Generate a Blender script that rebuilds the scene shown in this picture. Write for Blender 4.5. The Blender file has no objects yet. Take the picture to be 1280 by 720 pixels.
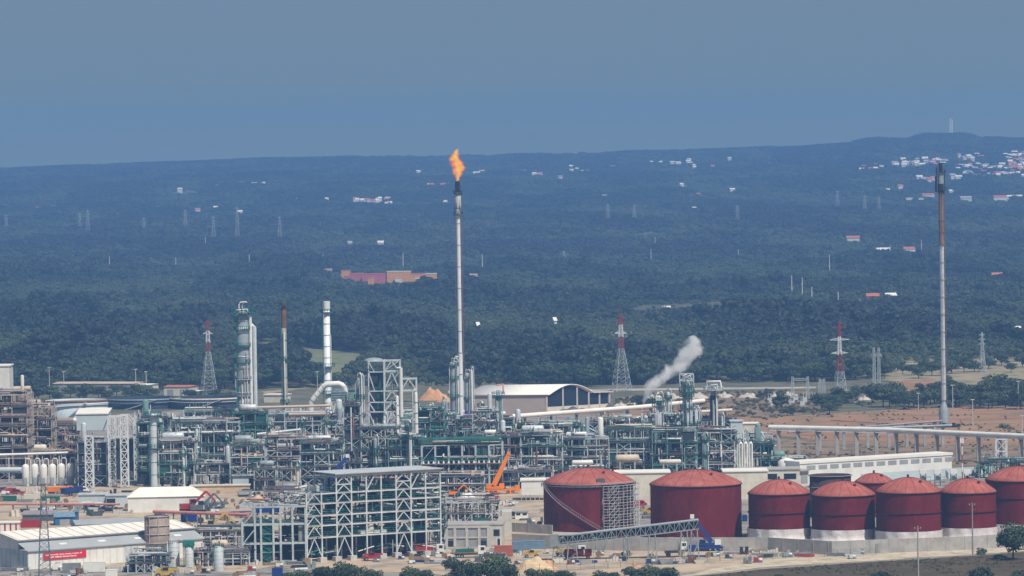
import bpy, math, random
import numpy as np
from mathutils import Vector, Matrix
RND = random.Random(11)
D2R = math.radians
scn = bpy.context.scene
COL = scn.collection

# ---------------------------------------------------------------- camera model
F = 5760.0                      # focal length in photo pixels (162 mm on 36 mm)
CZ = 120.0                      # drone height
PITCH = math.atan(160.0 / F)
ROLL = D2R(0.9)
_fw = Vector((0, math.cos(PITCH), -math.sin(PITCH)))
_r0 = Vector((1, 0, 0))
_u0 = _r0.cross(_fw)
RIGHT = _r0 * math.cos(ROLL) - _u0 * math.sin(ROLL)
UP = _r0 * math.sin(ROLL) + _u0 * math.cos(ROLL)

def ray(px, py):
    d = RIGHT * (px - 640) + UP * (360 - py) + _fw * F
    return d / d.y

def G(px, py, z=0.0):
    """ground point seen at a place of the photograph (flat ground)"""
    d = ray(px, py)
    t = (z - CZ) / d.z
    return (d.x * t, d.y * t)

def S(px, py):
    """metres per photo pixel at that ground point"""
    return G(px, py)[1] / F

def W2P(x, y, z):
    d = Vector((x, y, z - CZ))
    w = d.dot(_fw)
    return 640 + d.dot(RIGHT) / w * F, 360 - d.dot(UP) / w * F

# ---------------------------------------------------------------- materials
MATS = {}
def mat(name, col, rough=0.7, metal=0.0, var=0.25, scale=0.6, bump=0.0, stretch=None, dirt=None, dscale=0.15, damt=0.5):
    """painted / weathered procedural material: base colour broken up by two noises"""
    m = bpy.data.materials.new(name)
    m.use_nodes = True
    nt = m.node_tree
    b = nt.nodes['Principled BSDF']
    b.inputs['Roughness'].default_value = rough
    b.inputs['Metallic'].default_value = metal
    b.inputs['Specular IOR Level'].default_value = 0.12 if name.startswith('tank') else 0.3
    tc = nt.nodes.new('ShaderNodeTexCoord')
    mp = nt.nodes.new('ShaderNodeMapping')
    if stretch: mp.inputs['Scale'].default_value = stretch
    nt.links.new(tc.outputs['Object'], mp.inputs['Vector'])
    n1 = nt.nodes.new('ShaderNodeTexNoise')
    n1.inputs['Scale'].default_value = scale
    n1.inputs['Detail'].default_value = 5
    n1.inputs['Roughness'].default_value = 0.65
    nt.links.new(mp.outputs[0], n1.inputs['Vector'])
    cr = nt.nodes.new('ShaderNodeValToRGB')
    lo = [max(0, c * (1 - var)) for c in col]; hi = [min(1, c * (1 + var)) for c in col]
    cr.color_ramp.elements[0].position = 0.3; cr.color_ramp.elements[0].color = (*lo, 1)
    cr.color_ramp.elements[1].position = 0.7; cr.color_ramp.elements[1].color = (*hi, 1)
    nt.links.new(n1.outputs['Fac'], cr.inputs[0])
    out = cr.outputs[0]
    if dirt:
        n2 = nt.nodes.new('ShaderNodeTexNoise')
        n2.inputs['Scale'].default_value = dscale
        n2.inputs['Detail'].default_value = 7
        n2.inputs['Roughness'].default_value = 0.7
        nt.links.new(mp.outputs[0], n2.inputs['Vector'])
        r2 = nt.nodes.new('ShaderNodeValToRGB')
        r2.color_ramp.elements[0].position = 0.48; r2.color_ramp.elements[0].color = (0, 0, 0, 1)
        r2.color_ramp.elements[1].position = 0.66; r2.color_ramp.elements[1].color = (damt, damt, damt, 1)
        nt.links.new(n2.outputs['Fac'], r2.inputs[0])
        mx = nt.nodes.new('ShaderNodeMixRGB')
        mx.inputs['Color2'].default_value = (*dirt, 1)
        nt.links.new(r2.outputs[0], mx.inputs['Fac'])
        nt.links.new(out, mx.inputs['Color1'])
        out = mx.outputs[0]
    nt.links.new(out, b.inputs['Base Color'])
    if bump:
        bp = nt.nodes.new('ShaderNodeBump')
        bp.inputs['Strength'].default_value = bump
        bp.inputs['Distance'].default_value = 0.3
        nt.links.new(n1.outputs['Fac'], bp.inputs['Height'])
        nt.links.new(bp.outputs[0], b.inputs['Normal'])
    MATS[name] = m
    return m

RUST = (0.20, 0.085, 0.045)
mat('steel', (0.45, 0.51, 0.51), 0.55, 0, 0.2, 0.8, dirt=(0.25, 0.25, 0.24))
mat('steel_white', (0.66, 0.69, 0.69), 0.5, 0, 0.12, 0.8, dirt=(0.4, 0.38, 0.34))
mat('steel_dark', (0.10, 0.12, 0.13), 0.6, 0, 0.3, 0.8)
mat('steel_brown', (0.30, 0.245, 0.215), 0.7, 0, 0.25, 0.6, dirt=(0.16, 0.10, 0.08))
mat('steel_beige', (0.47, 0.40, 0.34), 0.7, 0, 0.2, 0.6, dirt=(0.22, 0.14, 0.1))
mat('steel_mauve', (0.30, 0.26, 0.28), 0.6, 0, 0.2, 0.6)
mat('teal', (0.025, 0.17, 0.14), 0.6, 0, 0.35, 0.7)
mat('teal_pale', (0.15, 0.27, 0.25), 0.6, 0, 0.3, 0.7)
mat('net_green', (0.022, 0.095, 0.08), 0.9, 0, 0.45, 0.5)
mat('clad_dark', (0.03, 0.038, 0.045), 0.8, 0, 0.4, 0.5)
mat('clad_navy', (0.022, 0.036, 0.06), 0.7, 0, 0.3, 0.4)
mat('galv', (0.55, 0.59, 0.60), 0.45, 0.1, 0.15, 0.7, dirt=(0.3, 0.32, 0.33))
mat('galv_mid', (0.30, 0.345, 0.36), 0.5, 0.1, 0.2, 0.7, dirt=(0.2, 0.2, 0.2))
mat('pipe_beige', (0.55, 0.45, 0.35), 0.6, 0, 0.2, 0.6, dirt=(0.3, 0.2, 0.14))
mat('pipe_rust', (0.20, 0.11, 0.08), 0.8, 0, 0.4, 0.6)
mat('pipe_pink', (0.52, 0.22, 0.19), 0.7, 0, 0.25, 0.3)
mat('white', (0.74, 0.74, 0.70), 0.5, 0, 0.06, 0.5, dirt=(0.5, 0.46, 0.4), damt=0.4)
mat('white_roof', (0.80, 0.77, 0.70), 0.6, 0, 0.05, 0.3, dirt=(0.6, 0.52, 0.42), damt=0.4)
mat('cream', (0.66, 0.62, 0.52), 0.7, 0, 0.12, 0.4, dirt=(0.45, 0.38, 0.3), damt=0.4)
mat('beige_wall', (0.38, 0.34, 0.30), 0.8, 0, 0.12, 0.3, dirt=(0.28, 0.24, 0.21))
mat('concrete', (0.37, 0.36, 0.34), 0.85, 0, 0.2, 0.35, dirt=(0.24, 0.23, 0.21))
mat('concrete_pale', (0.52, 0.50, 0.46), 0.85, 0, 0.15, 0.35, dirt=(0.36, 0.33, 0.3))
mat('grey_panel', (0.31, 0.32, 0.33), 0.7, 0, 0.12, 0.4, dirt=(0.2, 0.2, 0.2))
mat('grey_roof', (0.36, 0.385, 0.40), 0.6, 0, 0.12, 0.3, dirt=(0.27, 0.28, 0.28))
mat('pale_blue', (0.50, 0.58, 0.60), 0.6, 0, 0.12, 0.3, dirt=(0.4, 0.42, 0.4))
mat('glass_dark', (0.02, 0.03, 0.045), 0.2, 0, 0.2, 0.5)
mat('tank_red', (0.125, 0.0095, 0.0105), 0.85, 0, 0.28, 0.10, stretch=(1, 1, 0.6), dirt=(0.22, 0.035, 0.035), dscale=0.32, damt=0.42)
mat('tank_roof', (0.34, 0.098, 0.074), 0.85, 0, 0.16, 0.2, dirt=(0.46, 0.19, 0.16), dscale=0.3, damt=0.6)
mat('tank_trim', (0.07, 0.012, 0.016), 0.7)
mat('tank_brown', (0.06, 0.038, 0.040), 0.7, 0, 0.25, 0.2)
mat('stack_white', (0.74, 0.76, 0.77), 0.45, 0, 0.08, 0.4, stretch=(1,1,.3), dirt=(0.5, 0.5, 0.48), damt=0.4)
mat('steel_pale', (0.56, 0.60, 0.61), 0.5, 0, 0.18, 0.7, dirt=(0.34, 0.34, 0.33))
mat('wrap_white', (0.70, 0.67, 0.66), 0.6, 0, 0.12, 0.5, bump=1.0, dirt=(0.5, 0.4, 0.38))
mat('rust', RUST, 0.85, 0, 0.45, 0.5)
mat('rust_stack', (0.24, 0.12, 0.075), 0.8, 0, 0.45, 0.35, stretch=(1, 1, 0.3), dirt=(0.035, 0.022, 0.02), dscale=0.4, damt=0.95)
mat('soot', (0.022, 0.022, 0.026), 0.85, 0, 0.4, 0.7)
mat('pylon_red', (0.30, 0.05, 0.045), 0.6)
mat('pylon_white', (0.75, 0.75, 0.73), 0.6)
mat('pylon_grey', (0.42, 0.46, 0.48), 0.5)
mat('orange', (0.80, 0.23, 0.015), 0.45, 0, 0.1)
mat('red', (0.36, 0.025, 0.025), 0.45, 0, 0.15)
mat('blue', (0.02, 0.045, 0.21), 0.4, 0, 0.15)
mat('blue_shed', (0.035, 0.13, 0.30), 0.6, 0, 0.2)
mat('blue_pale', (0.16, 0.25, 0.33), 0.6, 0, 0.2)
mat('yellow', (0.50, 0.34, 0.07), 0.5, 0, 0.15)
mat('green_paint', (0.02, 0.12, 0.085), 0.5, 0, 0.2)
mat('brick_red', (0.42, 0.115, 0.075), 0.7, 0, 0.15)
mat('black', (0.015, 0.015, 0.018), 0.7)
mat('tyre', (0.02, 0.02, 0.02), 0.9)
mat('timber', (0.28, 0.19, 0.11), 0.8, 0, 0.3)
mat('banner_red', (0.62, 0.012, 0.04), 0.6, 0, 0.06)
mat('earth_orange', (0.55, 0.30, 0.16), 0.95, 0, 0.28, 0.25, bump=0.6, dirt=(0.42, 0.2, 0.1))
mat('earth_dark', (0.13, 0.11, 0.11), 0.95, 0, 0.35, 0.4, bump=0.6)
mat('sand_heap', (0.58, 0.43, 0.27), 0.95, 0, 0.2, 0.3, bump=0.5)
mat('rubble', (0.46, 0.42, 0.37), 0.95, 0, 0.4, 0.8, bump=0.8)
mat('tarp', (0.22, 0.24, 0.24), 0.8, 0, 0.3, 0.5)
mat('tile_red', (0.46, 0.15, 0.09), 0.8, 0, 0.2)
mat('wall_orange', (0.62, 0.30, 0.10), 0.8, 0, 0.15)
mat('wall_pink', (0.48, 0.12, 0.14), 0.8, 0, 0.15)
mat('bark', (0.09, 0.065, 0.05), 0.9)

# ---------------------------------------------------------------- mesh builder
class MB:
    def __init__(s): s.v = []; s.f = []; s.m = []; s.sm = []; s.names = []
    def mi(s, m):
        if m not in s.names: s.names.append(m)
        return s.names.index(m)
    def add(s, vs, fs, m, smooth=False):
        o = len(s.v); s.v.extend(vs); k = s.mi(m)
        for f in fs:
            s.f.append([i + o for i in f]); s.m.append(k); s.sm.append(smooth)
        return s
    def box(s, x0, x1, y0, y1, z0, z1, m):
        return s.add([(x0,y0,z0),(x1,y0,z0),(x1,y1,z0),(x0,y1,z0),(x0,y0,z1),(x1,y0,z1),(x1,y1,z1),(x0,y1,z1)],
                     [(0,3,2,1),(4,5,6,7),(0,1,5,4),(1,2,6,5),(2,3,7,6),(3,0,4,7)], m)
    def bar(s, p, q, w, m, h=None):
        p = Vector(p); q = Vector(q); d = q - p
        if d.length < 1e-6: return s
        d.normalize(); a = Vector((0,0,1)) if abs(d.z) < 0.95 else Vector((1,0,0))
        u = d.cross(a).normalized() * (w/2); v = u.cross(d).normalized() * ((h or w)/2)
        P = [p-u-v, p+u-v, p+u+v, p-u+v, q-u-v, q+u-v, q+u+v, q-u+v]
        return s.add([tuple(x) for x in P], [(0,1,2,3),(7,6,5,4),(0,4,5,1),(1,5,6,2),(2,6,7,3),(3,7,4,0)], m)
    def cyl(s, p, q, r0, m, r1=None, n=10, caps=True):
        r1 = r0 if r1 is None else r1
        p = Vector(p); q = Vector(q); d = (q-p).normalized()
        a = Vector((0,0,1)) if abs(d.z) < 0.9 else Vector((1,0,0))
        u = d.cross(a).normalized(); v = d.cross(u)
        vs = []
        for c, r in ((p, r0), (q, r1)):
            for i in range(n):
                t = 2*math.pi*i/n
                vs.append(tuple(c + (u*math.cos(t) + v*math.sin(t))*r))
        s.add(vs, [(i, (i+1)%n, n+(i+1)%n, n+i) for i in range(n)], m, n > 7)
        if caps: s.add(vs, [tuple(range(n-1,-1,-1)), tuple(range(n, 2*n))], m)
        return s
    def tube(s, pts, r, m, n=6):
        pts = [Vector(p) for p in pts]; vs = []; L = len(pts)
        for i, p in enumerate(pts):
            d = (pts[min(i+1, L-1)] - pts[max(i-1, 0)])
            if d.length < 1e-6: d = Vector((0,0,1))
            d.normalize()
            a = Vector((0.13,0.31,0.94)).normalized()
            if abs(d.dot(a)) > 0.97: a = Vector((1,0,0))
            u = d.cross(a).normalized(); v = d.cross(u)
            for k in range(n):
                t = 2*math.pi*k/n
                vs.append(tuple(p + (u*math.cos(t)+v*math.sin(t))*r))
        fs = [(i*n+k, i*n+(k+1)%n, (i+1)*n+(k+1)%n, (i+1)*n+k) for i in range(L-1) for k in range(n)]
        s.add(vs, fs, m, n > 5)
        return s.add(vs, [tuple(range(n-1,-1,-1)), tuple((L-1)*n+k for k in range(n))], m)
    def lathe(s, prof, m, c=(0,0,0), n=24, axis='z'):
        vs = []
        for r, z in prof:
            for k in range(n):
                t = 2*math.pi*k/n
                a, b = r*math.cos(t), r*math.sin(t)
                vs.append((c[0]+a, c[1]+b, c[2]+z) if axis == 'z' else ((c[0]+z, c[1]+a, c[2]+b) if axis == 'x' else (c[0]+a, c[1]+z, c[2]+b)))
        fs = [(i*n+k, i*n+(k+1)%n, (i+1)*n+(k+1)%n, (i+1)*n+k) for i in range(len(prof)-1) for k in range(n)]
        return s.add(vs, fs, m, True)
    def drum(s, c, r, L, m, axis='x', n=12):
        e = r*0.5
        return s.lathe([(0.01,-L/2-e),(r*.6,-L/2-e*.75),(r*.9,-L/2-e*.3),(r,-L/2),(r,L/2),(r*.9,L/2+e*.3),(r*.6,L/2+e*.75),(0.01,L/2+e)], m, c, n, axis)
    def build(s, name, parent=None, loc=None, rz=0.0):
        me = bpy.data.meshes.new(name)
        me.from_pydata([tuple(x) for x in s.v], [], s.f)
        for n in s.names: me.materials.append(MATS[n])
        me.polygons.foreach_set('material_index', s.m)
        me.polygons.foreach_set('use_smooth', s.sm)
        me.update()
        o = bpy.data.objects.new(name, me); COL.objects.link(o)
        if parent: o.parent = parent
        if loc: o.location = loc
        if rz: o.rotation_euler.z = rz
        return o

def thing(name, label, cat, loc=(0,0,0), rz=0.0, group=None):
    o = bpy.data.objects.new(name, None); COL.objects.link(o)
    o.empty_display_size = 1
    o.location = loc; o.rotation_euler.z = rz
    o['label'] = label; o['category'] = cat; o['kind'] = 'thing'
    if group: o['group'] = group
    return o
def tag(o, label, cat, group=None):
    o['label'] = label; o['category'] = cat; o['kind'] = 'thing'
    if group: o['group'] = group
    return o
def kind(o, k): o['kind'] = k; return o
KIDS = {}
def kids(o):
    return [c for c in COL.objects if c.parent == o] if False else list(o.children)
def copy_thing(root, loc, rz=0.0, sc=1.0, label=None, group=None):
    r = root.copy(); COL.objects.link(r); r.location = loc; r.rotation_euler.z = rz; r.scale = (sc, sc, sc)
    if label: r['label'] = label
    if group: r['group'] = group
    for ch in list(root.children):
        c = ch.copy(); COL.objects.link(c); c.parent = r
        for g in list(ch.children):
            d = g.copy(); COL.objects.link(d); d.parent = c
    return r
def at(px, py, z=0.0):
    x, y = G(px, py); return (x, y, z)

def sheet(name, pts, z, m, k='structure', jit=0.0, px=True):
    P = []
    q = [G(*p) if px else p for p in pts]
    rr = random.Random(len(pts)*7 + int(z*1000))
    for i in range(len(q)):
        a, b = q[i], q[(i+1) % len(q)]
        n = 1 if jit == 0 else max(1, int(math.hypot(a[0]-b[0], a[1]-b[1]) / 12))
        for t in range(n):
            u = t/n
            jx = rr.uniform(-jit, jit) if t else 0; jy = rr.uniform(-jit, jit)*2 if t else 0
            P.append((a[0]+(b[0]-a[0])*u+jx, a[1]+(b[1]-a[1])*u+jy, z))
    import bmesh
    bm = bmesh.new(); f = bm.faces.new([bm.verts.new(p) for p in P])
    if f.normal.z < 0: f.normal_flip()
    bm.normal_update()
    if bm.faces[:][0].normal.z < 0: bmesh.ops.reverse_faces(bm, faces=bm.faces[:])
    bmesh.ops.triangulate(bm, faces=bm.faces[:])
    me = bpy.data.meshes.new(name); bm.to_mesh(me); bm.free(); me.materials.append(MATS[m])
    o = bpy.data.objects.new(name, me); COL.objects.link(o); o['kind'] = k
    return o
# ================================================================= camera, sun, sky, air
cam = bpy.data.cameras.new('camera'); co = bpy.data.objects.new('camera', cam); COL.objects.link(co)
cam.sensor_width = 36.0; cam.lens = 162.0; cam.clip_start = 1.0; cam.clip_end = 60000
M3 = Matrix((RIGHT, UP, -_fw)).transposed()
co.matrix_world = Matrix.Translation((0, 0, CZ)) @ M3.to_4x4()
scn.camera = co

SUN_EL, SUN_AZ = D2R(56), D2R(35)      # high sun behind the camera, to the right
sdir = Vector((math.sin(SUN_AZ)*math.cos(SUN_EL), -math.cos(SUN_AZ)*math.cos(SUN_EL), math.sin(SUN_EL)))
sl = bpy.data.lights.new('sun', 'SUN'); so = bpy.data.objects.new('sun', sl); COL.objects.link(so)
sl.energy = 4.9; sl.angle = D2R(0.5); sl.color = (1.0, 0.93, 0.82)
so.rotation_euler = sdir.to_track_quat('Z', 'Y').to_euler(); so.location = (0, -50, 400)

w = bpy.data.worlds.new('World'); scn.world = w; w.use_nodes = True
nt = w.node_tree; bg = nt.nodes['Background']; bg.inputs['Strength'].default_value = 0.07
sky = nt.nodes.new('ShaderNodeTexSky'); sky.sky_type = 'NISHITA'; sky.sun_disc = False
sky.sun_elevation = SUN_EL; sky.sun_rotation = math.pi - SUN_AZ
sky.air_density = 1.2; sky.dust_density = 2.0; sky.altitude = 50
# milky summer air: towards the horizon the sky is a pale grey blue bank
tc = nt.nodes.new('ShaderNodeTexCoord'); sx = nt.nodes.new('ShaderNodeSeparateXYZ')
nt.links.new(tc.outputs['Generated'], sx.inputs[0])
rp = nt.nodes.new('ShaderNodeValToRGB'); e = rp.color_ramp.elements
SKYR = [(0.0, (4.5, 4.4, 1.6)), (0.006, (4.1, 4.25, 1.9)), (0.012, (3.4, 4.0, 2.6)), (0.02, (3.05, 3.78, 3.5)), (0.035, (2.78, 3.66, 4.5)), (0.08, (2.55, 3.5, 4.95))]
while len(e) < len(SKYR): e.new(0.5)
for k, (p, c) in enumerate(SKYR):
    e[k].position = p * 10; e[k].color = (*c, 1)
ml = nt.nodes.new('ShaderNodeMath'); ml.operation = 'MULTIPLY'; ml.inputs[1].default_value = 10
nt.links.new(sx.outputs['Z'], ml.inputs[0]); nt.links.new(ml.outputs[0], rp.inputs[0])
mr = nt.nodes.new('ShaderNodeMapRange'); mr.inputs[1].default_value = 0.06; mr.inputs[2].default_value = 0.35
nt.links.new(sx.outputs['Z'], mr.inputs[0])
mx = nt.nodes.new('ShaderNodeMixRGB')
nt.links.new(mr.outputs[0], mx.inputs['Fac']); nt.links.new(rp.outputs[0], mx.inputs['Color1']); nt.links.new(sky.outputs[0], mx.inputs['Color2'])
nt.links.new(mx.outputs[0], bg.inputs['Color'])

scn.view_settings.view_transform = 'Standard'; scn.view_settings.look = 'None'
scn.view_settings.exposure = 0.0; scn.view_settings.gamma = 1.0; scn.view_settings.use_curve_mapping = False
scn.render.engine = 'CYCLES'
cy = scn.cycles
cy.use_denoising = True
try: cy.denoiser = 'OPENIMAGEDENOISE'
except Exception: pass
cy.max_bounces = 5; cy.diffuse_bounces = 3; cy.glossy_bounces = 2; cy.volume_bounces = 3; cy.transparent_max_bounces = 12
cy.use_adaptive_sampling = False
cy.caustics_reflective = False; cy.caustics_refractive = False
cy.sample_clamp_indirect = 3.0

def volmat(name, color, density):
    m = bpy.data.materials.new(name); m.use_nodes = True; t = m.node_tree
    t.nodes.remove(t.nodes['Principled BSDF'])
    pv = t.nodes.new('ShaderNodeVolumePrincipled')
    pv.inputs['Color'].default_value = (*color, 1); pv.inputs['Density'].default_value = density
    t.links.new(pv.outputs[0], t.nodes['Material Output'].inputs['Volume'])
    MATS[name] = m
    return m, pv
HAZE = 0.000120
volmat('haze', (0.203, 0.438, 0.88), HAZE)
hz = MB().box(-2700, 2700, -120, 13400, -6, 268, 'haze').build('haze'); kind(hz, 'stuff')

# ================================================================= terrain
RIDGE = [(-400, 214), (0, 208), (120, 204), (240, 200), (330, 196), (450, 193), (560, 193), (700, 191), (800, 188), (900, 186), (1000, 182),
         (1060, 178), (1095, 172), (1140, 172), (1153, 168), (1162, 166), (1210, 166), (1226, 171), (1300, 171), (1400, 176), (1700, 185)]
def ridge_py(px):
    return ridge_raw(px) + 7.5 - 3.5*min(1, max(0, px/1280))
def ridge_raw(px):
    for (a, ya), (b, yb) in zip(RIDGE, RIDGE[1:]):
        if a <= px <= b: return ya + (yb - ya) * (px - a) / (b - a)
    return 190
RD = 11000.0
def sm(t): t = min(1, max(0, t)); return t*t*(3-2*t)
def tz(x, y):
    """terrain height"""
    if y < 4800: return 0.0
    px = 640 + x / y * F
    px = max(-390, min(1690, px))
    zr = G_z(px, ridge_py(px), RD)
    t = (y - 4800) / (RD - 4800)
    z = zr * (0.35*t + 0.65*sm(t)) if t < 1 else zr - (y - RD) * 0.05
    wv = 5.5*math.sin(x*0.004 + y*0.0011) + 5*math.sin(y*0.0031 + x*0.0012 + 1) + 3*math.sin(x*0.009 - y*0.005)
    return z + .5 * wv * sm((y-5200)/1500) * (1 if t < 0.9 else max(0, (1-t)*10))
def G_z(px, py, d):
    r = ray(px, py); return CZ + r.z * d
def hit(px, py):
    r = ray(px, py); y = 1200.0
    while y < RD + 200:
        if CZ + r.z*y <= tz(r.x*y, y): return (r.x*y, y, tz(r.x*y, y))
        y += 12
    return (r.x*RD, RD, tz(r.x*RD, RD))

def inpoly(x, y, P):
    c = False; j = len(P)-1
    for i in range(len(P)):
        if (P[i][1] > y) != (P[j][1] > y) and x < (P[j][0]-P[i][0])*(y-P[i][1])/(P[j][1]-P[i][1])+P[i][0]: c = not c
        j = i
    return c

def groundmat(name, cols, s1, s2, bump=0.0):
    """patchy natural ground: three colours through two noise scales"""
    m = bpy.data.materials.new(name); m.use_nodes = True; t = m.node_tree; b = t.nodes['Principled BSDF']
    b.inputs['Roughness'].default_value = 0.95
    tc = t.nodes.new('ShaderNodeTexCoord')
    n1 = t.nodes.new('ShaderNodeTexNoise'); n1.inputs['Scale'].default_value = s1; n1.inputs['Detail'].default_value = 8; n1.inputs['Roughness'].default_value = 0.68
    n2 = t.nodes.new('ShaderNodeTexNoise'); n2.inputs['Scale'].default_value = s2; n2.inputs['Detail'].default_value = 6; n2.inputs['Roughness'].default_value = 0.7
    for n in (n1, n2): t.links.new(tc.outputs['Object'], n.inputs['Vector'])
    c1 = t.nodes.new('ShaderNodeValToRGB'); E = c1.color_ramp.elements
    E[0].position = 0.36; E[0].color = (*cols[0], 1); E[1].position = 0.62; E[1].color = (*cols[1], 1)
    t.links.new(n1.outputs['Fac'], c1.inputs[0])
    c2 = t.nodes.new('ShaderNodeValToRGB'); E = c2.color_ramp.elements
    E[0].position = 0.47; E[0].color = (0,0,0,1); E[1].position = 0.60; E[1].color = (.9,.9,.9,1)
    t.links.new(n2.outputs['Fac'], c2.inputs[0])
    mx = t.nodes.new('ShaderNodeMixRGB'); mx.inputs['Color2'].default_value = (*cols[2], 1)
    t.links.new(c2.outputs[0], mx.inputs['Fac']); t.links.new(c1.outputs[0], mx.inputs['Color1'])
    t.links.new(mx.outputs[0], b.inputs['Base Color'])
    if bump:
        bp = t.nodes.new('ShaderNodeBump'); bp.inputs['Strength'].default_value = bump; bp.inputs['Distance'].default_value = 0.5
        t.links.new(n1.outputs['Fac'], bp.inputs['Height']); t.links.new(bp.outputs[0], b.inputs['Normal'])
    MATS[name] = m
groundmat('scrub', ((0.10,0.10,0.055), (0.16,0.14,0.09), (0.055,0.075,0.035)), 0.02, 0.06)
groundmat('forest_floor', ((0.045,0.06,0.025), (0.085,0.09,0.045), (0.12,0.11,0.06)), 0.006, 0.014)
groundmat('yard', ((0.42,0.31,0.205), (0.50,0.405,0.295), (0.25,0.215,0.17)), 0.035, 0.09, 0.2)
groundmat('plant_floor', ((0.24,0.22,0.195), (0.32,0.28,0.235), (0.13,0.125,0.12)), 0.05, 0.12)
groundmat('red_soil', ((0.29,0.14,0.075), (0.34,0.20,0.115), (0.19,0.13,0.065)), 0.018, 0.05)
groundmat('brown_soil', ((0.20,0.135,0.085), (0.27,0.19,0.12), (0.10,0.085,0.05)), 0.03, 0.07)
groundmat('dry_grass', ((0.27,0.22,0.13), (0.34,0.28,0.18), (0.15,0.15,0.075)), 0.02, 0.06)
groundmat('green_field', ((0.15,0.17,0.075), (0.21,0.21,0.10), (0.09,0.12,0.05)), 0.012, 0.04)
groundmat('dark_field', ((0.058,0.042,0.020), (0.09,0.064,0.03), (0.040,0.035,0.013)), 0.05, 0.13)
groundmat('verge', ((0.48,0.40,0.29), (0.58,0.49,0.37), (0.33,0.28,0.19)), 0.08, 0.2)
groundmat('road_pale', ((0.40,0.37,0.33), (0.47,0.43,0.38), (0.32,0.29,0.25)), 0.05, 0.1)

rows = [-100, 600, 1200, 1800, 2400, 3200, 4000, 4800] + list(range(4900, 13300, 90))
XC = [-2650 + 5300*i/120 for i in range(121)]
gv = []; gf = []
for y in rows:
    for x in XC: gv.append((x, y, tz(x, y)))
nx = len(XC)
for j in range(len(rows)-1):
    for i in range(nx-1): gf.append((j*nx+i, j*nx+i+1, (j+1)*nx+i+1, (j+1)*nx+i))
me = bpy.data.meshes.new('ground'); me.from_pydata(gv, [], gf); me.materials.append(MATS['scrub']); me.materials.append(MATS['forest_floor'])
me.polygons.foreach_set('material_index', [1 if gv[f[0]][1] > 2400 else 0 for f in gf]); me.polygons.foreach_set('use_smooth', [True]*len(gf)); me.update()
kind(bpy.data.objects.new('ground', me), 'structure'); COL.objects.link(bpy.data.objects['ground'])

sheet('plant_ground', [(-80,800),(-80,528),(120,520),(300,508),(470,506),(600,514),(800,512),(905,524),(965,548),(1240,574),(1360,574),(1360,668),(1220,700),(930,716),(850,730),(640,800)], 0.03, 'plant_floor', jit=1.5)
sheet('sand_yard', [(-80,708),(-80,612),(120,606),(330,604),(440,628),(560,650),(560,604),(640,596),(690,600),(690,662),(960,690),(1220,686),(1222,692),(960,702),(860,716),(700,730),(520,716),(340,708),(300,716)], 0.06, 'yard', jit=2)
sheet('red_soil', [(560,520),(575,505),(800,508),(900,512),(960,522),(1080,514),(1180,508),(1360,508),(1360,566),(1240,571),(970,545),(880,524),(800,519)], 0.05, 'red_soil', jit=3)
sheet('brown_soil', [(960,552),(1000,549),(1130,553),(1240,556),(1360,558),(1360,585),(1200,585),(960,575)], 0.07, 'brown_soil', jit=2)
sheet('waste_ground', [(770,497),(830,492),(1010,489),(1020,505),(1000,520),(955,524),(905,514),(770,507)], 0.07, 'brown_soil', jit=3)
sheet('pale_track', [(560,488.5),(1020,483.5),(1020,485.6),(560,491.5)], 0.1, 'road_pale')
sheet('dry_field', [(1100,474),(1130,452),(1230,447),(1380,444),(1380,476),(1230,486),(1120,487)], 0.05, 'dry_grass', jit=6)
sheet('red_field', [(1110,487),(1125,476),(1165,473),(1172,483),(1150,491)], 0.09, 'red_soil', jit=3)
sheet('meadow', [(285,434),(330,428),(400,436),(460,443),(470,450),(440,462),(430,478),(400,480),(395,460),(330,446)], 0.05, 'green_field', jit=6)
groundmat('heath', ((0.085,0.105,0.045), (0.13,0.14,0.065), (0.05,0.07,0.03)), 0.012, 0.03)
HEATH = [[(20,352),(75,349),(125,349),(158,355),(110,358),(60,360)], [(95,403),(140,400),(180,401),(226,408),(170,412),(120,411)], [(655,339),(700,335),(765,333),(832,337),(770,341),(700,343)],
         [(1120,432),(1180,428),(1240,431),(1222,436),(1150,437)], [(20,470),(70,467),(118,470),(60,474)], [(470,392),(520,389),(575,393),(520,397)]]
for hp in HEATH: sheet('heath', hp, 0.05, 'heath', jit=9)
sheet('forest_track', [(325,490),(400,481),(405,483),(330,493)], 0.1, 'dry_grass', jit=1)
sheet('dark_field', [(835,760),(850,722),(960,711),(1290,690),(1400,682),(1400,780),(835,790)], 0.05, 'dark_field', jit=1)
sheet('sandy_verge', [(840,722),(960,698),(1215,687),(1290,683),(1400,676),(1400,683),(1290,689),(960,709),(860,721)], 0.09, 'verge', jit=0.6)

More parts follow.
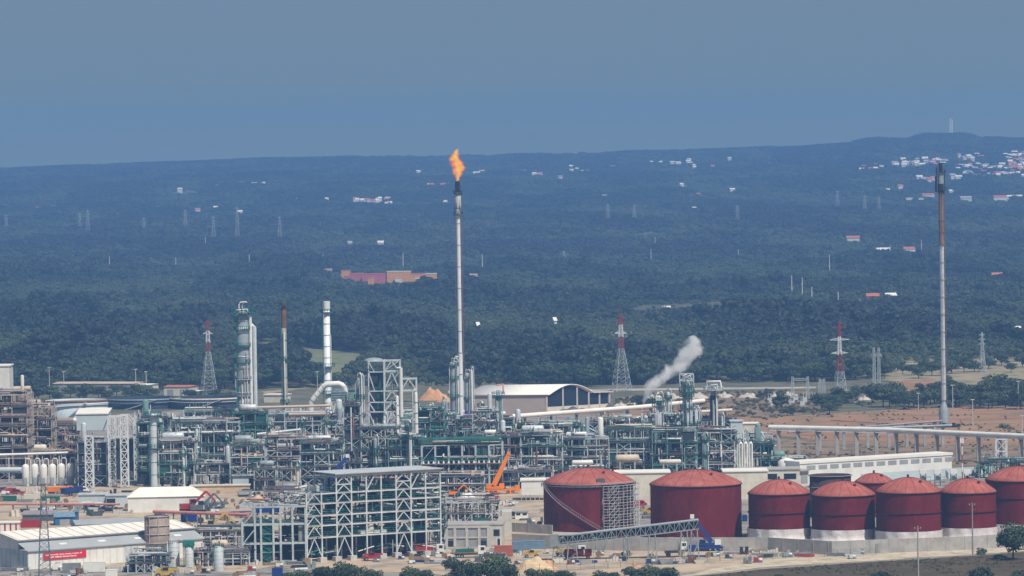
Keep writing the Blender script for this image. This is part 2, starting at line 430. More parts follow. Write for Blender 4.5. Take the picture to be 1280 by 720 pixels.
# ================================================================= trees
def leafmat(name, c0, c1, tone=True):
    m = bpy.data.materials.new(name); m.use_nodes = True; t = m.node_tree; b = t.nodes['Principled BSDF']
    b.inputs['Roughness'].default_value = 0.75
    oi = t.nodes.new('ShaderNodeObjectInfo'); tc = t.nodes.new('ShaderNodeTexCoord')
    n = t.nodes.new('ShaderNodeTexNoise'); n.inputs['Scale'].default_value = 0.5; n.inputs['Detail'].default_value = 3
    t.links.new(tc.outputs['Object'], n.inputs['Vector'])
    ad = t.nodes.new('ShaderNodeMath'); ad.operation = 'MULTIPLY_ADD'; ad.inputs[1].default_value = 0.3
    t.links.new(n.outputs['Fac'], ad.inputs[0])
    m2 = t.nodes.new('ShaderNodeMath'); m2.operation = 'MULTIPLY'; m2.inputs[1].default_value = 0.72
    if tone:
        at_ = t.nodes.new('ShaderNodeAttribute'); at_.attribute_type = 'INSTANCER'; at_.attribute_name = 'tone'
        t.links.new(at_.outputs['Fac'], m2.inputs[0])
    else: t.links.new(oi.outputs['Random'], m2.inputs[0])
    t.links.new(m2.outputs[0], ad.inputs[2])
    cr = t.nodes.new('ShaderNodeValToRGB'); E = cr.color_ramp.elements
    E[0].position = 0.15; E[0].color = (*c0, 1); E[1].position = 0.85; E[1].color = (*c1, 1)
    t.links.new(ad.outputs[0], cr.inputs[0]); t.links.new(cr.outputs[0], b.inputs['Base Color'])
    MATS[name] = m
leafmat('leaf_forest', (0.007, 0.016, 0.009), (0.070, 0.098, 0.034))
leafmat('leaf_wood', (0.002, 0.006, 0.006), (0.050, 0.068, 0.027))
leafmat('leaf_pine', (0.020, 0.038, 0.016), (0.055, 0.085, 0.030), False)
leafmat('leaf_bush', (0.06, 0.09, 0.03), (0.11, 0.15, 0.05), False)

def crown_mesh(name, seed, W, H, z0, nl, nq, q, m, flat=0.6, rough=.55):
    """crown of leaf clumps: nl lobes through the crown's volume, each covered with nq small faces"""
    r = random.Random(seed); mb = MB()
    lobes = []
    for i in range(nl):
        a = r.uniform(0, 6.283); rad = W/2 * math.sqrt(r.random()) * 0.72
        zz = z0 + H*(0.15 + 0.72*r.random()) - (rad/(W/2))**2 * H*0.22
        lobes.append((rad*math.cos(a), rad*math.sin(a), zz, W*r.uniform(.17,.3), H*r.uniform(.16,.28)*flat/0.6))
    for (cx, cy_, cz, lr, lh) in lobes:
        for k in range(nq):
            u = r.uniform(-0.75, 1); a = r.uniform(0, 6.283); c = math.sqrt(max(0, 1-u*u)); j = r.uniform(.72, 1.12)
            nrm = Vector((c*math.cos(a), c*math.sin(a), u))
            p = Vector((cx + nrm.x*lr*j, cy_ + nrm.y*lr*j, cz + nrm.z*lh*j))
            nn = (nrm + Vector((r.uniform(-1,1), r.uniform(-1,1), r.uniform(-.6,1)))*rough).normalized()
            t = nn.cross(Vector((r.uniform(-1,1), r.uniform(-1,1), r.uniform(-1,1)))).normalized(); b2 = nn.cross(t)
            s = q*r.uniform(.6, 1.35)
            mb.add([tuple(p+t*s), tuple(p+b2*s*.8), tuple(p-t*s), tuple(p-b2*s*.8)], [(0,1,2,3)], m)
    me = bpy.data.meshes.new(name); me.from_pydata(mb.v, [], mb.f); me.materials.append(MATS[m]); me.update()
    return me
def trunk_mesh(name, seed, H, z0, W, r0):
    r = random.Random(seed); mb = MB()
    mb.tube([(0,0,-.3),(r.uniform(-.1,.1),r.uniform(-.1,.1),z0*.5),(r.uniform(-.2,.2),r.uniform(-.2,.2),z0+H*.3),(0,0,z0+H*.65)], r0, 'bark', 7)
    for k in range(5):
        a = k*1.26 + r.uniform(-.3,.3); L = W*.33
        mb.tube([(0,0,z0*.8+H*.05*k),(L*.5*math.cos(a),L*.5*math.sin(a),z0+H*.22+k*H*.04),(L*math.cos(a),L*math.sin(a),z0+H*.4+k*H*.04)], r0*.45, 'bark', 5)
    me = bpy.data.meshes.new(name); me.from_pydata(mb.v, [], mb.f); me.materials.append(MATS['bark']); me.update()
    return me
# forest stock (9-10 m trees) used by the distant woods
stock = bpy.data.collections.new('forest stock')
for i, (W, H, z0) in enumerate(((7.5,5.5,3.2), (9,5,4), (6,7,2.5), (8,7,2), (10.5,5,4.5))):
    o = bpy.data.objects.new('forest_tree', crown_mesh('forest_crown', 50+i, W, H, z0, 9, 46, 0.62, 'leaf_forest', .6, .35)); stock.objects.link(o)
clump = bpy.data.collections.new('wood stock')
for i in range(4):
    o = bpy.data.objects.new('wood_clump', crown_mesh('wood_crown', 80+i, 20, 9, 1.0, 26, 26, 1.5, 'leaf_wood', 0.7, .22)); clump.objects.link(o)

CLEAR = [[(285,434),(330,428),(400,436),(460,443),(470,450),(440,464),(430,480),(398,482),(395,462),(330,448)],
         [(1108,474),(1130,454),(1230,449),(1400,446),(1400,476),(1230,490),(1116,490)],
         [(840,392),(960,388),(968,393),(850,398)], [(1170,385),(1290,380),(1290,386),(1170,390)],
         [(1225,412),(1300,410),(1300,420),(1225,420)], [(366,343),(560,345),(560,350),(366,349)],
         [(1090,318),(1150,318),(1150,324),(1090,324)], *HEATH, [(1195,326),(1290,320),(1290,326),(1195,334)]]
FRONT = [(-300,494),(60,489),(290,489),(330,486),(560,484),(780,482),(900,478),(1020,478),(1105,474),(1130,486),(1180,483),(1300,480),(1600,474)]
def front_py(px):
    for (a, ya), (b, yb) in zip(FRONT, FRONT[1:]):
        if a <= px <= b: return ya + (yb-ya)*(px-a)/(b-a)
    return 480
def lowf(x, y): return math.sin(x*.011+y*.004)+math.sin(x*.005-y*.0065+1.3)+math.sin(y*.012+x*.002+.5)+.7*math.sin(x*.023+y*.009)
from mathutils import noise as MN
def patch(x, y, sx, sy, o): return MN.fractal((x/sx+o, y/sy+o*.7, o), 1.0, 2.0, 3)
def scatter(y0, y1, step, rr, sc):
    pts = []
    y = y0
    while y < y1:
        hw = y*0.1111*1.12 + 40
        x = -hw + rr.uniform(0, step)
        while x < hw:
            X = x + rr.uniform(-.45,.45)*step; Y = y + rr.uniform(-.5,.5)*step
            px, py = W2P(X, Y, tz(X, Y))
            x += step
            if py > front_py(px) + rr.uniform(-2, 1): continue
            ic = [k for k, P in enumerate(CLEAR) if inpoly(px, py, P)]
            if ic and not (7 <= ic[0] < 7+len(HEATH) and rr.random() < .22): continue
            lf = patch(X, Y, 150, 520, 3.1); l2 = patch(X, Y, 60, 190, 9.4)
            open_ = patch(X, Y, 170, 420, 21.7) + .35*l2
            if open_ > .72 and rr.random() < .93: continue
            scrub = open_ > .40
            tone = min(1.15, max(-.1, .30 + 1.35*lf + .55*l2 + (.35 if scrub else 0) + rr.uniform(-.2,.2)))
            s = sc*max(.35, (.95 - 1.0*lf - .3*l2)*(.5 if scrub else 1))*rr.uniform(.75,1.2)
            if rr.random() < .05: s *= 1.45
            if y0 > 4900: s = min(1.15, max(.55, s))
            pts.append((X, Y, tz(X, Y)-.2, s, rr.uniform(0,6.28), tone, rr.randrange(100)))
        y += step*0.95
    return pts
near_pts = scatter(2380, 5000, 7.6, random.Random(3), 1.0)
near_pts.sort(key=lambda p: p[1])
def gn_forest(name, pts, coll):
    me = bpy.data.meshes.new(name); me.from_pydata([p[:3] for p in pts], [], [])
    for k, nm in ((3,'sc'), (4,'rot'), (5,'tone')):
        a = me.attributes.new(nm, 'FLOAT', 'POINT'); a.data.foreach_set('value', [p[k] for p in pts])
    a = me.attributes.new('pick', 'INT', 'POINT'); a.data.foreach_set('value', [p[6] for p in pts])
    o = bpy.data.objects.new(name, me); COL.objects.link(o); kind(o, 'stuff')
    ng = bpy.data.node_groups.new(name, 'GeometryNodeTree')
    ng.interface.new_socket('Geometry', in_out='INPUT', socket_type='NodeSocketGeometry')
    ng.interface.new_socket('Geometry', in_out='OUTPUT', socket_type='NodeSocketGeometry')
    N = ng.nodes.new; L = ng.links.new
    gi = N('NodeGroupInput'); go = N('NodeGroupOutput')
    ci = N('GeometryNodeCollectionInfo'); ci.inputs['Collection'].default_value = coll; ci.inputs['Separate Children'].default_value = True; ci.inputs['Reset Children'].default_value = True
    ip = N('GeometryNodeInstanceOnPoints'); ip.inputs['Pick Instance'].default_value = True
    def attr(nm, ty):
        n = N('GeometryNodeInputNamedAttribute'); n.data_type = ty; n.inputs['Name'].default_value = nm
        return [s for s in n.outputs if s.enabled and s.name == 'Attribute'][0]
    m2p = N('GeometryNodeMeshToPoints')
    L(gi.outputs[0], m2p.inputs['Mesh']); L(m2p.outputs[0], ip.inputs['Points']); L(ci.outputs[0], ip.inputs['Instance'])
    L(attr('pick', 'INT'), ip.inputs['Instance Index'])
    cx = N('ShaderNodeCombineXYZ'); L(attr('rot', 'FLOAT'), cx.inputs['Z'])
    e2r = N('FunctionNodeEulerToRotation'); L(cx.outputs[0], e2r.inputs[0]); L(e2r.outputs[0], ip.inputs['Rotation'])
    cs = N('ShaderNodeCombineXYZ'); s_ = attr('sc', 'FLOAT')
    for k in 'XYZ': L(s_, cs.inputs[k])
    L(cs.outputs[0], ip.inputs['Scale']); L(ip.outputs[0], go.inputs[0])
    md = o.modifiers.new('forest', 'NODES'); md.node_group = ng
    return o

# trees one can tell apart: the front of the forest, each a tree of its own
EDGE = [p for p in near_pts if -20 < W2P(p[0],p[1],0)[0] < 1300][:150]
es = set(map(id, EDGE))
rest = [p for p in near_pts if id(p) not in es]
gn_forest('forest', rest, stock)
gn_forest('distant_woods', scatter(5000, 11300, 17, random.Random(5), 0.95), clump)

PROTO = []
for i, (W, H, z0, r0) in enumerate(((8,6,3,.22), (9.5,5.5,3.5,.25), (7,7,2.4,.2), (11,7,3,.3), (8.5,7.5,1.8,.22))):
    PROTO.append((crown_mesh('crown', 200+i, W, H, z0, 16, 85, .42, 'leaf_pine'), trunk_mesh('trunk', 220+i, H, z0, W, r0), z0+H))
def tree(loc, height, k, rz, label, group, name='tree', wide=1.0):
    c, t, h = PROTO[k % 5]
    o = thing(name, label, 'tree', loc, rz, group)
    s = height / h; o.scale = (s*wide, s*wide, s)
    for nm, me in (('crown', c), ('trunk', t)):
        q = bpy.data.objects.new(nm, me); COL.objects.link(q); q.parent = o
    return o
for p in EDGE:
    tree((p[0],p[1],0), 8.6*p[3], p[6], p[4], 'dark green pine standing in the front edge of the forest behind the plant', 'trees along the front edge of the forest', 'pine_tree')

# dry grass tufts and weeds on the field at the bottom right and on the waste ground
tuft = bpy.data.collections.new('tuft stock')
leafmat('leaf_dry', (0.05, 0.055, 0.02), (0.16, 0.13, 0.06))
for i in range(3):
    o = bpy.data.objects.new('weed_tuft', crown_mesh('weed_crown', 900+i, 1.6, .7, 0, 5, 22, .13, 'leaf_dry')); tuft.objects.link(o)
rr = random.Random(12); tp = []
DF = [(840,745),(852,724),(960,712),(1290,691),(1330,690),(1330,745)]; WG = [(770,497),(830,492),(1010,489),(1100,505),(1000,520),(955,524),(905,514),(770,507)]; RS = [(900,516),(960,522),(1080,514),(1180,508),(1330,508),(1330,584),(1200,584),(960,575),(965,548)]
for P, n, sc in ((DF, 2600, (.25,.75)), (WG, 700, (.8,2.2)), (RS, 900, (.4,1.3))):
    k = 0
    while k < n:
        px, py = rr.uniform(min(p[0] for p in P), max(p[0] for p in P)), rr.uniform(min(p[1] for p in P), max(p[1] for p in P))
        if not inpoly(px, py, P): continue
        x, y = G(px, py); k += 1
        if patch(x, y, 14, 30, 2.2) < -.05: continue
        tp.append((x, y, 0.05, rr.uniform(*sc), rr.uniform(0,6.28), rr.random(), rr.randrange(100)))
gn_forest('dry_weeds', tp, tuft)
# ================================================================= far buildings
def house(loc, w, d, h, rz, wallm, roofm, label, group=None, flat=False, name='house', cat='house', parts=False, parent_only=False):
    root = thing(name, label, cat, loc, rz, group)
    b = MB(); b.box(-w/2, w/2, -d/2, d/2, -4, h, wallm)
    if not flat:
        b.add([(-w/2,-d/2,h),(-w/2,d/2,h),(-w/2,0,h+d*.22)], [(0,2,1)], wallm); b.add([(w/2,-d/2,h),(w/2,d/2,h),(w/2,0,h+d*.22)], [(0,1,2)], wallm)
    b.build('wall', root)
    r = MB()
    if flat: r.box(-w/2-.2, w/2+.2, -d/2-.2, d/2+.2, h+.003, h+.5, roofm)
    else:
        e = .5; z = h+d*.22
        r.add([(-w/2-e,-d/2-e,h-.2),(w/2+e,-d/2-e,h-.2),(w/2+e,0,z+.2),(-w/2-e,0,z+.2)], [(0,1,2,3)], roofm)
        r.add([(-w/2-e,d/2+e,h-.2),(-w/2-e,0,z+.2),(w/2+e,0,z+.2),(w/2+e,d/2+e,h-.2)], [(0,1,2,3)], roofm)
    r.build('roof', root)
    if parts:
        for k in range(max(2, int(w/4))):
            x = -w/2 + (k+.5)*w/max(2, int(w/4))
            MB().box(x-.6, x+.6, -d/2-.06, -d/2+.1, h*.4, h*.75, 'glass_dark').build('window', root)
    return root

BUILT = []
def canopy_hit(px, py):
    r_ = ray(px, py); y = 2300.0
    while y < RD + 100:
        c = 5.5 if y < 5000 else 6.5
        if CZ + r_.z*y <= tz(r_.x*y, y) + c: break
        y += 6
    return r_.x*y, y, tz(r_.x*y, y), c
r = random.Random(21)
HOUSES = [(225,237),(272,233),(302,229),(318,230),(195,260),(247,262),(269,260),(48,260),(67,258),(300,265),(330,229),(393,223),(368,250),(408,249),(470,250),(485,248),
 (500,219),(523,214),(530,242),(543,219),(557,252),(580,239),(597,230),(603,214),(648,215),(658,214),(673,217),(700,221),(714,208),(724,211),(766,209),(775,207),(782,205),
 (814,203),(826,203),(840,203),(861,200),(868,209),(891,207),(912,198),(822,239),(852,231),(873,243),(915,237),(868,261),(756,246),(1041,212),(1052,212),(1080,208),(1095,206),(1110,238),(1125,233),(1218,231),(1190,239)]
HOUSES += [(cx + r.gauss(0,9), cy_ + r.gauss(0,2)) for cx, cy_, n in ((480,251,4),(600,216,5),(660,217,5),(720,211,5),(535,232,3),(860,205,4),(1085,211,5)) for k in range(n)]
for (px, py) in HOUSES:
    x, y, z, up = canopy_hit(px, py+1.2); s = y/F
    house((x, y, z), r.uniform(3.5, 7)*s, 9, up + r.uniform(1.0,2.0)*s, r.uniform(-.4,.4), 'white', r.choice(['white_roof','tile_red','white_roof','cream']),
          'small white house among the trees on the far hillside', 'white houses scattered over the far hillside')
for k in range(8):
    px = 443 + k*4.6 + r.uniform(-1,1); x, y, z, up = canopy_hit(px, 252.5 + r.uniform(-2,1)); s = y/F
    house((x, y, z), 4.4*s, 10, up + r.uniform(2,4)*s, r.uniform(-.3,.3), 'white', r.choice(['tile_red','white_roof']),
          'white house in the tight row behind the trees left of the burning flare', 'row of white houses on the hill left of the flare')
# the town on the right
TOWN_R = random.Random(99)
TOWN = [(TOWN_R.uniform(1196,1282), TOWN_R.uniform(205,220)) for k in range(44)] + [(TOWN_R.uniform(1255,1284), TOWN_R.uniform(190,207)) for k in range(22)] + [(TOWN_R.uniform(1118,1190), TOWN_R.uniform(199,206)) for k in range(14)] + [(1118,203),(1121,206),(1128,199),(1130,207),(1136,203),(1141,205),(1146,202),(1152,205),(1158,202),(1164,204),(1169,201),(1179,205),(1186,206),
 (1149,221),(1154,224),(1161,224),(1166,222),(1198,194),(1204,197),(1210,195),(1216,198),(1221,194),(1226,196),(1200,211),(1207,210),(1213,209),(1219,212),(1225,209),(1231,211),(1237,212),(1241,210),
 (1190,220),(1198,221),(1213,218),(1218,220),(1224,219),(1230,220),(1241,217),(1247,218),(1253,217),(1259,217),(1266,216),(1272,217),(1250,210),(1257,211),
 (1258,198),(1263,195),(1268,191),(1273,195),(1278,192),(1270,200),(1276,203),(1280,199),(1262,203),(1283,206),(1276,210)]
for (px, py) in TOWN:
    x, y, z, up = canopy_hit(px, py+1.5); s = y/F
    house((x, y, z), r.uniform(4, 8)*s, r.uniform(9,14), up + r.uniform(1.2,2.8)*s, r.uniform(-.5,.5), r.choice(['white','white','white_roof','cream']), r.choice(['white_roof','tile_red','white_roof','grey_roof']),
          'white building packed into the hillside town at the right edge', 'white buildings of the hillside town')
for (px, py, w, h, wm, rm, lab) in [
    (1136,250,9,5,'white','white_roof','white domed hall left of the rusty flare, below the hillside town'),
    (1151,250,6,4,'white','white_roof','small white house just left of the rusty flare top, right of the domed hall'),
    (1160,246,15,5,'white','tile_red','pink roofed white house touching the rusty flare top on its left'),
    (1207,249,14,4,'pale_blue','grey_roof','pale grey shed between the rusty flare and the pink house'),
    (1209,249,6,4,'white','tile_red','pink roofed house right of the rusty flare below the town'),
    (1250,249,16,6,'white','tile_red','red roofed white house at the right, first of the low row under the town'),
    (1268,248,19,5,'white','white_roof','long white house at the right edge, last of the low row under the town'),
    (1066,299,16,4,'cream','tile_red','faint pink roofed farmhouse amid mid distance trees right of centre'),
    (1104,315,16,6,'white','white_roof','white cottage amid trees left of the rusty flare, left of its twin'),
    (1136,314,14,6,'white','tile_red','white cottage with orange roof nearest the rusty flare on the left'),
    (1247,347,15,7,'white','tile_red','white house with red roof among trees right of the rusty flare'),
    (1091,372,15,4,'wall_pink','tile_red','low red roofed house amid trees left of the rusty flare'),
    (1113,372,13,5,'white','white_roof','low white house right beside the red roofed house in the trees'),
    (995,391,8,7,'white','white_roof','bright white cottage alone in the trees between lattice pylon and steam'),
    (1262,415,11,7,'white','white_roof','white farm shed by the dry field right of the rusty flare'),
    (1272,414,6,4,'cream','white_roof','cream lean-to beside the white farm shed at the right edge'),
    (833,388,9,4,'white','white_roof','small white shed in the trees above the steam plume'),
    (945,396,15,6,'cream','cream','sandy coloured ruin in the forest right of the steam plume'),
    (500,411,3,3,'white','white_roof','tiny white hut in the dark forest left of the tall flare'),
    (597,408,3,3,'white','white_roof','tiny white hut in the dark forest just right of the tall flare'),
    (693,402,3,3,'white','white_roof','tiny white hut in the dark forest above the arched hall'),
    (476,305,7,4,'white','white_roof','lone white house in mid distance trees left of the flare'),
    (437,305,5,3,'cream','grey_roof','dim house in the mid distance trees further left of the lone white one')]:
    x, y, z, up = canopy_hit(px, py); s = y/F
    house((x, y, z), w*s, 9, up + h*s*.5, r.uniform(-.2,.2), wm, rm, lab, flat=('domed' in lab))
# coloured sheds in the middle of the woods
for (px0, px1, py, h, wm, rm, lab) in [
    (368,381,345,6,'wall_pink','tile_red','pink shed at the left end of the coloured buildings in the woods'),
    (379,392,343,9,'wall_orange','cream','square orange block beside the pink shed at the left end of the coloured buildings'),
    (405,415,341,6,'wall_orange','cream','small lone orange block between the coloured buildings in the woods'),
    (427,438,346,11,'wall_orange','tile_red','narrow orange block with pink top, left end of the long coloured row'),
    (437,454,347,7,'wall_pink','tile_red','low pinkish red shed in the long coloured row in the woods'),
    (453,482,349,9,'wall_pink','wall_pink','wide crimson shed in the middle of the coloured row'),
    (484,514,348,12,'wall_orange','cream','wide orange block, largest of the coloured buildings in the woods'),
    (513,531,350,11,'wall_orange','tile_red','orange block with red top right of the largest orange one'),
    (530,546,348,8,'wall_orange','cream','rightmost low ochre and cream shed of the coloured row'),
    (430,436,349,5,'tile_red','tile_red','tiny red lean-to below the narrow orange block in the woods'),(460,468,351,5,'wall_orange','wall_pink','tiny orange hut before the crimson shed in the woods'),(494,503,352,6,'cream','wall_orange','tiny cream hut before the largest orange block'),(519,525,352,5,'tile_red','cream','tiny red hut before the orange block with red top'),
    (586,597,346,4,'wall_orange','cream','small orange shed in the woods just right of the tall flare')]:
    *a, up = canopy_hit((px0+px1)/2, py); s = a[1]/F
    house(a, (px1-px0)*s, 16, up + h*s*.7, 0.0, wm, rm, lab, flat=True, name='shed', cat='shed')
# monument on the hill
x, y, z, up = canopy_hit(1189, 167); z += 5; s = y/F
mon = thing('monument', 'white double pillared monument tower on the hilltop at the right', 'monument', (x, y, z))
b = MB()
for sg in (-1, 1): b.box(sg*1.25*s-.95*s, sg*1.25*s+.95*s, -3, 3, 0, 20*s if sg < 0 else 18.5*s, 'white')
b.build('pillar', mon); MB().box(-2.6*s, 2.6*s, -4, 4, -4, 2.0*s, 'concrete_pale').build('plinth', mon)
MB().box(-1.9*s, 1.9*s, -2, 2, 17.2*s, 18.4*s, 'white').build('crosspiece', mon)

# ================================================================= pylons and poles
def lattice(mb, z0, z1, w0, w1, n, m, t, cx=0, cy=0):
    L = [(z0 + (z1-z0)*k/n, w0 + (w1-w0)*k/n) for k in range(n+1)]
    for k in range(n+1):
        z, h = L[k][0], L[k][1]/2
        c = [(cx-h,cy-h,z),(cx+h,cy-h,z),(cx+h,cy+h,z),(cx-h,cy+h,z)]
        if k < n:
            z2, h2 = L[k+1][0], L[k+1][1]/2
            d = [(cx-h2,cy-h2,z2),(cx+h2,cy-h2,z2),(cx+h2,cy+h2,z2),(cx-h2,cy+h2,z2)]
            for i in range(4):
                mb.bar(c[i], d[i], t, m); j = (i+1) % 4
                mb.bar(c[i], d[j], t*.6, m); mb.bar(c[j], d[i], t*.6, m)
        for i in range(4):
            if k: mb.bar(c[i], c[(i+1) % 4], t*.6, m)
def pylon(px, pyb, pyt, wpx, bands, arms, label, t=.32, group=None, base=None):
    """bands: list of (frac0, frac1, material); arms: list of (frac, half width px, material)"""
    x, y, z = base or hit(px, pyb); s = y/F; H = (pyb-pyt)*s; W = wpx*s
    o = thing('lattice_pylon', label, 'pylon', (x, y, z-.2), D2R(18), group)
    wd = lambda f: W*(1-f*1.3) if f < .55 else W*.285*(1-(f-.55)*1.2)
    for f0, f1, m in bands:
        b = MB(); n = max(2, int((f1-f0)*H/3.2)); lattice(b, H*f0, H*f1, wd(f0), wd(f1), n, m, t); b.build('mast', o)
    for f, hw, m in arms:
        for sg in (-1, 1):
            b = MB(); q = wd(f)/2; ln = hw*s
            for yy in (-q, q):
                b.bar((sg*q, yy, H*f), (sg*ln, 0, H*f+.2), t*.8, m); b.bar((sg*q, yy, H*f+H*.028), (sg*ln, 0, H*f+.2), t*.7, m)
            for k in (0.25, .5, .75):
                b.bar((sg*(q+(ln-q)*k), -q*(1-k), H*f), (sg*(q+(ln-q)*k), q*(1-k), H*f), t*.6, m)
                b.bar((sg*(q+(ln-q)*k), 0, H*f), (sg*(q+(ln-q)*(k-.2)), 0, H*f+H*.028*(1-k)), t*.6, m)
            b.build('crossarm', o)
    b = MB()
    for sx_ in (-1, 1):
        for sy_ in (-1, 1): b.box(sx_*W/2-.6, sx_*W/2+.6, sy_*W/2-.6, sy_*W/2+.6, -.5, .6, 'concrete')
    b.build('footing', o)
    return o
gw, rd, wh = 'pylon_grey', 'pylon_red', 'pylon_white'
pylon(777, 489, 392, 21, [(0,.55,gw),(.55,.70,rd),(.70,.86,wh),(.86,1,rd)], [(.745,8,wh),(.86,7,rd),(.965,4,rd)], 'red and white lattice pylon behind the arched hall', .2)
pylon(1050, 489, 401, 13, [(0,.28,gw),(.28,.52,rd),(.52,.78,wh),(.78,1,rd)], [(.54,11,wh),(.73,13,wh),(.9,10,rd)], 'broad red and white lattice pylon beside the substation, right of the steam', .22)
pylon(261, 495, 401, 19, [(0,.58,gw),(.58,.70,rd),(.70,.86,wh),(.86,1,rd)], [(.82,6,wh),(.93,5,rd)], 'red and white lattice pylon at the left, behind the low tanks', .17)
pylon(1228, 466, 416, 7, [(0,1,gw)], [(.7,5,gw),(.82,5,gw),(.93,4,gw)], 'slim grey lattice pylon in the dry field right of the rusty flare', .2)
def hframe(pxs, pyb, pyt, label, nm='gantry', armw=4):
    x, y, z = hit(sum(pxs)/len(pxs), pyb); s = y/F; H = (pyb-pyt)*s
    o = thing(nm, label, 'power line frame', (x, y, z))
    for p in pxs:
        b = MB(); xx = (p-sum(pxs)/len(pxs))*s; lattice(b, 0, H, 1.5, .9, int(H/2.2), gw, .22, xx, 0); b.build('post', o)
    b = MB(); x0 = (min(pxs)-sum(pxs)/len(pxs)-armw)*s; zz = H*(.84 if nm == 'gantry' else .8)
    for dz in (0, 1.0): b.bar((x0, 0, zz+dz), (-x0, 0, zz+dz), .25, gw)
    n = 10
    for k in range(n): b.bar((x0+(-2*x0)*k/n, 0, zz+(k%2)), (x0+(-2*x0)*(k+1)/n, 0, zz+((k+1)%2)), .16, gw)
    b.build('crossbeam', o)
hframe((1093,1099), 488, 436, 'twin mast pole frame standing behind the round trees left of the rusty flare', 'pole_frame', 4)
hframe((991,1010), 500, 472, 'low steel gantry of the substation, leftmost of its frames', 'gantry', 0)
hframe((1025,1030), 497, 474, 'narrow double post frame of the substation right of the wide gantry', 'gantry', 1)
hframe((296,305), 498, 465, 'faint double post line frame just left of the tall process column', 'pole_frame', 2)
for (px, pyb, pyt) in [(232,287,262),(297,303,258),(8,287,268),(110,292,262),(100,290,266),(180,292,272),(760,279,255),(793,279,256),(922,281,257),(1081,268,244),(1099,268,246),(1047,262,238),(350,305,270),(705,330,314),(267,302,270)]:
    a = hit(px, pyb+2); s = a[1]/F
    o = thing('lattice_pylon', 'thin faint grey lattice pylon fading into the blue haze', 'pylon', (a[0], a[1], a[2]+2), D2R(20), 'faint pylons far off in the haze')
    H = (pyb-pyt)*s; b = MB(); lattice(b, 0, H, 5.5, 1.2, 6, gw, .16); b.build('mast', o)
    b = MB()
    for f in (.7,.82,.94): b.bar((-5,0,H*f),(5,0,H*f), .18, gw)
    b.build('crossarm', o)
for (px, pyb, pyt) in [(137,340,320),(220,338,322),(257,312,296),(312,345,318),(404,335,318),(504,335,316),(603,335,318),(819,309,297),(814,328,311),(923,326,312),(990,372,345),(1003,374,347),(1015,376,359),(1048,388,365),(1075,390,374),(1037,340,318),(1113,326,306),(1152,320,300)]:
    a = hit(px, pyb+3); s = a[1]/F
    o = tag(MB().cyl((0,0,0),(0,0,(pyb+3-pyt)*s), .45, 'pylon_white', .28, 6).build('power_pole', None, a), 'slender pale power pole rising out of the hazy woods', 'pole', 'slender poles in the hazy woods')

# ================================================================= behind the plant
# arched hall
mat('hall_shade', (0.012,0.02,0.034), 0.9, 0, 0.3, 0.5)  # near-black navy that paints the shade inside the open gable
def arched_hall():
    s = S(680, 515); x0, y0 = G(684, 516); th = D2R(20)
    o = thing('arched_hall', 'large hall with white curved roof and dark open gable behind the flare', 'hall', (x0, y0, 0), 0)
    # gable runs to the right and away, long side to the left
    ux, uy = 0.80, 0.60; L = 40.5; D = 62
    lx, ly = -0.86, 0.12; nl = math.hypot(lx, ly); lx, ly = lx/nl, ly/nl
    LEN = 38.0
    P = lambda u, v, z: (ux*u + lx*v, uy*u + ly*v, z)
    h0 = 8.3; wu = 27.0
    arc = lambda u: h0 + 4.4*math.sin(math.pi*min(1, u/wu))*(.95) if u <= wu else h0+.2
    b = MB()
    b.add([P(0,0,0),P(0,LEN,0),P(0,LEN,h0),P(0,0,h0)], [(0,1,2,3)], 'beige_wall')
    b.add([P(0.4,.4,0),P(0.4,LEN,0),P(0.4,LEN,h0),P(0.4,.4,h0)], [(0,3,2,1)], 'beige_wall'); b.build('long_wall', o)
    b = MB(); b.add([P(38,0,0),P(38,LEN,0),P(38,LEN,h0),P(38,0,h0)], [(0,3,2,1)], 'beige_wall')
    b.add([P(0,LEN,0),P(38,LEN,0),P(38,LEN,h0),P(0,LEN,h0)], [(0,1,2,3)], 'beige_wall'); b.build('end_wall', o)
    b = MB(); b.add([P(.3,.15,0),P(38,.15,0),P(38,.15,2.7),P(.3,.15,2.7),P(.3,.6,0),P(38,.6,0),P(38,.6,2.7),P(.3,.6,2.7)], [(0,1,2,3),(3,2,6,7),(5,4,7,6)], 'cream'); b.build('low_wall', o)
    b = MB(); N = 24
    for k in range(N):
        u0, u1 = .4+37.4*k/N, .4+37.4*(k+1)/N; b.add([P(u0,1.0,.1),P(u1,1.0,.1),P(u1,1.0,arc(u1)-.15),P(u0,1.0,arc(u0)-.15)], [(0,1,2,3)], 'hall_shade')
    b.build('gable_shade_sheet', o)  # dark sheet standing in for the hall's shaded interior
    for u in (0.3, 10, 18.5, 25.5, 32, 38):
        MB().bar(P(u,.35,0), P(u,.35,arc(u)-.2), .8, 'concrete_pale').build('column', o)
    b = MB(); N = 22; vs = []
    for k in range(N+1):
        u = -1 + (wu+1)*k/N; z = h0 + 4.4*math.sin(math.pi*max(0, u)/wu)
        vs += [P(u,-1.2,z), P(u,LEN+1,z), P(u,-1.2,z+.35), P(u,LEN+1,z+.35)]
    fs = []
    for k in range(N):
        a, c = 4*k, 4*k+4
        fs += [(a+2,c+2,c+3,a+3), (a,a+1,c+1,c), (a,c,c+2,a+2), (a+1,a+3,c+3,c+1)]
    b.add(vs, fs, 'white_roof', True); b.build('curved_roof', o)
    b = MB(); b.add([P(wu,-1.2,h0+.4),P(38.6,-1.2,h0+.2),P(38.6,LEN,h0+.2),P(wu,LEN,h0+.4),P(wu,-1.2,h0+.05),P(38.6,-1.2,h0-.1),P(38.6,LEN,h0-.1),P(wu,LEN,h0+.05)], [(0,1,2,3),(7,6,5,4),(0,4,5,1)], 'white_roof'); b.build('lean_roof', o)
    return o
arched_hall()
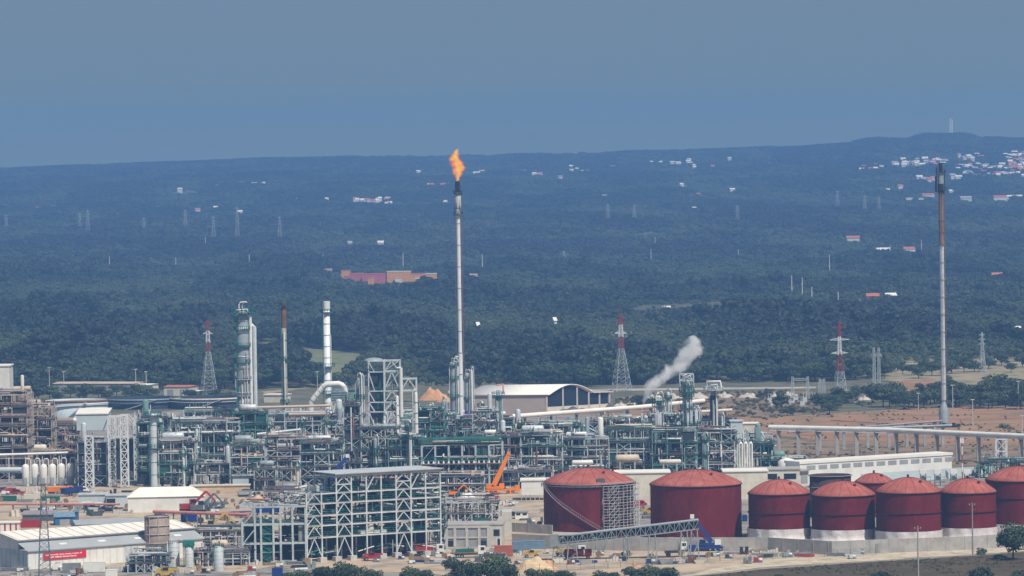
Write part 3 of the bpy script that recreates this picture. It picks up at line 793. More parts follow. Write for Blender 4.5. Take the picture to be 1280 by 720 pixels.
def heap(px0, px1, pyb, hpx, m, label, name='heap', cat='heap', seed=1, depth=None, group=None):
    r = random.Random(seed); x, y = G((px0+px1)/2, pyb); s = y/F; W = (px1-px0)*s; H = hpx*s; D = depth or W*.6
    n = 26; mth = []; vs = []
    ph = [r.uniform(0,6.28) for _ in range(6)]
    for j in range(n+1):
        for i in range(n+1):
            u = i/n*2-1; v = j/n*2-1; rr = math.hypot(u, v)
            h = max(0, 1-rr)**.8 if rr < 1 else 0
            h *= 1 + .25*math.sin(u*5+ph[0])*math.sin(v*4+ph[1]) + .15*math.sin(u*11+ph[2]) + .1*math.sin(v*13+ph[3]+u*6)
            vs.append((u*W/2, v*D/2, h*H*1.1 - .12))
    b = MB(); q = n+1
    b.add(vs, [(j*q+i, j*q+i+1, (j+1)*q+i+1, (j+1)*q+i) for j in range(n) for i in range(n)], m, True)
    o = b.build(name, None, (x, y, 0)); tag(o, label, cat, group); return o
heap(523, 562, 500, 15, 'earth_orange', 'tall orange earth heap behind the steel tower left of the flare', 'earth_heap', 'heap', 1)
heap(545, 586, 502, 7, 'earth_orange', 'lower flat orange earth bank running right from the tall heap', 'earth_bank', 'heap', 2)
heap(693, 742, 516, 7, 'earth_dark', 'long dark coal coloured heap in front of the hall gable', 'dark_heap', 'heap', 3)
heap(738, 790, 516, 9, 'earth_dark', 'mixed dark heap at the right corner of the arched hall', 'scrap_heap', 'heap', 4)
for i, (px, py, w_, h_) in enumerate([(775,508,20,5),(792,506,22,6),(815,500,24,6),(842,499,26,7),(872,498,30,7),(905,497,28,6),(936,497,28,6),(962,496,26,6),(987,495,22,5),(1080,500,20,5),(1062,504,20,4)]):
    heap(px-w_/2, px+w_/2, py, h_, 'rubble', 'pale rubble mound in the row below the track behind the steam', 'rubble_mound', 'mound', 40+i, group='pale rubble mounds along the track')
# warehouses at the left rear
def shed(px0, px1, pyb, pyt, depth, wallm, roofm, label, th=0.0, ridge=.12, name='warehouse', cat='warehouse', doors=0, stripe=None, hip=0):
    a, c = G(px0, pyb), G(px1, pyb); s = a[1]/F; W = math.hypot(c[0]-a[0], c[1]-a[1]); H = (pyb-pyt)*s
    o = thing(name, label, cat, (a[0], a[1], 0), th + math.atan2(c[1]-a[1], c[0]-a[0]))
    h = H/(1+ridge) if ridge else H
    b = MB(); b.box(0, W, 0, depth, -.5, h, wallm)
    n = int(W/3)
    for k in range(1, n): b.box(W*k/n-.06, W*k/n+.06, -.05, -.004, 0, h*.97, wallm)
    b.build('wall', o)
    r_ = MB(); e = .4; zr = h + (H-h if ridge else .3)
    if ridge:
        r_.add([(-e,-e,h-.05),(W+e,-e,h-.05),(W+e-hip*W,depth/2,zr),(-e+hip*W,depth/2,zr),(W+e,depth+e,h-.05),(-e,depth+e,h-.05)], [(0,1,2,3),(3,2,4,5),(0,3,5),(1,4,2)], roofm)
    else: r_.box(-e, W+e, -e, depth+e, h+.003, h+.45, roofm)
    r_.build('roof', o)
    for k in range(doors):
        xx = W*(k+.5)/doors; MB().box(xx-1.7, xx+1.7, -.12, .1, 0, min(h*.7, 4.2), 'grey_panel').build('door', o)
    if stripe: MB().box(-.05, W+.05, -.08, .1, h*.82, h*.92, stripe).build('stripe', o)
    return o
shed(66, 166, 492, 478, 18, 'beige_wall', 'pipe_beige', 'long low beige warehouse behind the trees at the far left', doors=6)
shed(166, 186, 492, 480, 14, 'cream', 'white_roof', 'small cream shed at the right end of the long beige warehouse')
shed(205, 237, 495, 482, 14, 'cream', 'tile_red', 'cream building with orange roof edge left of the tall process column', doors=2)
shed(228, 246, 497, 488, 10, 'cream', 'white_roof', 'low cream annexe touching the orange edged building')
shed(330, 356, 503, 494, 9, 'cream', 'white_roof', 'low pale shed at the foot of the rusty stack', ridge=0)
def bigtank(px0, px1, pyr, pyb, label, shell, rim, floor, roofdrop=1.0):
    cx = (px0+px1)/2; x, y = G(cx, pyb); s = y/F; R_ = (px1-px0)/2*s; H = (pyb-pyr)*s
    o = thing('open_tank', label, 'tank', (x, y+R_, 0))
    b = MB(); b.lathe([(R_, 0), (R_, H), (R_-.3, H), (R_-.3, H-roofdrop)], shell, n=48); b.build('shell', o)
    b = MB(); b.lathe([(R_+.35, H-1.6), (R_+.9, H-1.6), (R_+.9, H-1.4), (R_+.35, H-1.4)], rim, n=48); b.build('wind_girder', o)
    b = MB(); b.lathe([(R_+.02, H-.5), (R_+.25, H-.5), (R_+.25, H+.25), (R_+.02, H+.25)], rim, n=48); b.build('rim', o)
    b = MB(); b.lathe([(R_-.32, H-roofdrop), (0.01, H-roofdrop+.4)], floor, n=48); b.build('floating_roof', o)
    b = MB(); 
    for k in range(14):
        a = D2R(250 + k*3.2); b.box((R_+1.0)*math.cos(a)-.6, (R_+1.0)*math.cos(a)+.6, (R_+1.0)*math.sin(a)-.6, (R_+1.0)*math.sin(a)+.6, H*k/14, H*k/14+.2, 'galv')
    b.build('stairway', o)
bigtank(52, 132, 502, 527, 'big pale blue open top tank with dark red rim at the far left', 'pale_blue', 'rust', 'tank_brown')
bigtank(128, 222, 500, 512, 'wide dark open top tank right of the pale blue one', 'clad_navy', 'galv_mid', 'clad_navy')
bigtank(210, 306, 499, 512, 'wide dark open top tank just left of the tall process column', 'clad_navy', 'cream', 'clad_navy')

# substation behind the red soil: rows of small grey equipment
def substation():
    for i, (px, py) in enumerate([(962,503),(972,503),(984,502),(995,502),(1006,502),(1017,501),(990,507),(1003,507),(966,509)]):
        x, y = G(px, py); o = thing('switchgear', 'small grey switchgear unit in the substation below the gantries', 'switchgear', (x, y, 0), 0, 'switchgear units of the substation')
        MB().box(-1.1,1.1,-.8,.8,0,2.0,'pale_blue').build('housing', o)
        for sx_ in (-.6,.6): MB().cyl((sx_,0,2),(sx_,0,4.2),.15,'galv',n=6).build('insulator', o)
        b = MB(); b.bar((-1.2,0,4.2),(1.2,0,4.2),.14,'galv'); b.build('busbar', o)
substation()
# flare with the rusty top, on the red soil
def flare_rust():
    x, y = G(1180, 534); s = y/F; H = (534-203)*s
    o = thing('rusty_flare_stack', 'tall unlit flare stack with rusty top and black tip on the red soil', 'flare stack', (x, y, 0))
    MB().lathe([(0,0),(12*s/2*1.02,0),(6*s,.2),(6*s,7.2),(5.2*s,8.2),(3.0*s,10.6),(2.1*s,11.6),(1.9*s,12.6)], 'galv_mid', n=24).build('base_drum', o)
    b = MB(); r0 = .95
    z = 11.8
    for k in range(9):
        z2 = 11.8 + (H*.69-11.8)*(k+1)/9; b.cyl((0,0,z),(0,0,z2), r0*(1.12 if k < 2 else 1), 'steel_pale', n=14); b.cyl((0,0,z2-.3),(0,0,z2), r0*1.3, 'galv_mid', n=14); z = z2
    b.build('stack_pipe', o)
    b = MB(); z0 = H*.69
    b.cyl((0,0,z0),(0,0,H*.885), 1.12, 'rust_stack', 1.05, 14)
    for f in (.69,.735,.78,.885): b.cyl((0,0,H*f),(0,0,H*f+.5), 1.4, 'rust', n=14)
    b.build('rusty_section', o)
    b = MB(); b.cyl((0,0,H*.885),(0,0,H*.92), 1.2,'soot',n=12); b.cyl((0,0,H*.92),(0,0,H*.965),1.25,'galv_mid',n=12); b.cyl((0,0,H*.965),(0,0,H),.95,'soot',.75,12); b.build('tip', o)
    for f in (.895,.965):
        b = MB(); b.cyl((0,0,H*f),(0,0,H*f+.2), 2.3, 'soot', n=12)
        for k in range(10):
            a = k*.628; b.bar((2.2*math.cos(a),2.2*math.sin(a),H*f),(2.2*math.cos(a),2.2*math.sin(a),H*f+1.3),.12,'soot'); a2 = a+.628
            b.bar((2.2*math.cos(a),2.2*math.sin(a),H*f+1.2),(2.2*math.cos(a2),2.2*math.sin(a2),H*f+1.2),.1,'soot')
        b.build('platform', o)
    b = MB(); b.cyl((-2.1,-.5,H*.89),(-2.1,-.5,H*.95),.5,'soot',n=8); b.cyl((-1.7,.6,H*.9),(-1.7,.6,H*.985),.22,'soot',n=6); b.cyl((1.7,-.3,H*.9),(1.7,-.3,H*.97),.2,'soot',n=6)
    b.build('pilot_pipe', o)
    b = MB()
    for dx in (-.35,.35): b.bar((dx,-1.55,12),(dx,-1.55,H*.89),.09,'galv_mid')
    b.bar((1.5,.5,9),(1.5,.5,H*.9),.22,'rust'); b.build('ladder', o)
    b = MB()
    for k in range(7):
        px = -6.5+k*2.1; b.box(px-.8, px+.8, -3.4, -1.6, 0, 1.6+.4*(k%2), 'soot' if k%2 else 'clad_dark')
    b.box(-7,7,-1.5,3,0,.7,'clad_dark'); b.build('base_equipment', o)
flare_rust()
MB_ = MB()
def piperun(name, pts, zs, r, m, label, piers=0, pm='concrete', group=None, cat='pipeline', pw=.6, walk=False):
    """pipe line on piers through ground points"""
    x0, y0 = G(*pts[0]); o = thing(name, label, cat, (x0, y0, 0), 0, group)
    W = [(G(*p)[0]-x0, G(*p)[1]-y0, z) for p, z in zip(pts, zs)]
    MB().tube(W, r, m, 10).build('pipe', o)
    for a, c, n in zip(W, W[1:], piers or [0]*9):
        for k in range(n):
            t = (k+.5)/n; p = [a[i]+(c[i]-a[i])*t for i in range(3)]
            b = MB(); b.box(p[0]-pw, p[0]+pw, p[1]-pw, p[1]+pw, 0, p[2]-r-.5, pm); b.box(p[0]-pw*1.3, p[0]+pw*1.3, p[1]-pw*1.7, p[1]+pw*1.7, p[2]-r-.5, p[2]-r-.05, 'steel_dark'); b.build('pier', o)
    return o, W
piperun('flare_feed_pipe', [(1178,539),(1105,545),(985,551)], [4.5,4.5,3.5], .45, 'steel_mauve', 'thin grey feed pipe on low piers leading to the rusty flare base', [4,5], 'concrete', None)
# white pipe bridge on concrete piers
o, W = piperun('pipe_bridge', [(962,567.5),(1108,570.5),(1290,581)], [10.8,10.6,10.9], .95, 'white', 'long white pipe bridge on tall concrete piers at the right', [6,7], 'concrete', None, pw=.75)
b = MB()
for a, c in zip(W, W[1:]):
    b.bar((a[0],a[1]+1.6,a[2]-.7),(c[0],c[1]+1.6,c[2]-.7),.9,'galv'); b.bar((a[0],a[1]-1.3,a[2]-1.1),(c[0],c[1]-1.3,c[2]-1.1),.35,'white')
b.build('walkway', o)
piperun('pipe_bridge', [(1010,563),(1100,560),(1190,556.5)], [8.2,8.2,8.2], .5, 'galv_mid', 'thinner grey pipe bridge on piers behind the white one', [3,4], 'concrete', None, pw=.6)
piperun('overland_pipe', [(640,545),(800,534),(880,527)], [8.5,9,9.5], 1.0, 'white_roof', 'long white overland pipe running behind the right process units', [5,3], 'steel_dark', None)
piperun('overland_pipe', [(795,546),(880,537),(915,535)], [8,8,8], .7, 'cream', 'short cream overland pipe under the long white one', [4,2], 'steel_dark', None)

# trees and bushes behind the plant, one by one
NT = [(1022,508,16),(1060,506,18),(1070,502,20),(1098,498,20),(1118,502,26),(1128,505,18),(1136,512,22),(1150,500,22),(1168,506,28),(1178,511,22),(1190,504,30),(1199,510,22),(1212,507,26),(1219,512,18),(1232,503,28),(1240,511,24),(1248,508,30),(1257,511,24),(1267,505,34),(1276,512,28),(1284,508,36),(1196,462,22),(1210,458,20),(1236,462,16),(1252,458,18),(1264,466,14),(1270,452,20),(1128,468,18),(1156,464,18),(1182,470,20),(1112,466,20),(62,500,20),(48,502,24),(88,497,17),(108,501,22),(123,499,19),(146,497,17),(157,497,15),(171,502,24),(180,500,20),(194,497,13),(240,502,17),(252,503,15),(270,504,18),(285,503,14),(72,503,15),(133,503,15),
 (977,514,26),(984,520,14),(991,520,10),(1027,513,24),(1037,519,18),(1046,511,28),(1041,514,22),(1090,505,26),(1104,510,30),(1112,509,28),(1120,512,22),(1142,509,24),(1155,510,26),(1163,508,22),(1172,498,24),(1185,497,28),(1195,508,32),(1203,505,26),
 (1225,510,22),(1236,511,24),(1244,500,26),(1252,500,36),(1262,503,30),(1272,508,26),(1280,500,30),(1230,497,14),(1130,508,14),(805,512,18),(815,516,20),(795,510,16),(950,500,12),(960,497,12),(1148,474,18),(1165,471,20),(1190,468,20),(1205,466,22),(1218,466,16),(1278,460,18),(1140,470,16),(1176,462,18)]
for i, (px, py, h) in enumerate(NT):
    x, y, z = hit(px, py); s = y/F
    tree((x, y, z), h*s*.92, i, i*1.7, 'dark rounded tree standing on the open ground behind the plant', 'trees on the open ground behind the plant', 'tree', 1.25)
for i, (px, py, h, w_) in enumerate([(1002,516,6,2.2),(1010,514,7,2.4),(1078,506,8,2.2),(1085,500,7,2),(1226,537,5,1.8),(1250,536,9,1.8),(1258,536,7,2),(1262,537,6,2),(900,521,6,3.5),(915,520,5,4),(930,522,5,4),(945,523,5,3),(876,507,7,2.5),(835,507,6,3),(790,503,6,2.4),(870,565,4,2)]):
    x, y, z = hit(px, py); s = y/F; c, t, hh = PROTO[i % 5]
    o = thing('bush', 'low dark green bush on the dry ground behind the plant', 'bush', (x, y, z-.8), i, 'bushes on the dry ground'); k = h*s/5.5; o.scale = (k*w_*.6, k*w_*.6, k)
    q = bpy.data.objects.new('foliage', crown_mesh('bush_foliage', 400+i, 9, 5.5, 0, 10, 40, .5, 'leaf_bush' if i % 3 else 'leaf_pine')); COL.objects.link(q); q.parent = o
for (px, pyb, pyt) in [(1148,512,492),(1191,510,482),(1273,512,477),(1216,532,500),(1278,560,520),(1200,560,545),(80,492,465),(62,492,460),(170,490,462),(183,490,465),(397,500,465)]:
    x, y = G(px, pyb); s = y/F; H = (pyb-pyt)*s
    o = thing('light_pole', 'pale thin light pole standing behind the plant', 'light pole', (x, y, 0), 0, 'light poles behind the plant')
    MB().cyl((0,0,0),(0,0,H), .22, 'galv', .14, 6).build('mast', o); MB().box(-.9,.9,-.25,.25,H,H+.35,'galv').build('lamp_head', o)
mat('stack_olive', (0.25, 0.285, 0.235), 0.6, 0, 0.2, 0.4, stretch=(1,1,.3), dirt=(0.22, 0.12, 0.07), dscale=.3, damt=.7)
# ================================================================= process plant
def railing(b, pts, z, m, h=1.25, t=.10, closed=False):
    n = len(pts)
    for i in range(n if closed else n-1):
        a, c = pts[i], pts[(i+1) % n]
        for hh in (h, h*.55): b.bar((a[0],a[1],z+hh), (c[0],c[1],z+hh), t, m)
        L = math.hypot(c[0]-a[0], c[1]-a[1]); k = max(1, int(L/2.2))
        for j in range(k+1):
            x, y = a[0]+(c[0]-a[0])*j/k, a[1]+(c[1]-a[1])*j/k
            b.bar((x,y,z),(x,y,z+h), t, m)

STY = {
 'grey':  dict(st='steel', dk='teal', pipes=['galv','galv','galv_mid','galv_mid','steel_dark','clad_dark','white','pipe_beige','pipe_rust'], ves=['galv','galv_mid','teal_pale','white'], net='net_green'),
 'teal':  dict(st='teal_pale', dk='teal', pipes=['galv','galv_mid','steel_dark','clad_dark','teal','pipe_rust','white'], ves=['galv','galv_mid','teal_pale'], net='net_green'),
 'dark':  dict(st='steel', dk='steel_dark', pipes=['galv','galv_mid','steel_dark','clad_dark','steel_mauve','pipe_rust'], ves=['galv_mid','steel_dark','galv'], net='clad_dark'),
 'brown': dict(st='steel_beige', dk='steel_brown', pipes=['steel_brown','steel_beige','pipe_beige','pipe_rust','steel_dark','steel_mauve','clad_dark'], ves=['steel_beige','steel_brown','cream'], net='clad_dark'),
 'mauve': dict(st='galv', dk='steel_mauve', pipes=['steel_mauve','galv','galv_mid','clad_dark','pipe_rust','pipe_beige','steel_dark'], ves=['galv_mid','pipe_beige','galv'], net='clad_dark'),
}
def unit(label, px0, px1, pyb, pyt, depth=14, style='grey', seed=1, nb=None, lv=None, th=0.0, brace='X', dens=1.0, nets=.25, name='process_unit', cat='process unit',
         vessels=3, roof=None, clad=None, skyline=True, piles=True, col_w=.33):
    r = random.Random(seed); T = STY[style]
    x0, y0 = G(px0, pyb); s = y0/F; W = (px1-px0)*s; H = (pyb-pyt)*s*.98
    o = thing(name, label, cat, (x0, y0, 0), th)
    nb = nb or max(1, round(W/5.2)); lv = lv or max(1, round(H/4.2)); nd = max(1, round(depth/6))
    xs = [W*i/nb for i in range(nb+1)]; ys = [depth*j/nd for j in range(nd+1)]
    zs = [H*(k+1)/lv for k in range(lv)]
    zs = [z + (r.uniform(-.5,.5) if i < lv-1 else 0) for i, z in enumerate(zs)]
    top = [[H*(r.choice([1,1,1,.9,1.04]) if skyline else 1) for _ in ys] for _ in xs]
    # the frame: columns, beams and bracing bolted together
    b = MB()
    for i, x in enumerate(xs):
        for j, y in enumerate(ys): b.bar((x,y,0),(x,y,top[i][j]), col_w, T['st'])
    for z in zs:
        for j, y in enumerate(ys):
            b.bar((0,y,z),(W,y,z), .22, T['st'], .34)
        for x in xs: b.bar((x,0,z-.05),(x,depth,z-.05), .2, T['st'], .3)
    zz = [0] + zs
    for k in range(lv):
        for i in range(nb):
            q = r.random()
            if q < .24:
                for y in (0, depth):
                    a0, a1 = xs[i], xs[i+1]; m = (a0+a1)/2
                    if brace == 'X': b.bar((a0,y,zz[k]),(a1,y,zz[k+1]),.2,T['st']); b.bar((a1,y,zz[k]),(a0,y,zz[k+1]),.2,T['st'])
                    elif brace == 'K': b.bar((a0,y,zz[k]),(m,y,zz[k+1]),.24,T['st']); b.bar((a1,y,zz[k]),(m,y,zz[k+1]),.24,T['st'])
                    else: b.bar((a0,y,zz[k]),(a1,y,zz[k+1]),.2,T['st'])
    b.build('frame', o)
    # grating decks with railings
    for k, z in enumerate(zs):
        if r.random() < .2 and k < lv-1: continue
        a = r.choice([0, 0, r.randrange(nb)]) if nb > 1 else 0; c = r.choice([nb, nb, min(nb, a+max(1, nb//2))])
        dk = MB().box(xs[a]-.4, xs[c]+.4, -.5, depth*r.choice([1,.7,.5]), z+.2, z+.3, 'steel_dark' if r.random() < .6 else T['dk']).build('deck', o)
        if r.random() < .75:
            b = MB(); railing(b, [(xs[a]-.4,depth*.5),(xs[a]-.4,-.5),(xs[c]+.4,-.5),(xs[c]+.4,depth*.5)], z+.3, T['dk']); b.build('railing', dk)
    # vessels standing or lying on the decks
    for v in range(vessels):
        k = r.randrange(lv+1); z = 0 if k == 0 else zs[k-1]+.3
        hmax = (zs[k]-z if k < lv else 5)
        R_ = min(hmax*.3, r.uniform(.6, 1.4)); m = r.choice(T['ves']); b = MB()
        y = r.uniform(1.5, max(1.6, depth*.45))
        if r.random() < .55:
            L = min(W*.6, r.uniform(3, 8)); x = r.uniform(L*.6, max(L*.61, W-L*.6)); b.drum((x, y, z+R_+.6), R_, L, m)
            for dx in (-.3,.3): b.box(x+dx*L-.25, x+dx*L+.25, y-R_*.7, y+R_*.7, z, z+R_*.7, 'concrete')
        else:
            hh = r.uniform(1.0, 1.5)*max(3, hmax); x = r.uniform(1.2, max(1.3, W-1.2)); b.lathe([(R_*.95,0),(R_,.6),(R_,hh),(R_*.85,hh+.35*R_),(R_*.45,hh+.6*R_),(.02,hh+.7*R_)], m, (x,y,z), 14)
        b.build('vessel', o)
    # pipes: too many to count
    b = MB(); n = int(dens*2.5*(7 + W*.4))
    for k in range(lv):
        z = zs[k] if k < lv else H
        for q in range(max(2, int(n*.55))):
            y = r.uniform(.2, depth-.3) if r.random() < .55 else r.uniform(-.3, 2); R_ = r.choice([.07,.09,.12,.15,.2,.32]); m = r.choice(T['pipes'])
            a = r.uniform(0, W*.5); c = r.uniform(W*.5, W); zp = z + .45 + R_ + r.choice([0,0,.4,.9])
            pts = [(a,y,zp),(c,y,zp)]
            if r.random() < .5: pts.append((c, y, max(.4, zp - r.uniform(1.5, 6))))
            if r.random() < .4: pts.insert(0, (a, y, zp + r.uniform(.8, 3)))
            if r.random() < .3: pts.insert(0, (a+r.uniform(-.2,.2), y+2, pts[0][2]))
            b.tube(pts, R_, m, 6)
    for q in range(int(n*1.3)):
        x = r.uniform(0, W); y = r.uniform(-.4, depth*.7); R_ = r.choice([.1,.14,.18,.25,.35]); m = r.choice(T['pipes'])
        z0 = r.uniform(0, H*.6); z1 = min(H*1.08, z0 + r.uniform(2.5, H*.6))
        pts = [(x,y,z0),(x,y,z1)]
        if r.random() < .5: pts.append((x+r.choice([-1,1])*r.uniform(.8,3), y, z1))
        if r.random() < .35: pts.insert(0, (x+r.choice([-1,1])*r.uniform(.8,3), y, z0))
        b.tube(pts, R_, m, 6)
    for q in range(int(n*.9)):   # valves, junction boxes, cable trays
        x = r.uniform(0, W-1); y = r.uniform(-.3, depth*.6); z = r.choice([0]+zs)+.35; m = r.choice(T['pipes']+['clad_dark','white'])
        d = r.uniform(.4, 1.5); b.box(x, x+d, y, y+r.uniform(.4,1.2), z, z+r.uniform(.4,1.7), m)
    for q in range(int(nb*1.6*dens)):
        x = r.uniform(0, W-2); z = r.choice(zs)-r.uniform(.6,1.4); b.box(x, min(W, x+r.uniform(2,7)), r.uniform(-.2, 2), r.uniform(2.1, 2.8), z, z+.16, r.choice(['galv','galv_mid','steel_dark']))
    if skyline:
        for q in range(int(2+W*.16)):
            x = r.uniform(0, W); y = r.uniform(0, depth*.6); b.tube([(x,y,H),(x,y,H+r.uniform(.8,2.6)),(x+r.uniform(-1.4,1.4),y,H+r.uniform(.8,2.6))], r.choice([.1,.15,.22]), r.choice(T['pipes']), 5)
    kind(b.build('pipework', o), 'stuff')
    # dark boxes deep in the frame that stand in for its inner shade
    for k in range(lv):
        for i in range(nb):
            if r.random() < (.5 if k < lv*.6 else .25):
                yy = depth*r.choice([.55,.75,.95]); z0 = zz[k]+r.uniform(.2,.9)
                MB().box(xs[i]+r.uniform(.1,.8), xs[i+1]-r.uniform(.1,.8), yy-.5, yy+.2, z0, min(zs[k]-.2, z0+r.uniform(2,4)), r.choice(['clad_dark','clad_dark','steel_dark','clad_navy'] if style != 'brown' else ['clad_dark','pipe_rust','steel_brown'])).build('housing_or_shade_box', o)
    # scaffold netting, and dark panels that deepen the frame's inner shade
    for k in range(lv):
        for i in range(nb):
            if r.random() < nets:
                z1 = zs[k]-.25; z0 = (zz[k]+.35); y = r.choice([.3, depth*.5, depth-.3])
                MB().box(xs[i]+.25, xs[i+1]-.25, y-.04, y+.04, z0+r.uniform(0,1), z1, T['net'] if r.random() < .6 else 'clad_dark').build('scaffold_net_or_shade' if T['net'] == 'net_green' else 'screen', o)
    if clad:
        for (f0, f1, g0, g1, m, yy) in clad: MB().box(W*f0, W*f1, yy, yy+.5, H*g0, H*g1, m).build('cladding_or_shade', o)
    if roof: MB().box(-.5, W+.5, -.8, depth+.6, H+.5, H+.75, roof).build('roof', o)
    return o, W, H, s

def column(label, px, pyb, pyt, wpx, plats=(), m='galv', pm='teal', seed=1, name='process_column', cat='column', cone=None, pipes=2, topgear=True, ladder=True, bandm=None, platw=1.0, taper=1.0, capm=None, bands=7):
    """tall vertical vessel: shell with bands, platforms, side pipes, ladder"""
    r = random.Random(seed); x0, y0 = G(px, pyb); s = y0/F; R_ = wpx*s/2; H = (pyb-pyt)*s
    o = thing(name, label, cat, (x0, y0, 0))
    hd = R_*.7 if capm is None else 0.05
    MB().lathe([(R_*1.05,0),(R_*1.02,1.5),(R_,1.6),(R_*(1+taper)/2,H*.5),(R_*taper,H-hd),(R_*.85*taper,H-hd*.5),(R_*.5*taper,H-hd*.12),(.02,H)] if capm is None else [(R_,0),(R_*taper,H),(R_*taper*.82,H),(R_*taper*.82,H-1.5),(.02,H-1.5)], m, n=20).build('shell', o)
    if bandm:
        b = MB()
        for k in range(1, bands+1):
            z = H*k/(bands+1); q = R_*(1-(1-taper)*k/(bands+1)); b.lathe([(q+.01,z),(q+.10,z+.03),(q+.10,z+.3),(q+.01,z+.33)], bandm, n=20)
        b.build('flange', o)
    for f in plats:
        pw = platw
        if isinstance(f, tuple): f, pw = f
        z = H*f; b = MB(); Q = R_ + 1.1*pw
        a0, a1 = (0, 6.283) if pw > .6 else (r.uniform(2.6,4), r.uniform(6,7))
        n = 14; P = [((R_+.05)*math.cos(a0+(a1-a0)*k/n), (R_+.05)*math.sin(a0+(a1-a0)*k/n)) for k in range(n+1)]; Po = [(Q*math.cos(a0+(a1-a0)*k/n), Q*math.sin(a0+(a1-a0)*k/n)) for k in range(n+1)]
        for k in range(n):
            b.add([(*P[k],z),(*Po[k],z),(*Po[k+1],z),(*P[k+1],z),(*P[k],z+.2),(*Po[k],z+.2),(*Po[k+1],z+.2),(*P[k+1],z+.2)], [(0,3,2,1),(4,5,6,7),(1,2,6,5)], pm)
        pf = b.build('platform', o); b = MB(); railing(b, Po, z+.2, pm, 1.3, .13); b.build('railing', pf)
    for k in range(pipes):
        a = r.uniform(3.5, 5.9); q = R_+.45; R2 = r.choice([.16,.22,.3]); z1 = H*r.uniform(.75, 1.03); z0 = H*r.uniform(0, .25)
        b = MB(); b.tube([(0,0,z1+.8),(q*.6*math.cos(a),q*.6*math.sin(a),z1+.9),(q*math.cos(a),q*math.sin(a),z1),(q*math.cos(a),q*math.sin(a),z0),(q*2*math.cos(a),q*2*math.sin(a),z0)], R2, r.choice(['galv','white','galv_mid']), 7); b.build('side_pipe', o)
    if ladder:
        b = MB(); a = r.choice([-.4, 3.5, 4.4]); q = R_+.35
        for d in (-.3,.3): b.bar((q*math.cos(a)-d*math.sin(a), q*math.sin(a)+d*math.cos(a), 0), (q*math.cos(a)-d*math.sin(a), q*math.sin(a)+d*math.cos(a), H*.97), .1, pm)
        for k in range(int(H/1.2)): b.bar((q*math.cos(a)+.3*math.sin(a), q*math.sin(a)-.3*math.cos(a), k*1.2), (q*math.cos(a)-.3*math.sin(a), q*math.sin(a)+.3*math.cos(a), k*1.2), .07, pm)
        b.build('ladder', o)
    if topgear and capm is None:
        b = MB(); b.tube([(0,0,H-.2),(0,0,H+1.2),(R_*.9,-.2,H+1.5),(R_+.4,-.3,H+.4),(R_+.4,-.3,H*.5)], .25, 'galv', 7)
        b.tube([(-R_*.5,0,H-.5),(-R_*.5,0,H+1.6),(-R_*.1,0,H+1.6)], .16, 'white', 6); b.build('overhead_pipe', o)
    return o, R_, H, s

# ---------------------------------------------------------------- left brown unit
unit('dense brown process frame at the far left edge, under the beige horizontal pipe', -22, 36, 600, 492, 22, 'brown', 3, dens=1.9, vessels=6, nets=.25)
unit('brown process frame right of the far left one, behind the white vessels', 30, 66, 592, 508, 18, 'brown', 4, dens=1.9, vessels=5, nets=.25)
unit('low pinkish brown pipe frame between the brown unit and the pale blue block', 62, 102, 582, 532, 14, 'brown', 5, dens=1.8, vessels=4)
unit('low brown pipe rack with a white pipe on top, behind the six white vessels', -22, 98, 596, 568, 8, 'brown', 6, dens=1.3, vessels=2, nets=.2, name='pipe_rack', cat='pipe rack')
def rbox(label, px0, px1, pyb, pyt, depth, m, roofm=None, name='block', cat='building', th=0.0, grooves=0, zb=0.0, slope=0.0, doors=(), wins=0):
    x0, y0 = G(px0, pyb); s = y0/F; W = (px1-px0)*s; H = (pyb-pyt)*s
    o = thing(name, label, cat, (x0, y0, 0), th)
    b = MB(); b.box(0, W, 0, depth, zb, H, m)
    for k in range(grooves): b.box(W*(k+.5)/grooves-.05, W*(k+.5)/grooves+.05, -.06, -.003, zb, H, m)
    b.build('wall', o)
    if roofm:
        b = MB(); e = .35
        b.add([(-e,-e,H+.003),(W+e,-e,H+.003),(W+e,depth+e,H+.003+slope),(-e,depth+e,H+.003+slope),(-e,-e,H+.4),(W+e,-e,H+.4),(W+e,depth+e,H+.4+slope),(-e,depth+e,H+.4+slope)], [(0,3,2,1),(4,5,6,7),(0,1,5,4),(1,2,6,5),(2,3,7,6),(3,0,4,7)], roofm); b.build('roof', o)
    for (f, w_, h_, dm) in doors: MB().box(W*f-w_/2, W*f+w_/2, -.12, .1, .05, h_, dm).build('door', o)
    for k in range(wins):
        xx = W*(k+.5)/wins; MB().box(xx-.32*W/wins, xx+.32*W/wins, -.08, .1, H*.55, H*.82, 'glass_dark').build('window', o)
    return o, W, H, s
rbox('tall white panelled tower block at the far left edge above the brown unit', -20, 14, 585, 458, 14, 'white', 'white_roof', 'tower_block', grooves=4)
x, y = G(-20, 575); s = y/F
o = thing('overhead_duct', 'fat beige horizontal duct on top of the far left brown unit', 'duct', (x, y, 0)); MB().cyl((0,0,(575-487)*s),(60*s,0,(575-486)*s),1.0,'pipe_beige',n=12).build('pipe', o)
MB().bar((50*s,0,(575-515)*s),(50*s,0,(575-487)*s),.9,'steel_beige').build('support', o)
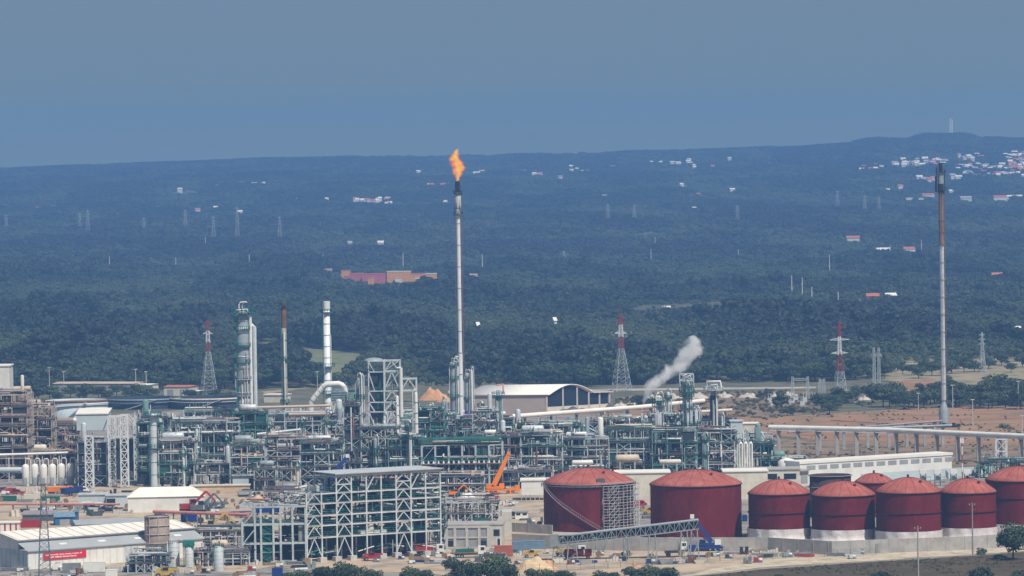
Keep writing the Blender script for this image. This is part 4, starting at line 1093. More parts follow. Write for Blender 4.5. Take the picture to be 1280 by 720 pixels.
# six white vessels with goose-neck pipes
x0 = None
for i, (px, pyb) in enumerate([(32.5,607.5),(44,607),(55,607.5),(66,607),(77,606.5),(88.5,606)]):
    x, y = G(px, pyb); s = y/F; H = (pyb-580)*s; R_ = 4.6*s
    if i == 0:
        V0 = thing('white_vessel', 'upright white vessel with domed top in the row of six at the left', 'vessel', (x, y, 0), 0, 'row of six white vessels')
        MB().lathe([(R_*.9,0),(R_*.9,1.2),(R_,1.4),(R_,H-1.2),(R_*.85,H-.5),(R_*.4,H-.05),(.02,H)], 'white', n=18).build('shell', V0)
        MB().tube([(0,0,H-.2),(0,0,H+1.5),(.5,0,H+2),(1.5,0,H+2),(1.9,0,H+1.5),(1.9,0,1)], .2, 'white', 7).build('gooseneck_pipe', V0)
        b = MB(); b.box(-R_*.4,R_*.4,-R_-.25,-R_*.85,.3,3.2,'galv_mid'); b.build('valve_panel', V0)
    else: copy_thing(V0, (x, y, 0))
column('narrow pale blue vessel at the right end of the white vessel row', 97.5, 605, 580, 5, (), 'pale_blue', seed=9, pipes=1, ladder=False)
piperun('white_header_pipe', [(-20,603),(85,600)], [10.3,10.5], .45, 'white', 'white header pipe running above the six white vessels', [5], 'steel_white', pw=.15)
piperun('white_low_pipe', [(-20,606),(28,606)], [5.6,5.6], 1.1, 'pale_blue', 'thick pale horizontal vessel left of the six white vessels', [2], 'concrete', pw=.4)
# pale block over navy screen with white lattice leg
rbox('pale blue clad upper block with cream roof over the dark navy boiler screen', 97, 136, 600, 518, 16, 'pale_blue', 'white_roof', 'clad_block', zb=19, slope=1.2)
unit('dark navy boiler screen with white lattice leg under the pale block', 98, 134, 609, 552, 15, 'dark', 12, dens=.8, nets=.9, vessels=1, clad=[(0,1,.02,.99,'clad_navy',.2)], name='boiler_screen', skyline=False)
def latleg(label, px, pyb, pyt, wpx, m='steel_white', n=None, name='lattice_tower', t=.3):
    x, y = G(px, pyb); s = y/F; H = (pyb-pyt)*s; o = thing(name, label, 'steel tower', (x, y, 0)); b = MB(); n = n or max(3, round(H/(wpx*s*1.25))); h_ = wpx*s/2
    for cx_ in (-h_, h_):
        for cy_ in (-h_, h_): b.bar((cx_,cy_,0),(cx_,cy_,H),t*1.1,m)
    for k in range(n):
        za, zb = H*k/n, H*(k+1)/n
        b.bar((-h_,-h_,za),(h_,-h_,zb),t*.8,m); b.bar((h_,-h_,za),(-h_,-h_,zb),t*.8,m); b.bar((-h_,-h_,zb),(h_,-h_,zb),t*.8,m); b.bar((-h_,h_,zb),(h_,h_,zb),t*.8,m); b.bar((-h_,-h_,zb),(-h_,h_,zb),t*.7,m); b.bar((h_,-h_,zb),(h_,h_,zb),t*.7,m)
    b.build('lattice', o)
    MB().box(-wpx*s*.6, wpx*s*.6, -wpx*s*.6, wpx*s*.6, 0, .5, 'concrete').build('footing', o); return o
latleg('white lattice tower leg in front of the dark navy screen', 112.5, 611, 545, 9.5, t=.36)
latleg('white lattice tower leg right of the navy screen, under the boiler truss', 141, 609, 520, 8, t=.34)
latleg('white lattice tower leg second from the navy screen, under the boiler truss', 156.5, 610, 518, 9, t=.34)
latleg('white lattice leg next to the tall grey stack, right end of the boiler truss', 172, 600, 522, 7, t=.3)
def boiler():
    x, y = G(136, 600); s = y/F; o = thing('boiler_truss', 'white steel truss fanned like an arch over the dark boiler at the left', 'boiler truss', (x, y-1.5, 0))
    m = 'steel_white'; X = lambda p: (p-136)*s; Z = lambda q: (600-q)*s
    b = MB()
    top = [(136,521),(147,521),(160,519),(170,532),(180,546)]; bot = [(136,548),(147,547),(158,547),(170,548),(182,549)]
    for yy in (0, 9):
        for L in (top, bot):
            for a, c in zip(L, L[1:]): b.bar((X(a[0]),yy,Z(a[1])),(X(c[0]),yy,Z(c[1])),.36,m)
        for i in range(5):
            b.bar((X(top[i][0]),yy,Z(top[i][1])),(X(bot[i][0]),yy,Z(bot[i][1])),.3,m)
        if yy == 0:
            for k in (139,150,172): b.bar((X(160),yy,Z(520)),(X(k),yy,Z(548)),.26,m)
    for p in top+bot: b.bar((X(p[0]),0,Z(p[1])),(X(p[0]),9,Z(p[1])),.3,m)
    b.build('truss', o)
    b = MB(); b.box(X(137),X(174),2.5,12,Z(607),Z(550),'clad_dark'); b.build('boiler_casing', o)
    b = MB(); b.drum((X(176),4,Z(572)),3.1,4,'galv_mid'); b.drum((X(170),3,Z(597)),2.6,7,'steel_mauve'); b.build('drum', o)
boiler()
unit('green netted scaffold block wrapped round the foot of the tall grey stack', 172, 203, 606, 528, 10, 'teal', 15, dens=1.3, nets=.75, vessels=3)
o, R_, H, s = column('tall grey cylindrical stack with teal platform at its top, left part of the plant', 193, 609, 516, 8.8, (.52,(.965,1.6)), 'galv', seed=16, pipes=0, bandm='galv_mid', bands=5, topgear=False, name='grey_stack', cat='stack')
# inclined white duct pieces behind the stack
x, y = G(182, 575); s = y/F
o = thing('inclined_duct', 'white and dark inclined ducts leaning against the grey stack top', 'duct', (x, y, 0))
b = MB(); Z = lambda q: (575-q)*s
b.tube([(-1,0,Z(545)),(-1,0,Z(517)),(1.2,0,Z(513)),(4.2,0,Z(530)),(4.2,0,Z(548))], .9, 'galv', 9); b.build('duct', o)
b = MB(); b.tube([(2.2,-1.2,Z(520)),(4.8,-1.2,Z(532))], .5, 'clad_dark', 8); b.build('rail_chute', o)
b = MB()
for k in range(5): b.bar((-4+k*1.6,-.5,Z(560)),(-4+k*1.6,-.5,Z(514)+k*.7),.28,'steel_white')
for q in (520,528,536,545): b.bar((-4,-.5,Z(q)),(2.4,-.5,Z(q)),.24,'steel_white')
b.build('support', o)

# ---------------------------------------------------------------- process frames, left to centre
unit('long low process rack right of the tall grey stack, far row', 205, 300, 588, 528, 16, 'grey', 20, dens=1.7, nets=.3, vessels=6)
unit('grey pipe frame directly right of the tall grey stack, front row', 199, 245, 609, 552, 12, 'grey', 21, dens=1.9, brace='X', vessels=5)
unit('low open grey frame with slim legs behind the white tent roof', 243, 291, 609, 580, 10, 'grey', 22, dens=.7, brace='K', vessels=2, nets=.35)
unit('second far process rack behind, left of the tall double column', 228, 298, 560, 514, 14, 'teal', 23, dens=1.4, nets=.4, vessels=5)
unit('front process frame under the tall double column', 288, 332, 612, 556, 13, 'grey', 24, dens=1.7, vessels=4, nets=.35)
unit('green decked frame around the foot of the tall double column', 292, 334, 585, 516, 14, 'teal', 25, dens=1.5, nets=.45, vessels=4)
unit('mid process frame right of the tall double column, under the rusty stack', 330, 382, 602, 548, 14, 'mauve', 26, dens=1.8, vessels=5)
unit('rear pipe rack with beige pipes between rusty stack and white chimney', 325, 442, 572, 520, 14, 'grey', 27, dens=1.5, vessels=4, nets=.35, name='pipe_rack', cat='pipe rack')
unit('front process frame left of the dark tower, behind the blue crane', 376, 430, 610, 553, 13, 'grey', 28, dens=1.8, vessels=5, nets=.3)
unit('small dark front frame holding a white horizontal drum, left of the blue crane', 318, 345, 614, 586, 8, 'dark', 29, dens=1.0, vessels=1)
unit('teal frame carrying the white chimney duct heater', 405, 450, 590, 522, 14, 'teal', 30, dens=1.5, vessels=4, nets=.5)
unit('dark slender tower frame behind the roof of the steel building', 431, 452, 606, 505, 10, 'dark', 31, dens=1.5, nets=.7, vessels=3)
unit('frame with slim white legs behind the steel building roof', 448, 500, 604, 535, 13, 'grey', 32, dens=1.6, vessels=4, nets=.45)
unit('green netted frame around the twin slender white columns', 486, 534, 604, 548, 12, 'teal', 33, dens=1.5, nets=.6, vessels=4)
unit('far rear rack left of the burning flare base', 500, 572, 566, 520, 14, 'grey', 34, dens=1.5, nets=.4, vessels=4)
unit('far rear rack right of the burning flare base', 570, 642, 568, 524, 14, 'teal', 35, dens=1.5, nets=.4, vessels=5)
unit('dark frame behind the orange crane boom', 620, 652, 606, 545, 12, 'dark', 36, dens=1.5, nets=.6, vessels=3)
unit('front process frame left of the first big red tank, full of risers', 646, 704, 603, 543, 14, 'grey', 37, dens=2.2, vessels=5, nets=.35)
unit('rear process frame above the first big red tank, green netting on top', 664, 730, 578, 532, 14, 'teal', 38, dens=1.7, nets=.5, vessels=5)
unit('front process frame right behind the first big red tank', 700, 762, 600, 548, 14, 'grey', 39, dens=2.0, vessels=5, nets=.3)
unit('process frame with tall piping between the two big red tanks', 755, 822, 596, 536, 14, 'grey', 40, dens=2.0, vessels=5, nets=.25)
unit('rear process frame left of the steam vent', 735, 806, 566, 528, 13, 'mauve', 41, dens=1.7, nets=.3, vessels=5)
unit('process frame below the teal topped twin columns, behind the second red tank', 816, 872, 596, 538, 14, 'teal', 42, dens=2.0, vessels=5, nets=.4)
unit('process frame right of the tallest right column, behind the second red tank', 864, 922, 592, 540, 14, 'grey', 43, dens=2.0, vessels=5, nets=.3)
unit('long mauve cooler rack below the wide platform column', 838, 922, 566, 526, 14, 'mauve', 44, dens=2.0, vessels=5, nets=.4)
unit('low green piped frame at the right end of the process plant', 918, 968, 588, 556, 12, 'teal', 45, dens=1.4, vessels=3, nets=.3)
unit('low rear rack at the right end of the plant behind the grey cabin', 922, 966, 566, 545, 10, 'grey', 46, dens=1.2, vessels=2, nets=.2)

# green canopy structure over dark panels that paint the shade inside
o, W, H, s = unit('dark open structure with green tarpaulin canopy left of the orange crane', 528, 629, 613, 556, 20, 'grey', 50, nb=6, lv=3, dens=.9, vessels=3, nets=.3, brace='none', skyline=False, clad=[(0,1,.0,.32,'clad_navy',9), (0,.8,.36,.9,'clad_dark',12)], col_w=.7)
b = MB(); b.cyl((-4*s,2,H+1.4),(97*s,2,H+1.6),1.6,'net_green',n=10); b.box(-2*s,100*s,.6,12,H+.4,H+1.3,'net_green'); b.build('green_canopy', o)
b = MB()
for k in range(16): b.lathe([(.5,0),(.12,1.0)], 'galv', (W*(k+.3)/16, -.6, H*.6), 7)
b.build('burner_row', o); MB().box(0,W,-1.0,-.2,H*.57,H*.6,'pipe_rust').build('header', o)
unit('low rusty pipe rack in front of the green canopy structure', 530, 606, 617, 596, 9, 'mauve', 51, dens=1.8, vessels=2, nets=.15, name='pipe_rack', cat='pipe rack', lv=2)
piperun('pink_header_pipe', [(470,613),(590,612)], [4.6,4.6], .35, 'pipe_pink', 'thin pink pipe along the rack left of the orange crane', [5], 'steel_dark', pw=.15)
# horizontal pipes over the rear rack by the white chimney
piperun('rack_pipe', [(322,575),(414,573)], [21.3,21.5], .55, 'pipe_beige', 'upper long beige pipe on top of the rear rack left of the chimney', [4], 'steel', pw=.2)
piperun('rack_pipe', [(362,574),(440,573)], [18.2,18.2], .6, 'pipe_beige', 'shorter lower beige pipe on the rear rack under the chimney duct', [4], 'steel', pw=.2)
piperun('silver_rack_pipe', [(322,588),(378,586)], [14.2,15.5], .5, 'galv', 'sloping silver pipe across the frame under the rusty stack', [3], 'steel', pw=.15)

# ---------------------------------------------------------------- columns and stacks
def big_column():
    x, y = G(306, 560); s = y/F; H = (560-388)*s; R_ = 8.6*s
    o = thing('distillation_column', 'tallest process column with teal top platform and looping white pipes', 'column', (x, y, 0))
    b = MB(); prof = [(R_*1.08,0),(R_*1.08,8)]
    b.lathe([(R_*1.05,0),(R_,2),(R_,H-2.2),(R_*.85,H-1),(R_*.5,H-.2),(.02,H)], 'galv_mid', n=22); b.build('shell', o)
    b = MB()
    for k in range(11):
        z = H*(k+.6)/11.5; b.lathe([(R_+.02,z),(R_+.14,z+.05),(R_+.14,z+(.5 if k%3 else 2.6)),(R_+.02,z+(.55 if k%3 else 2.7))], 'galv' if k % 2 else 'pale_blue', n=22)
    b.build('insulation_band', o)
    for f, w_ in ((.985,2.4),(.86,.9),(.74,1.1),(.62,.9),(.5,1.2),(.38,.9),(.24,1.2)):
        b = MB(); Q = R_+w_; n = 16; a0 = 2.9 if f < .9 else 0; a1 = 6.6 if f < .9 else 6.283
        Po = [(Q*math.cos(a0+(a1-a0)*k/n), Q*math.sin(a0+(a1-a0)*k/n)) for k in range(n+1)]; P = [((R_+.02)*math.cos(a0+(a1-a0)*k/n), (R_+.02)*math.sin(a0+(a1-a0)*k/n)) for k in range(n+1)]
        for k in range(n): b.add([(*P[k],H*f),(*Po[k],H*f),(*Po[k+1],H*f),(*P[k+1],H*f),(*P[k],H*f+.25),(*Po[k],H*f+.25),(*Po[k+1],H*f+.25),(*P[k+1],H*f+.25)], [(0,3,2,1),(4,5,6,7),(1,2,6,5)], 'teal' if f > .55 else 'galv')
        railing(b, Po, H*f+.25, 'teal' if f > .5 else 'galv', 1.8 if f > .9 else 1.3, .16); b.build('platform', o)
    X = lambda p: (p-306)*s; Z = lambda q: (560-q)*s
    for pts, r_, m in [([(X(315.5),-R_*.5,0),(X(315.5),-R_*.5,Z(397)),(X(314),-R_*.5,Z(393)),(X(309),-1,Z(391))], .75, 'white'),
                       ([(X(320.5),-.5,0),(X(320.5),-.5,Z(409)),(X(318.5),-.5,Z(406.5)),(X(314),-.5,Z(409))], .9, 'galv'),
                       ([(X(302),-1,Z(388)),(X(302),-1,Z(380)),(X(303.5),-1,Z(377.5)),(X(311),-1,Z(377))], .35, 'white'),
                       ([(X(306),-.3,Z(388)),(X(306),-.3,Z(380)),(X(307.5),-.3,Z(378.5)),(X(312),-.3,Z(377.5))], .3, 'white'),
                       ([(X(297.5),-1,Z(394)),(X(297.5),-1,Z(387)),(X(312.5),-1,Z(386.5)),(X(313.5),-1,Z(392))], .35, 'white'),
                       ([(X(308),-R_-.3,Z(540)),(X(308),-R_-.3,Z(458))], .3, 'pipe_beige'), ([(X(311),-R_-.1,Z(540)),(X(311),-R_-.1,Z(440))], .3, 'galv'), ([(X(304.5),-R_-.35,Z(540)),(X(304.5),-R_-.35,Z(480))], .25, 'white')]:
        MB().tube(pts, r_, m, 8).build('side_pipe', o)
    b = MB()
    for k in range(6): b.box(X(294+k*4)-.2, X(294+k*4)+.2, -R_-.8, -R_-.4, Z(393), Z(384+k%3*2), 'teal')
    b.build('davit', o)
    b = MB()
    for d in (0,.6): b.bar((X(298)+d,-R_*.8,0),(X(298)+d,-R_*.8,H),.12,'teal')
    for q in range(12): b.box(X(297)-.5, X(297)+.5, -R_*.9, -R_*.6, H*q/12, H*q/12+1.6, 'teal')
    b.build('ladder_cage', o)
big_column()
o, R_, H, s = column('rusty topped slender stack right of the tall double column', 357.5, 565, 379, 7.0, (.33,.62,.985), 'stack_olive', 'teal', 61, name='process_stack', cat='stack', capm='soot', pipes=1, topgear=False, bandm='steel_dark', taper=.86, platw=.8)
b = MB(); b.cyl((0,0,H*.835),(0,0,H*1.003),R_*.9,'rust',R_*.88,16); b.build('rusty_top', o)
b = MB(); b.cyl((0,0,H*1.003),(0,0,H*1.012),R_*.95,'pipe_rust',R_*.95,16); b.build('rim', o)
o, R_, H, s = column('white chimney with teal balconies beside the curved white duct', 411, 560, 376.5, 9.0, (.37,(.555,1.5),(.925,.9)), 'stack_white', 'teal', 62, name='white_chimney', cat='chimney', capm='soot', pipes=1, topgear=False, bandm='galv', bands=12, taper=.9)
b = MB(); b.cyl((0,0,H*.945),(0,0,H*1.002),R_*1.02,'white',R_*1.02,18,caps=False); b.build('chimney_top', o)
def duct_and_heater():
    x, y = G(411, 560); y -= 8; s = y/F; X = lambda p: (p-411)*s; Z = lambda q: (560-q)*s
    o = thing('flue_duct', 'thick white bent flue duct climbing in front of the white chimney', 'duct', (x, y-5, 0))
    MB().tube([(X(391),0,Z(520)),(X(391),0,Z(507)),(X(391.8),0,Z(500)),(X(394.5),0,Z(496)),(X(407.5),0,Z(480.5)),(X(411),0,Z(478)),(X(426),0,Z(477.5)),(X(430),0,Z(479)),(X(433.5),0,Z(483)),(X(434),0,Z(490))], 3.6*s, 'white', 14).build('duct', o)
    b = MB()
    for px, py, dx, dz in [(393,498,.7,.8),(398,492,.65,.75),(402.5,487,.65,.75),(407,481.5,.65,.75)]:
        p = Vector((X(px),0,Z(py))); d = Vector((.72,0,.7)); b.cyl(p-d*.12, p+d*.12, 3.85*s, 'galv_mid', n=14)
    b.build('flange', o)
    h = thing('fired_heater', 'grey blue ribbed heater box on splayed white legs under the flue duct', 'heater', (x, y-3, 0))
    b = MB(); prof = [(420,500),(416,497),(417,489),(421,485),(433,485),(437,488),(437,499),(434,501)]
    vs = [(X(a),-4,Z(c)) for a, c in prof] + [(X(a),5,Z(c)) for a, c in prof]; n = len(prof)
    b.add(vs, [tuple(range(n-1,-1,-1)), tuple(range(n, 2*n))] + [(i,(i+1)%n,n+(i+1)%n,n+i) for i in range(n)], 'galv_mid'); b.build('casing', h)
    b = MB()
    for q in (488,491,494,497): b.box(X(417),X(437),-4.25,-4.01,Z(q)-.12,Z(q)+.12,'teal_pale')
    b.build('rib', h)
    for a, c in [(418,412),(423,419),(431,426),(434,433),(436.5,430)]:
        MB().bar((X(a),-3.6,Z(499)),(X(c),-3.6,Z(513)),.42,'steel_white').build('leg', h)
    b = MB(); b.box(X(410),X(440),-4,5,Z(514),Z(513),'galv'); railing(b,[(X(412),-4.3),(X(440),-4.3)],Z(485)+.2,'teal'); b.build('platform', h)
    w_ = rbox('dark teal equipment housing right of the ribbed heater', 437, 448, 560, 488, 8, 'teal_pale', 'steel_dark', 'housing_or_shade_box', zb=12)
duct_and_heater()
# tall steel tower with dark cladding left of the flare
def steel_tower():
    x, y = G(450, 580); s = y/F; X = lambda p: (p-450)*s; Z = lambda q: (580-q)*s
    o = thing('steel_tower', 'tall open steel tower with dark clad bay and inverted V braces left of the flare', 'steel tower', (x, y, 0))
    m = 'steel_pale'; b = MB(); D = 10
    for p, q in [(462.5,452),(482,452),(501.8,451)]:
        for yy in (0, D): b.bar((X(p),yy,0),(X(p),yy,Z(q)), .6 if p == 482 else .42, m)
    for q in (451.5,465,489,503,515,535,552):
        for yy in (0, D): b.bar((X(462),yy,Z(q)),(X(502),yy,Z(q)),.42,m)
        for p in (462.5,482,501.8): b.bar((X(p),0,Z(q)),(X(p),D,Z(q)),.36,m)
    for q0, q1 in [(465,451.5),(489,465),(503,489),(515,503),(535,515),(552,535)]:
        b.bar((X(482),0,Z(q0)),(X(491.5),0,Z(q1)),.42,m); b.bar((X(501.5),0,Z(q0)),(X(491.5),0,Z(q1)),.42,m)
        b.bar((X(462.5),0,Z(q1)),(X(470),0,Z(q0)),.4,m); b.bar((X(482),D,Z(q0)),(X(501.8),D,Z(q1)),.3,m)
    b.build('frame', o)
    b = MB(); b.cyl((X(503),-.6,Z(522)),(X(503),-.6,Z(460)),.72,'white',n=10); b.cyl((X(503),-.6,Z(460)),(X(498),-.6,Z(460.5)),.4,'white',n=8); b.build('vent_pipe', o)
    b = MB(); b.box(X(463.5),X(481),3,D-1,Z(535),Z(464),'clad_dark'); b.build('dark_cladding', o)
    b = MB(); b.add([(X(474),1.2,Z(486)),(X(481),1.2,Z(486)),(X(481),1.2,Z(468)),(X(478),1.2,Z(468))], [(0,1,2,3)], 'net_green'); b.box(X(472),X(481),2.4,2.8,Z(512),Z(491),'net_green'); b.build('scaffold_net_or_shade', o)
    b = MB(); b.lathe([(X(482)-X(469),0),(X(482)-X(469.5),.5),(X(482)-X(474),1.1),(.1,1.4)], 'galv_mid', (X(469),6,Z(452)), 14); b.build('round_hood', o)
    b = MB()
    for q in (489,503,515): b.box(X(482),X(501),.3,D-.3,Z(q)+.25,Z(q)+.36,'steel_dark')
    railing(b,[(X(462),-.2),(X(502),-.2)],Z(465)+.3,'teal'); railing(b,[(X(484),-.2),(X(502),-.2)],Z(489)+.3,'teal'); railing(b,[(X(462),-.2),(X(482),-.2)],Z(489)+.3,'teal'); b.build('deck', o)
    b = MB()
    for p, q in [(522,474.5)]:
        for yy in (1, 8): b.bar((X(p),yy,0),(X(p),yy,Z(q)),.5,m)
    for q in (474.5,489.5,518,540):
        for yy in (1, 8): b.bar((X(502),yy,Z(q)),(X(522),yy,Z(q)),.4,m)
        b.bar((X(522),1,Z(q)),(X(522),8,Z(q)),.3,m)
    b.bar((X(504),1,Z(488)),(X(512),1,Z(474.5)),.36,m); b.bar((X(522),1,Z(488)),(X(512),1,Z(474.5)),.36,m); b.bar((X(504),1,Z(535)),(X(522),1,Z(518)),.3,m)
    b.build('side_frame', o)
    b = MB(); r = random.Random(5)
    for k in range(60):
        p = r.uniform(483,500) if r.random() < .6 else r.uniform(463,521); q = r.uniform(492,560); L = r.uniform(2,9)
        b.tube([(X(p),r.uniform(0,7),Z(q)),(X(p)+(L if k%2 else 0),r.uniform(0,7),Z(q)+(0 if k%2 else L))], r.choice([.12,.2,.3]), r.choice(['galv','galv_mid','white','steel_dark','teal']), 6)
    kind(b.build('pipework', o), 'stuff')
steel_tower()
column('grey column with white hooked top pipe, left side of the steel tower', 451.5, 600, 472, 8, (.35,.62,.8), 'galv_mid', 'teal', 64, pipes=3, platw=.8)
column('left one of the twin slender white columns in the green netted frame', 498, 596, 494, 5.4, (.42,), 'white', 'teal', 65, bandm='teal_pale', pipes=1, topgear=False, taper=.75, ladder=False)
column('right one of the twin slender white columns in the green netted frame', 521.5, 596, 490, 5.6, (.42,), 'white', 'teal', 66, bandm='teal_pale', pipes=1, topgear=False, taper=.75, ladder=False)
rbox('pale teal cabin block on the rear rack below the steel tower', 500, 530, 570, 514, 8, 'teal_pale', 'galv', 'cabin', zb=14)
# columns standing round the burning flare
column('wide green scaffolded column left of the burning flare foot', 568.5, 552, 452, 9, (.3,.55,.78,.95), 'galv_mid', 'teal', 70, pipes=4, platw=.7)
column('slim column with white looped head right of the burning flare foot', 585, 552, 466, 6, (.3,.6,.9), 'galv_mid', 'teal', 71, pipes=4, platw=.6)
column('very slim white pipe column beside the looped head column', 591, 552, 462, 2.4, (), 'white', 'teal', 72, pipes=1, ladder=False)
x, y = G(568, 545); s = y/F
o = tag(MB().lathe([(7.3*s,0),(7.3*s,1.7),(6.9*s,2.5),(5*s,2.9),(.02,3.1)], 'white', n=20).build('round_tank', None, (x, y-3, (545-519)*s)), 'small round white tank on the rack at the flare foot', 'tank')
rbox('blue painted box on the rack right of the flare foot', 580, 590, 553, 514, 5, 'blue', None, 'blue_box', cat='equipment box', zb=10)
def burning_flare():
    x, y = G(577, 548); s = y/F; H = (548-226)*s
    o = thing('burning_flare_stack', 'tall slender white flare stack with flame at its tip, centre of the plant', 'flare stack', (x, y, 0))
    b = MB(); segs = 11
    for k in range(segs):
        z0, z1 = H*.92*k/segs, H*.92*(k+1)/segs; rr = 1.0 if k < 4 else .85
        b.cyl((0,0,z0),(0,0,z1-.25), rr, 'stack_white', n=16)
        b.cyl((0,0,z1-.25),(0,0,z1), rr*1.16, 'galv_mid', n=16)
    b.build('stack_pipe', o)
    b = MB(); b.cyl((0,0,H*.865),(0,0,H*.875),1.7,'galv',n=14); b.cyl((0,0,H*.875),(0,0,H*.895),1.0,'galv',n=12)
    b.lathe([(1.15,H*.895),(1.45,H*.905),(1.45,H*.945),(1.1,H*.955)], 'galv', n=16); b.build('seal_drum', o)
    b = MB(); b.cyl((0,0,H*.955),(0,0,H*1.0),.8,'soot',.95,14); 
    for k in range(6):
        a = k*1.047; b.bar((1.5*math.cos(a),1.5*math.sin(a),H*.885),(.95*math.cos(a),.95*math.sin(a),H*.995),.22,'soot')
    b.build('burner_tip', o)
    for f in (.868,.95):
        b = MB(); b.cyl((0,0,H*f),(0,0,H*f+.25),2.0,'soot',n=14); P = [(1.95*math.cos(k*.5236),1.95*math.sin(k*.5236)) for k in range(12)]; railing(b,P,H*f+.25,'soot',1.3,.14,True); b.build('platform', o)
    b = MB(); b.bar((-1.5,-.3,4),(-1.5,-.3,H*.87),.16,'pipe_rust'); b.bar((1.5,-.2,4),(1.5,-.2,H*.95),.3,'rust'); b.bar((1.35,.5,4),(1.35,.5,H*.9),.14,'galv_mid'); b.build('riser_pipe', o)
    b = MB(); Z = lambda q: (548-q)*s
    b.tube([(-7.5*s,-.4,0),(-7.5*s,-.4,Z(447)),(-6*s,-.4,Z(445.5)),(0,0,Z(445.5))], .32, 'white', 8); b.build('side_pipe', o)
    return x, y, H
FX, FY, FH = burning_flare()
# flame and steam: gas volumes shaped along a bent axis, torn by noise
def gas(name, axis, tear, nscale, noff=0.0):
    """material whose density falls off from an axis [(z, x, radius)] in object space; returns material, principled node, density socket"""
    m, pv = volmat(name, (1,1,1), 0.0); t = m.node_tree; N = t.nodes.new; L = t.links.new
    tc = N('ShaderNodeTexCoord'); sp = N('ShaderNodeSeparateXYZ'); L(tc.outputs['Object'], sp.inputs[0])
    z0, z1 = axis[0][0], axis[-1][0]; xs = [a[1] for a in axis]; rs = [a[2] for a in axis]
    x0, x1 = min(xs)-1, max(xs)+1; rm_ = max(rs)*1.05
    mr = N('ShaderNodeMapRange'); mr.inputs[1].default_value = z0; mr.inputs[2].default_value = z1; L(sp.outputs[2], mr.inputs[0])
    def ramp(vals):
        r = N('ShaderNodeValToRGB'); E = r.color_ramp.elements
        while len(E) < len(vals): E.new(.5)
        for k, (p, v) in enumerate(vals): E[k].position = p; E[k].color = (v,v,v,1)
        L(mr.outputs[0], r.inputs[0]); return r.outputs[0]
    pos = [(a[0]-z0)/(z1-z0) for a in axis]
    def math_(op, a, b=None, c=None):
        n = N('ShaderNodeMath'); n.operation = op
        for i, v in enumerate((a, b, c)):
            if v is None: continue
            if isinstance(v, (int, float)): n.inputs[i].default_value = v
            else: L(v, n.inputs[i])
        return n.outputs[0]
    cx_ = math_('MULTIPLY_ADD', ramp([(p, (v-x0)/(x1-x0)) for p, v in zip(pos, xs)]), x1-x0, x0)
    rr_ = math_('MULTIPLY', ramp([(p, v/rm_) for p, v in zip(pos, rs)]), rm_)
    dx = math_('SUBTRACT', sp.outputs[0], cx_); d = math_('SQRT', math_('ADD', math_('MULTIPLY', dx, dx), math_('MULTIPLY', sp.outputs[1], sp.outputs[1])))
    q = math_('DIVIDE', d, rr_)
    n = N('ShaderNodeTexNoise'); n.inputs['Scale'].default_value = nscale; n.inputs['Detail'].default_value = 5; n.inputs['Roughness'].default_value = .62; n.inputs['Distortion'].default_value = .6
    L(tc.outputs['Object'], n.inputs['Vector'])
    e = math_('SUBTRACT', math_('MULTIPLY_ADD', n.outputs['Fac'], tear, 1.0 - tear*.5 + noff), q)
    return m, pv, t, e, n.outputs['Fac']
def sheath(name, axis, grow, m):
    b = MB(); r = random.Random(3); n_ = 14; vs = []
    P = [Vector((a[1],0,a[0])) for a in axis]
    for i, a in enumerate(axis):
        d = (P[min(i+1,len(P)-1)]-P[max(i-1,0)]).normalized(); u = Vector((0,1,0)); v = d.cross(u).normalized()
        for k in range(n_):
            t = 6.283*k/n_; vs.append(tuple(P[i] + (u*math.cos(t)+v*math.sin(t))*a[2]*grow))
    L_ = len(axis)
    b.add(vs, [(i*n_+k,i*n_+(k+1)%n_,(i+1)*n_+(k+1)%n_,(i+1)*n_+k) for i in range(L_-1) for k in range(n_)] + [tuple(range(n_-1,-1,-1)), tuple((L_-1)*n_+k for k in range(n_))], m, True)
    return b
FA = [(0,0,.9),(1.5,.1,1.5),(3.5,.5,2.4),(5.5,.7,3.0),(7.5,.2,3.0),(9.5,-.7,2.7),(11,-.9,2.1),(12.5,-.4,1.4),(14,.3,.6)]
m, pv, t, e, nf = gas('flame', FA, 2.8, .45, .0)
mr = t.nodes.new('ShaderNodeMapRange'); mr.inputs[1].default_value = .12; mr.inputs[2].default_value = .55; mr.inputs[3].default_value = 0; mr.inputs[4].default_value = 1.15
t.links.new(e, mr.inputs[0]); t.links.new(mr.outputs[0], pv.inputs['Emission Strength']); pv.inputs['Color'].default_value = (0,0,0,1)
m2_ = t.nodes.new('ShaderNodeMath'); m2_.operation = 'MULTIPLY'; m2_.inputs[1].default_value = .9; t.links.new(mr.outputs[0], m2_.inputs[0]); t.links.new(m2_.outputs[0], pv.inputs['Density'])
cr = t.nodes.new('ShaderNodeValToRGB'); E = cr.color_ramp.elements; E[0].position = .12; E[0].color = (1,.08,.02,1); E[1].position = .72; E[1].color = (1,.72,.14,1); E.new(.4).color = (1,.26,.02,1)
t.links.new(e, cr.inputs[0]); t.links.new(cr.outputs[0], pv.inputs['Emission Color'])
tag(sheath('flame', FA, 1.35, 'flame').build('flame', None, (FX, FY, FH)), 'orange yellow gas flame burning on the tip of the tall flare stack', 'flame')
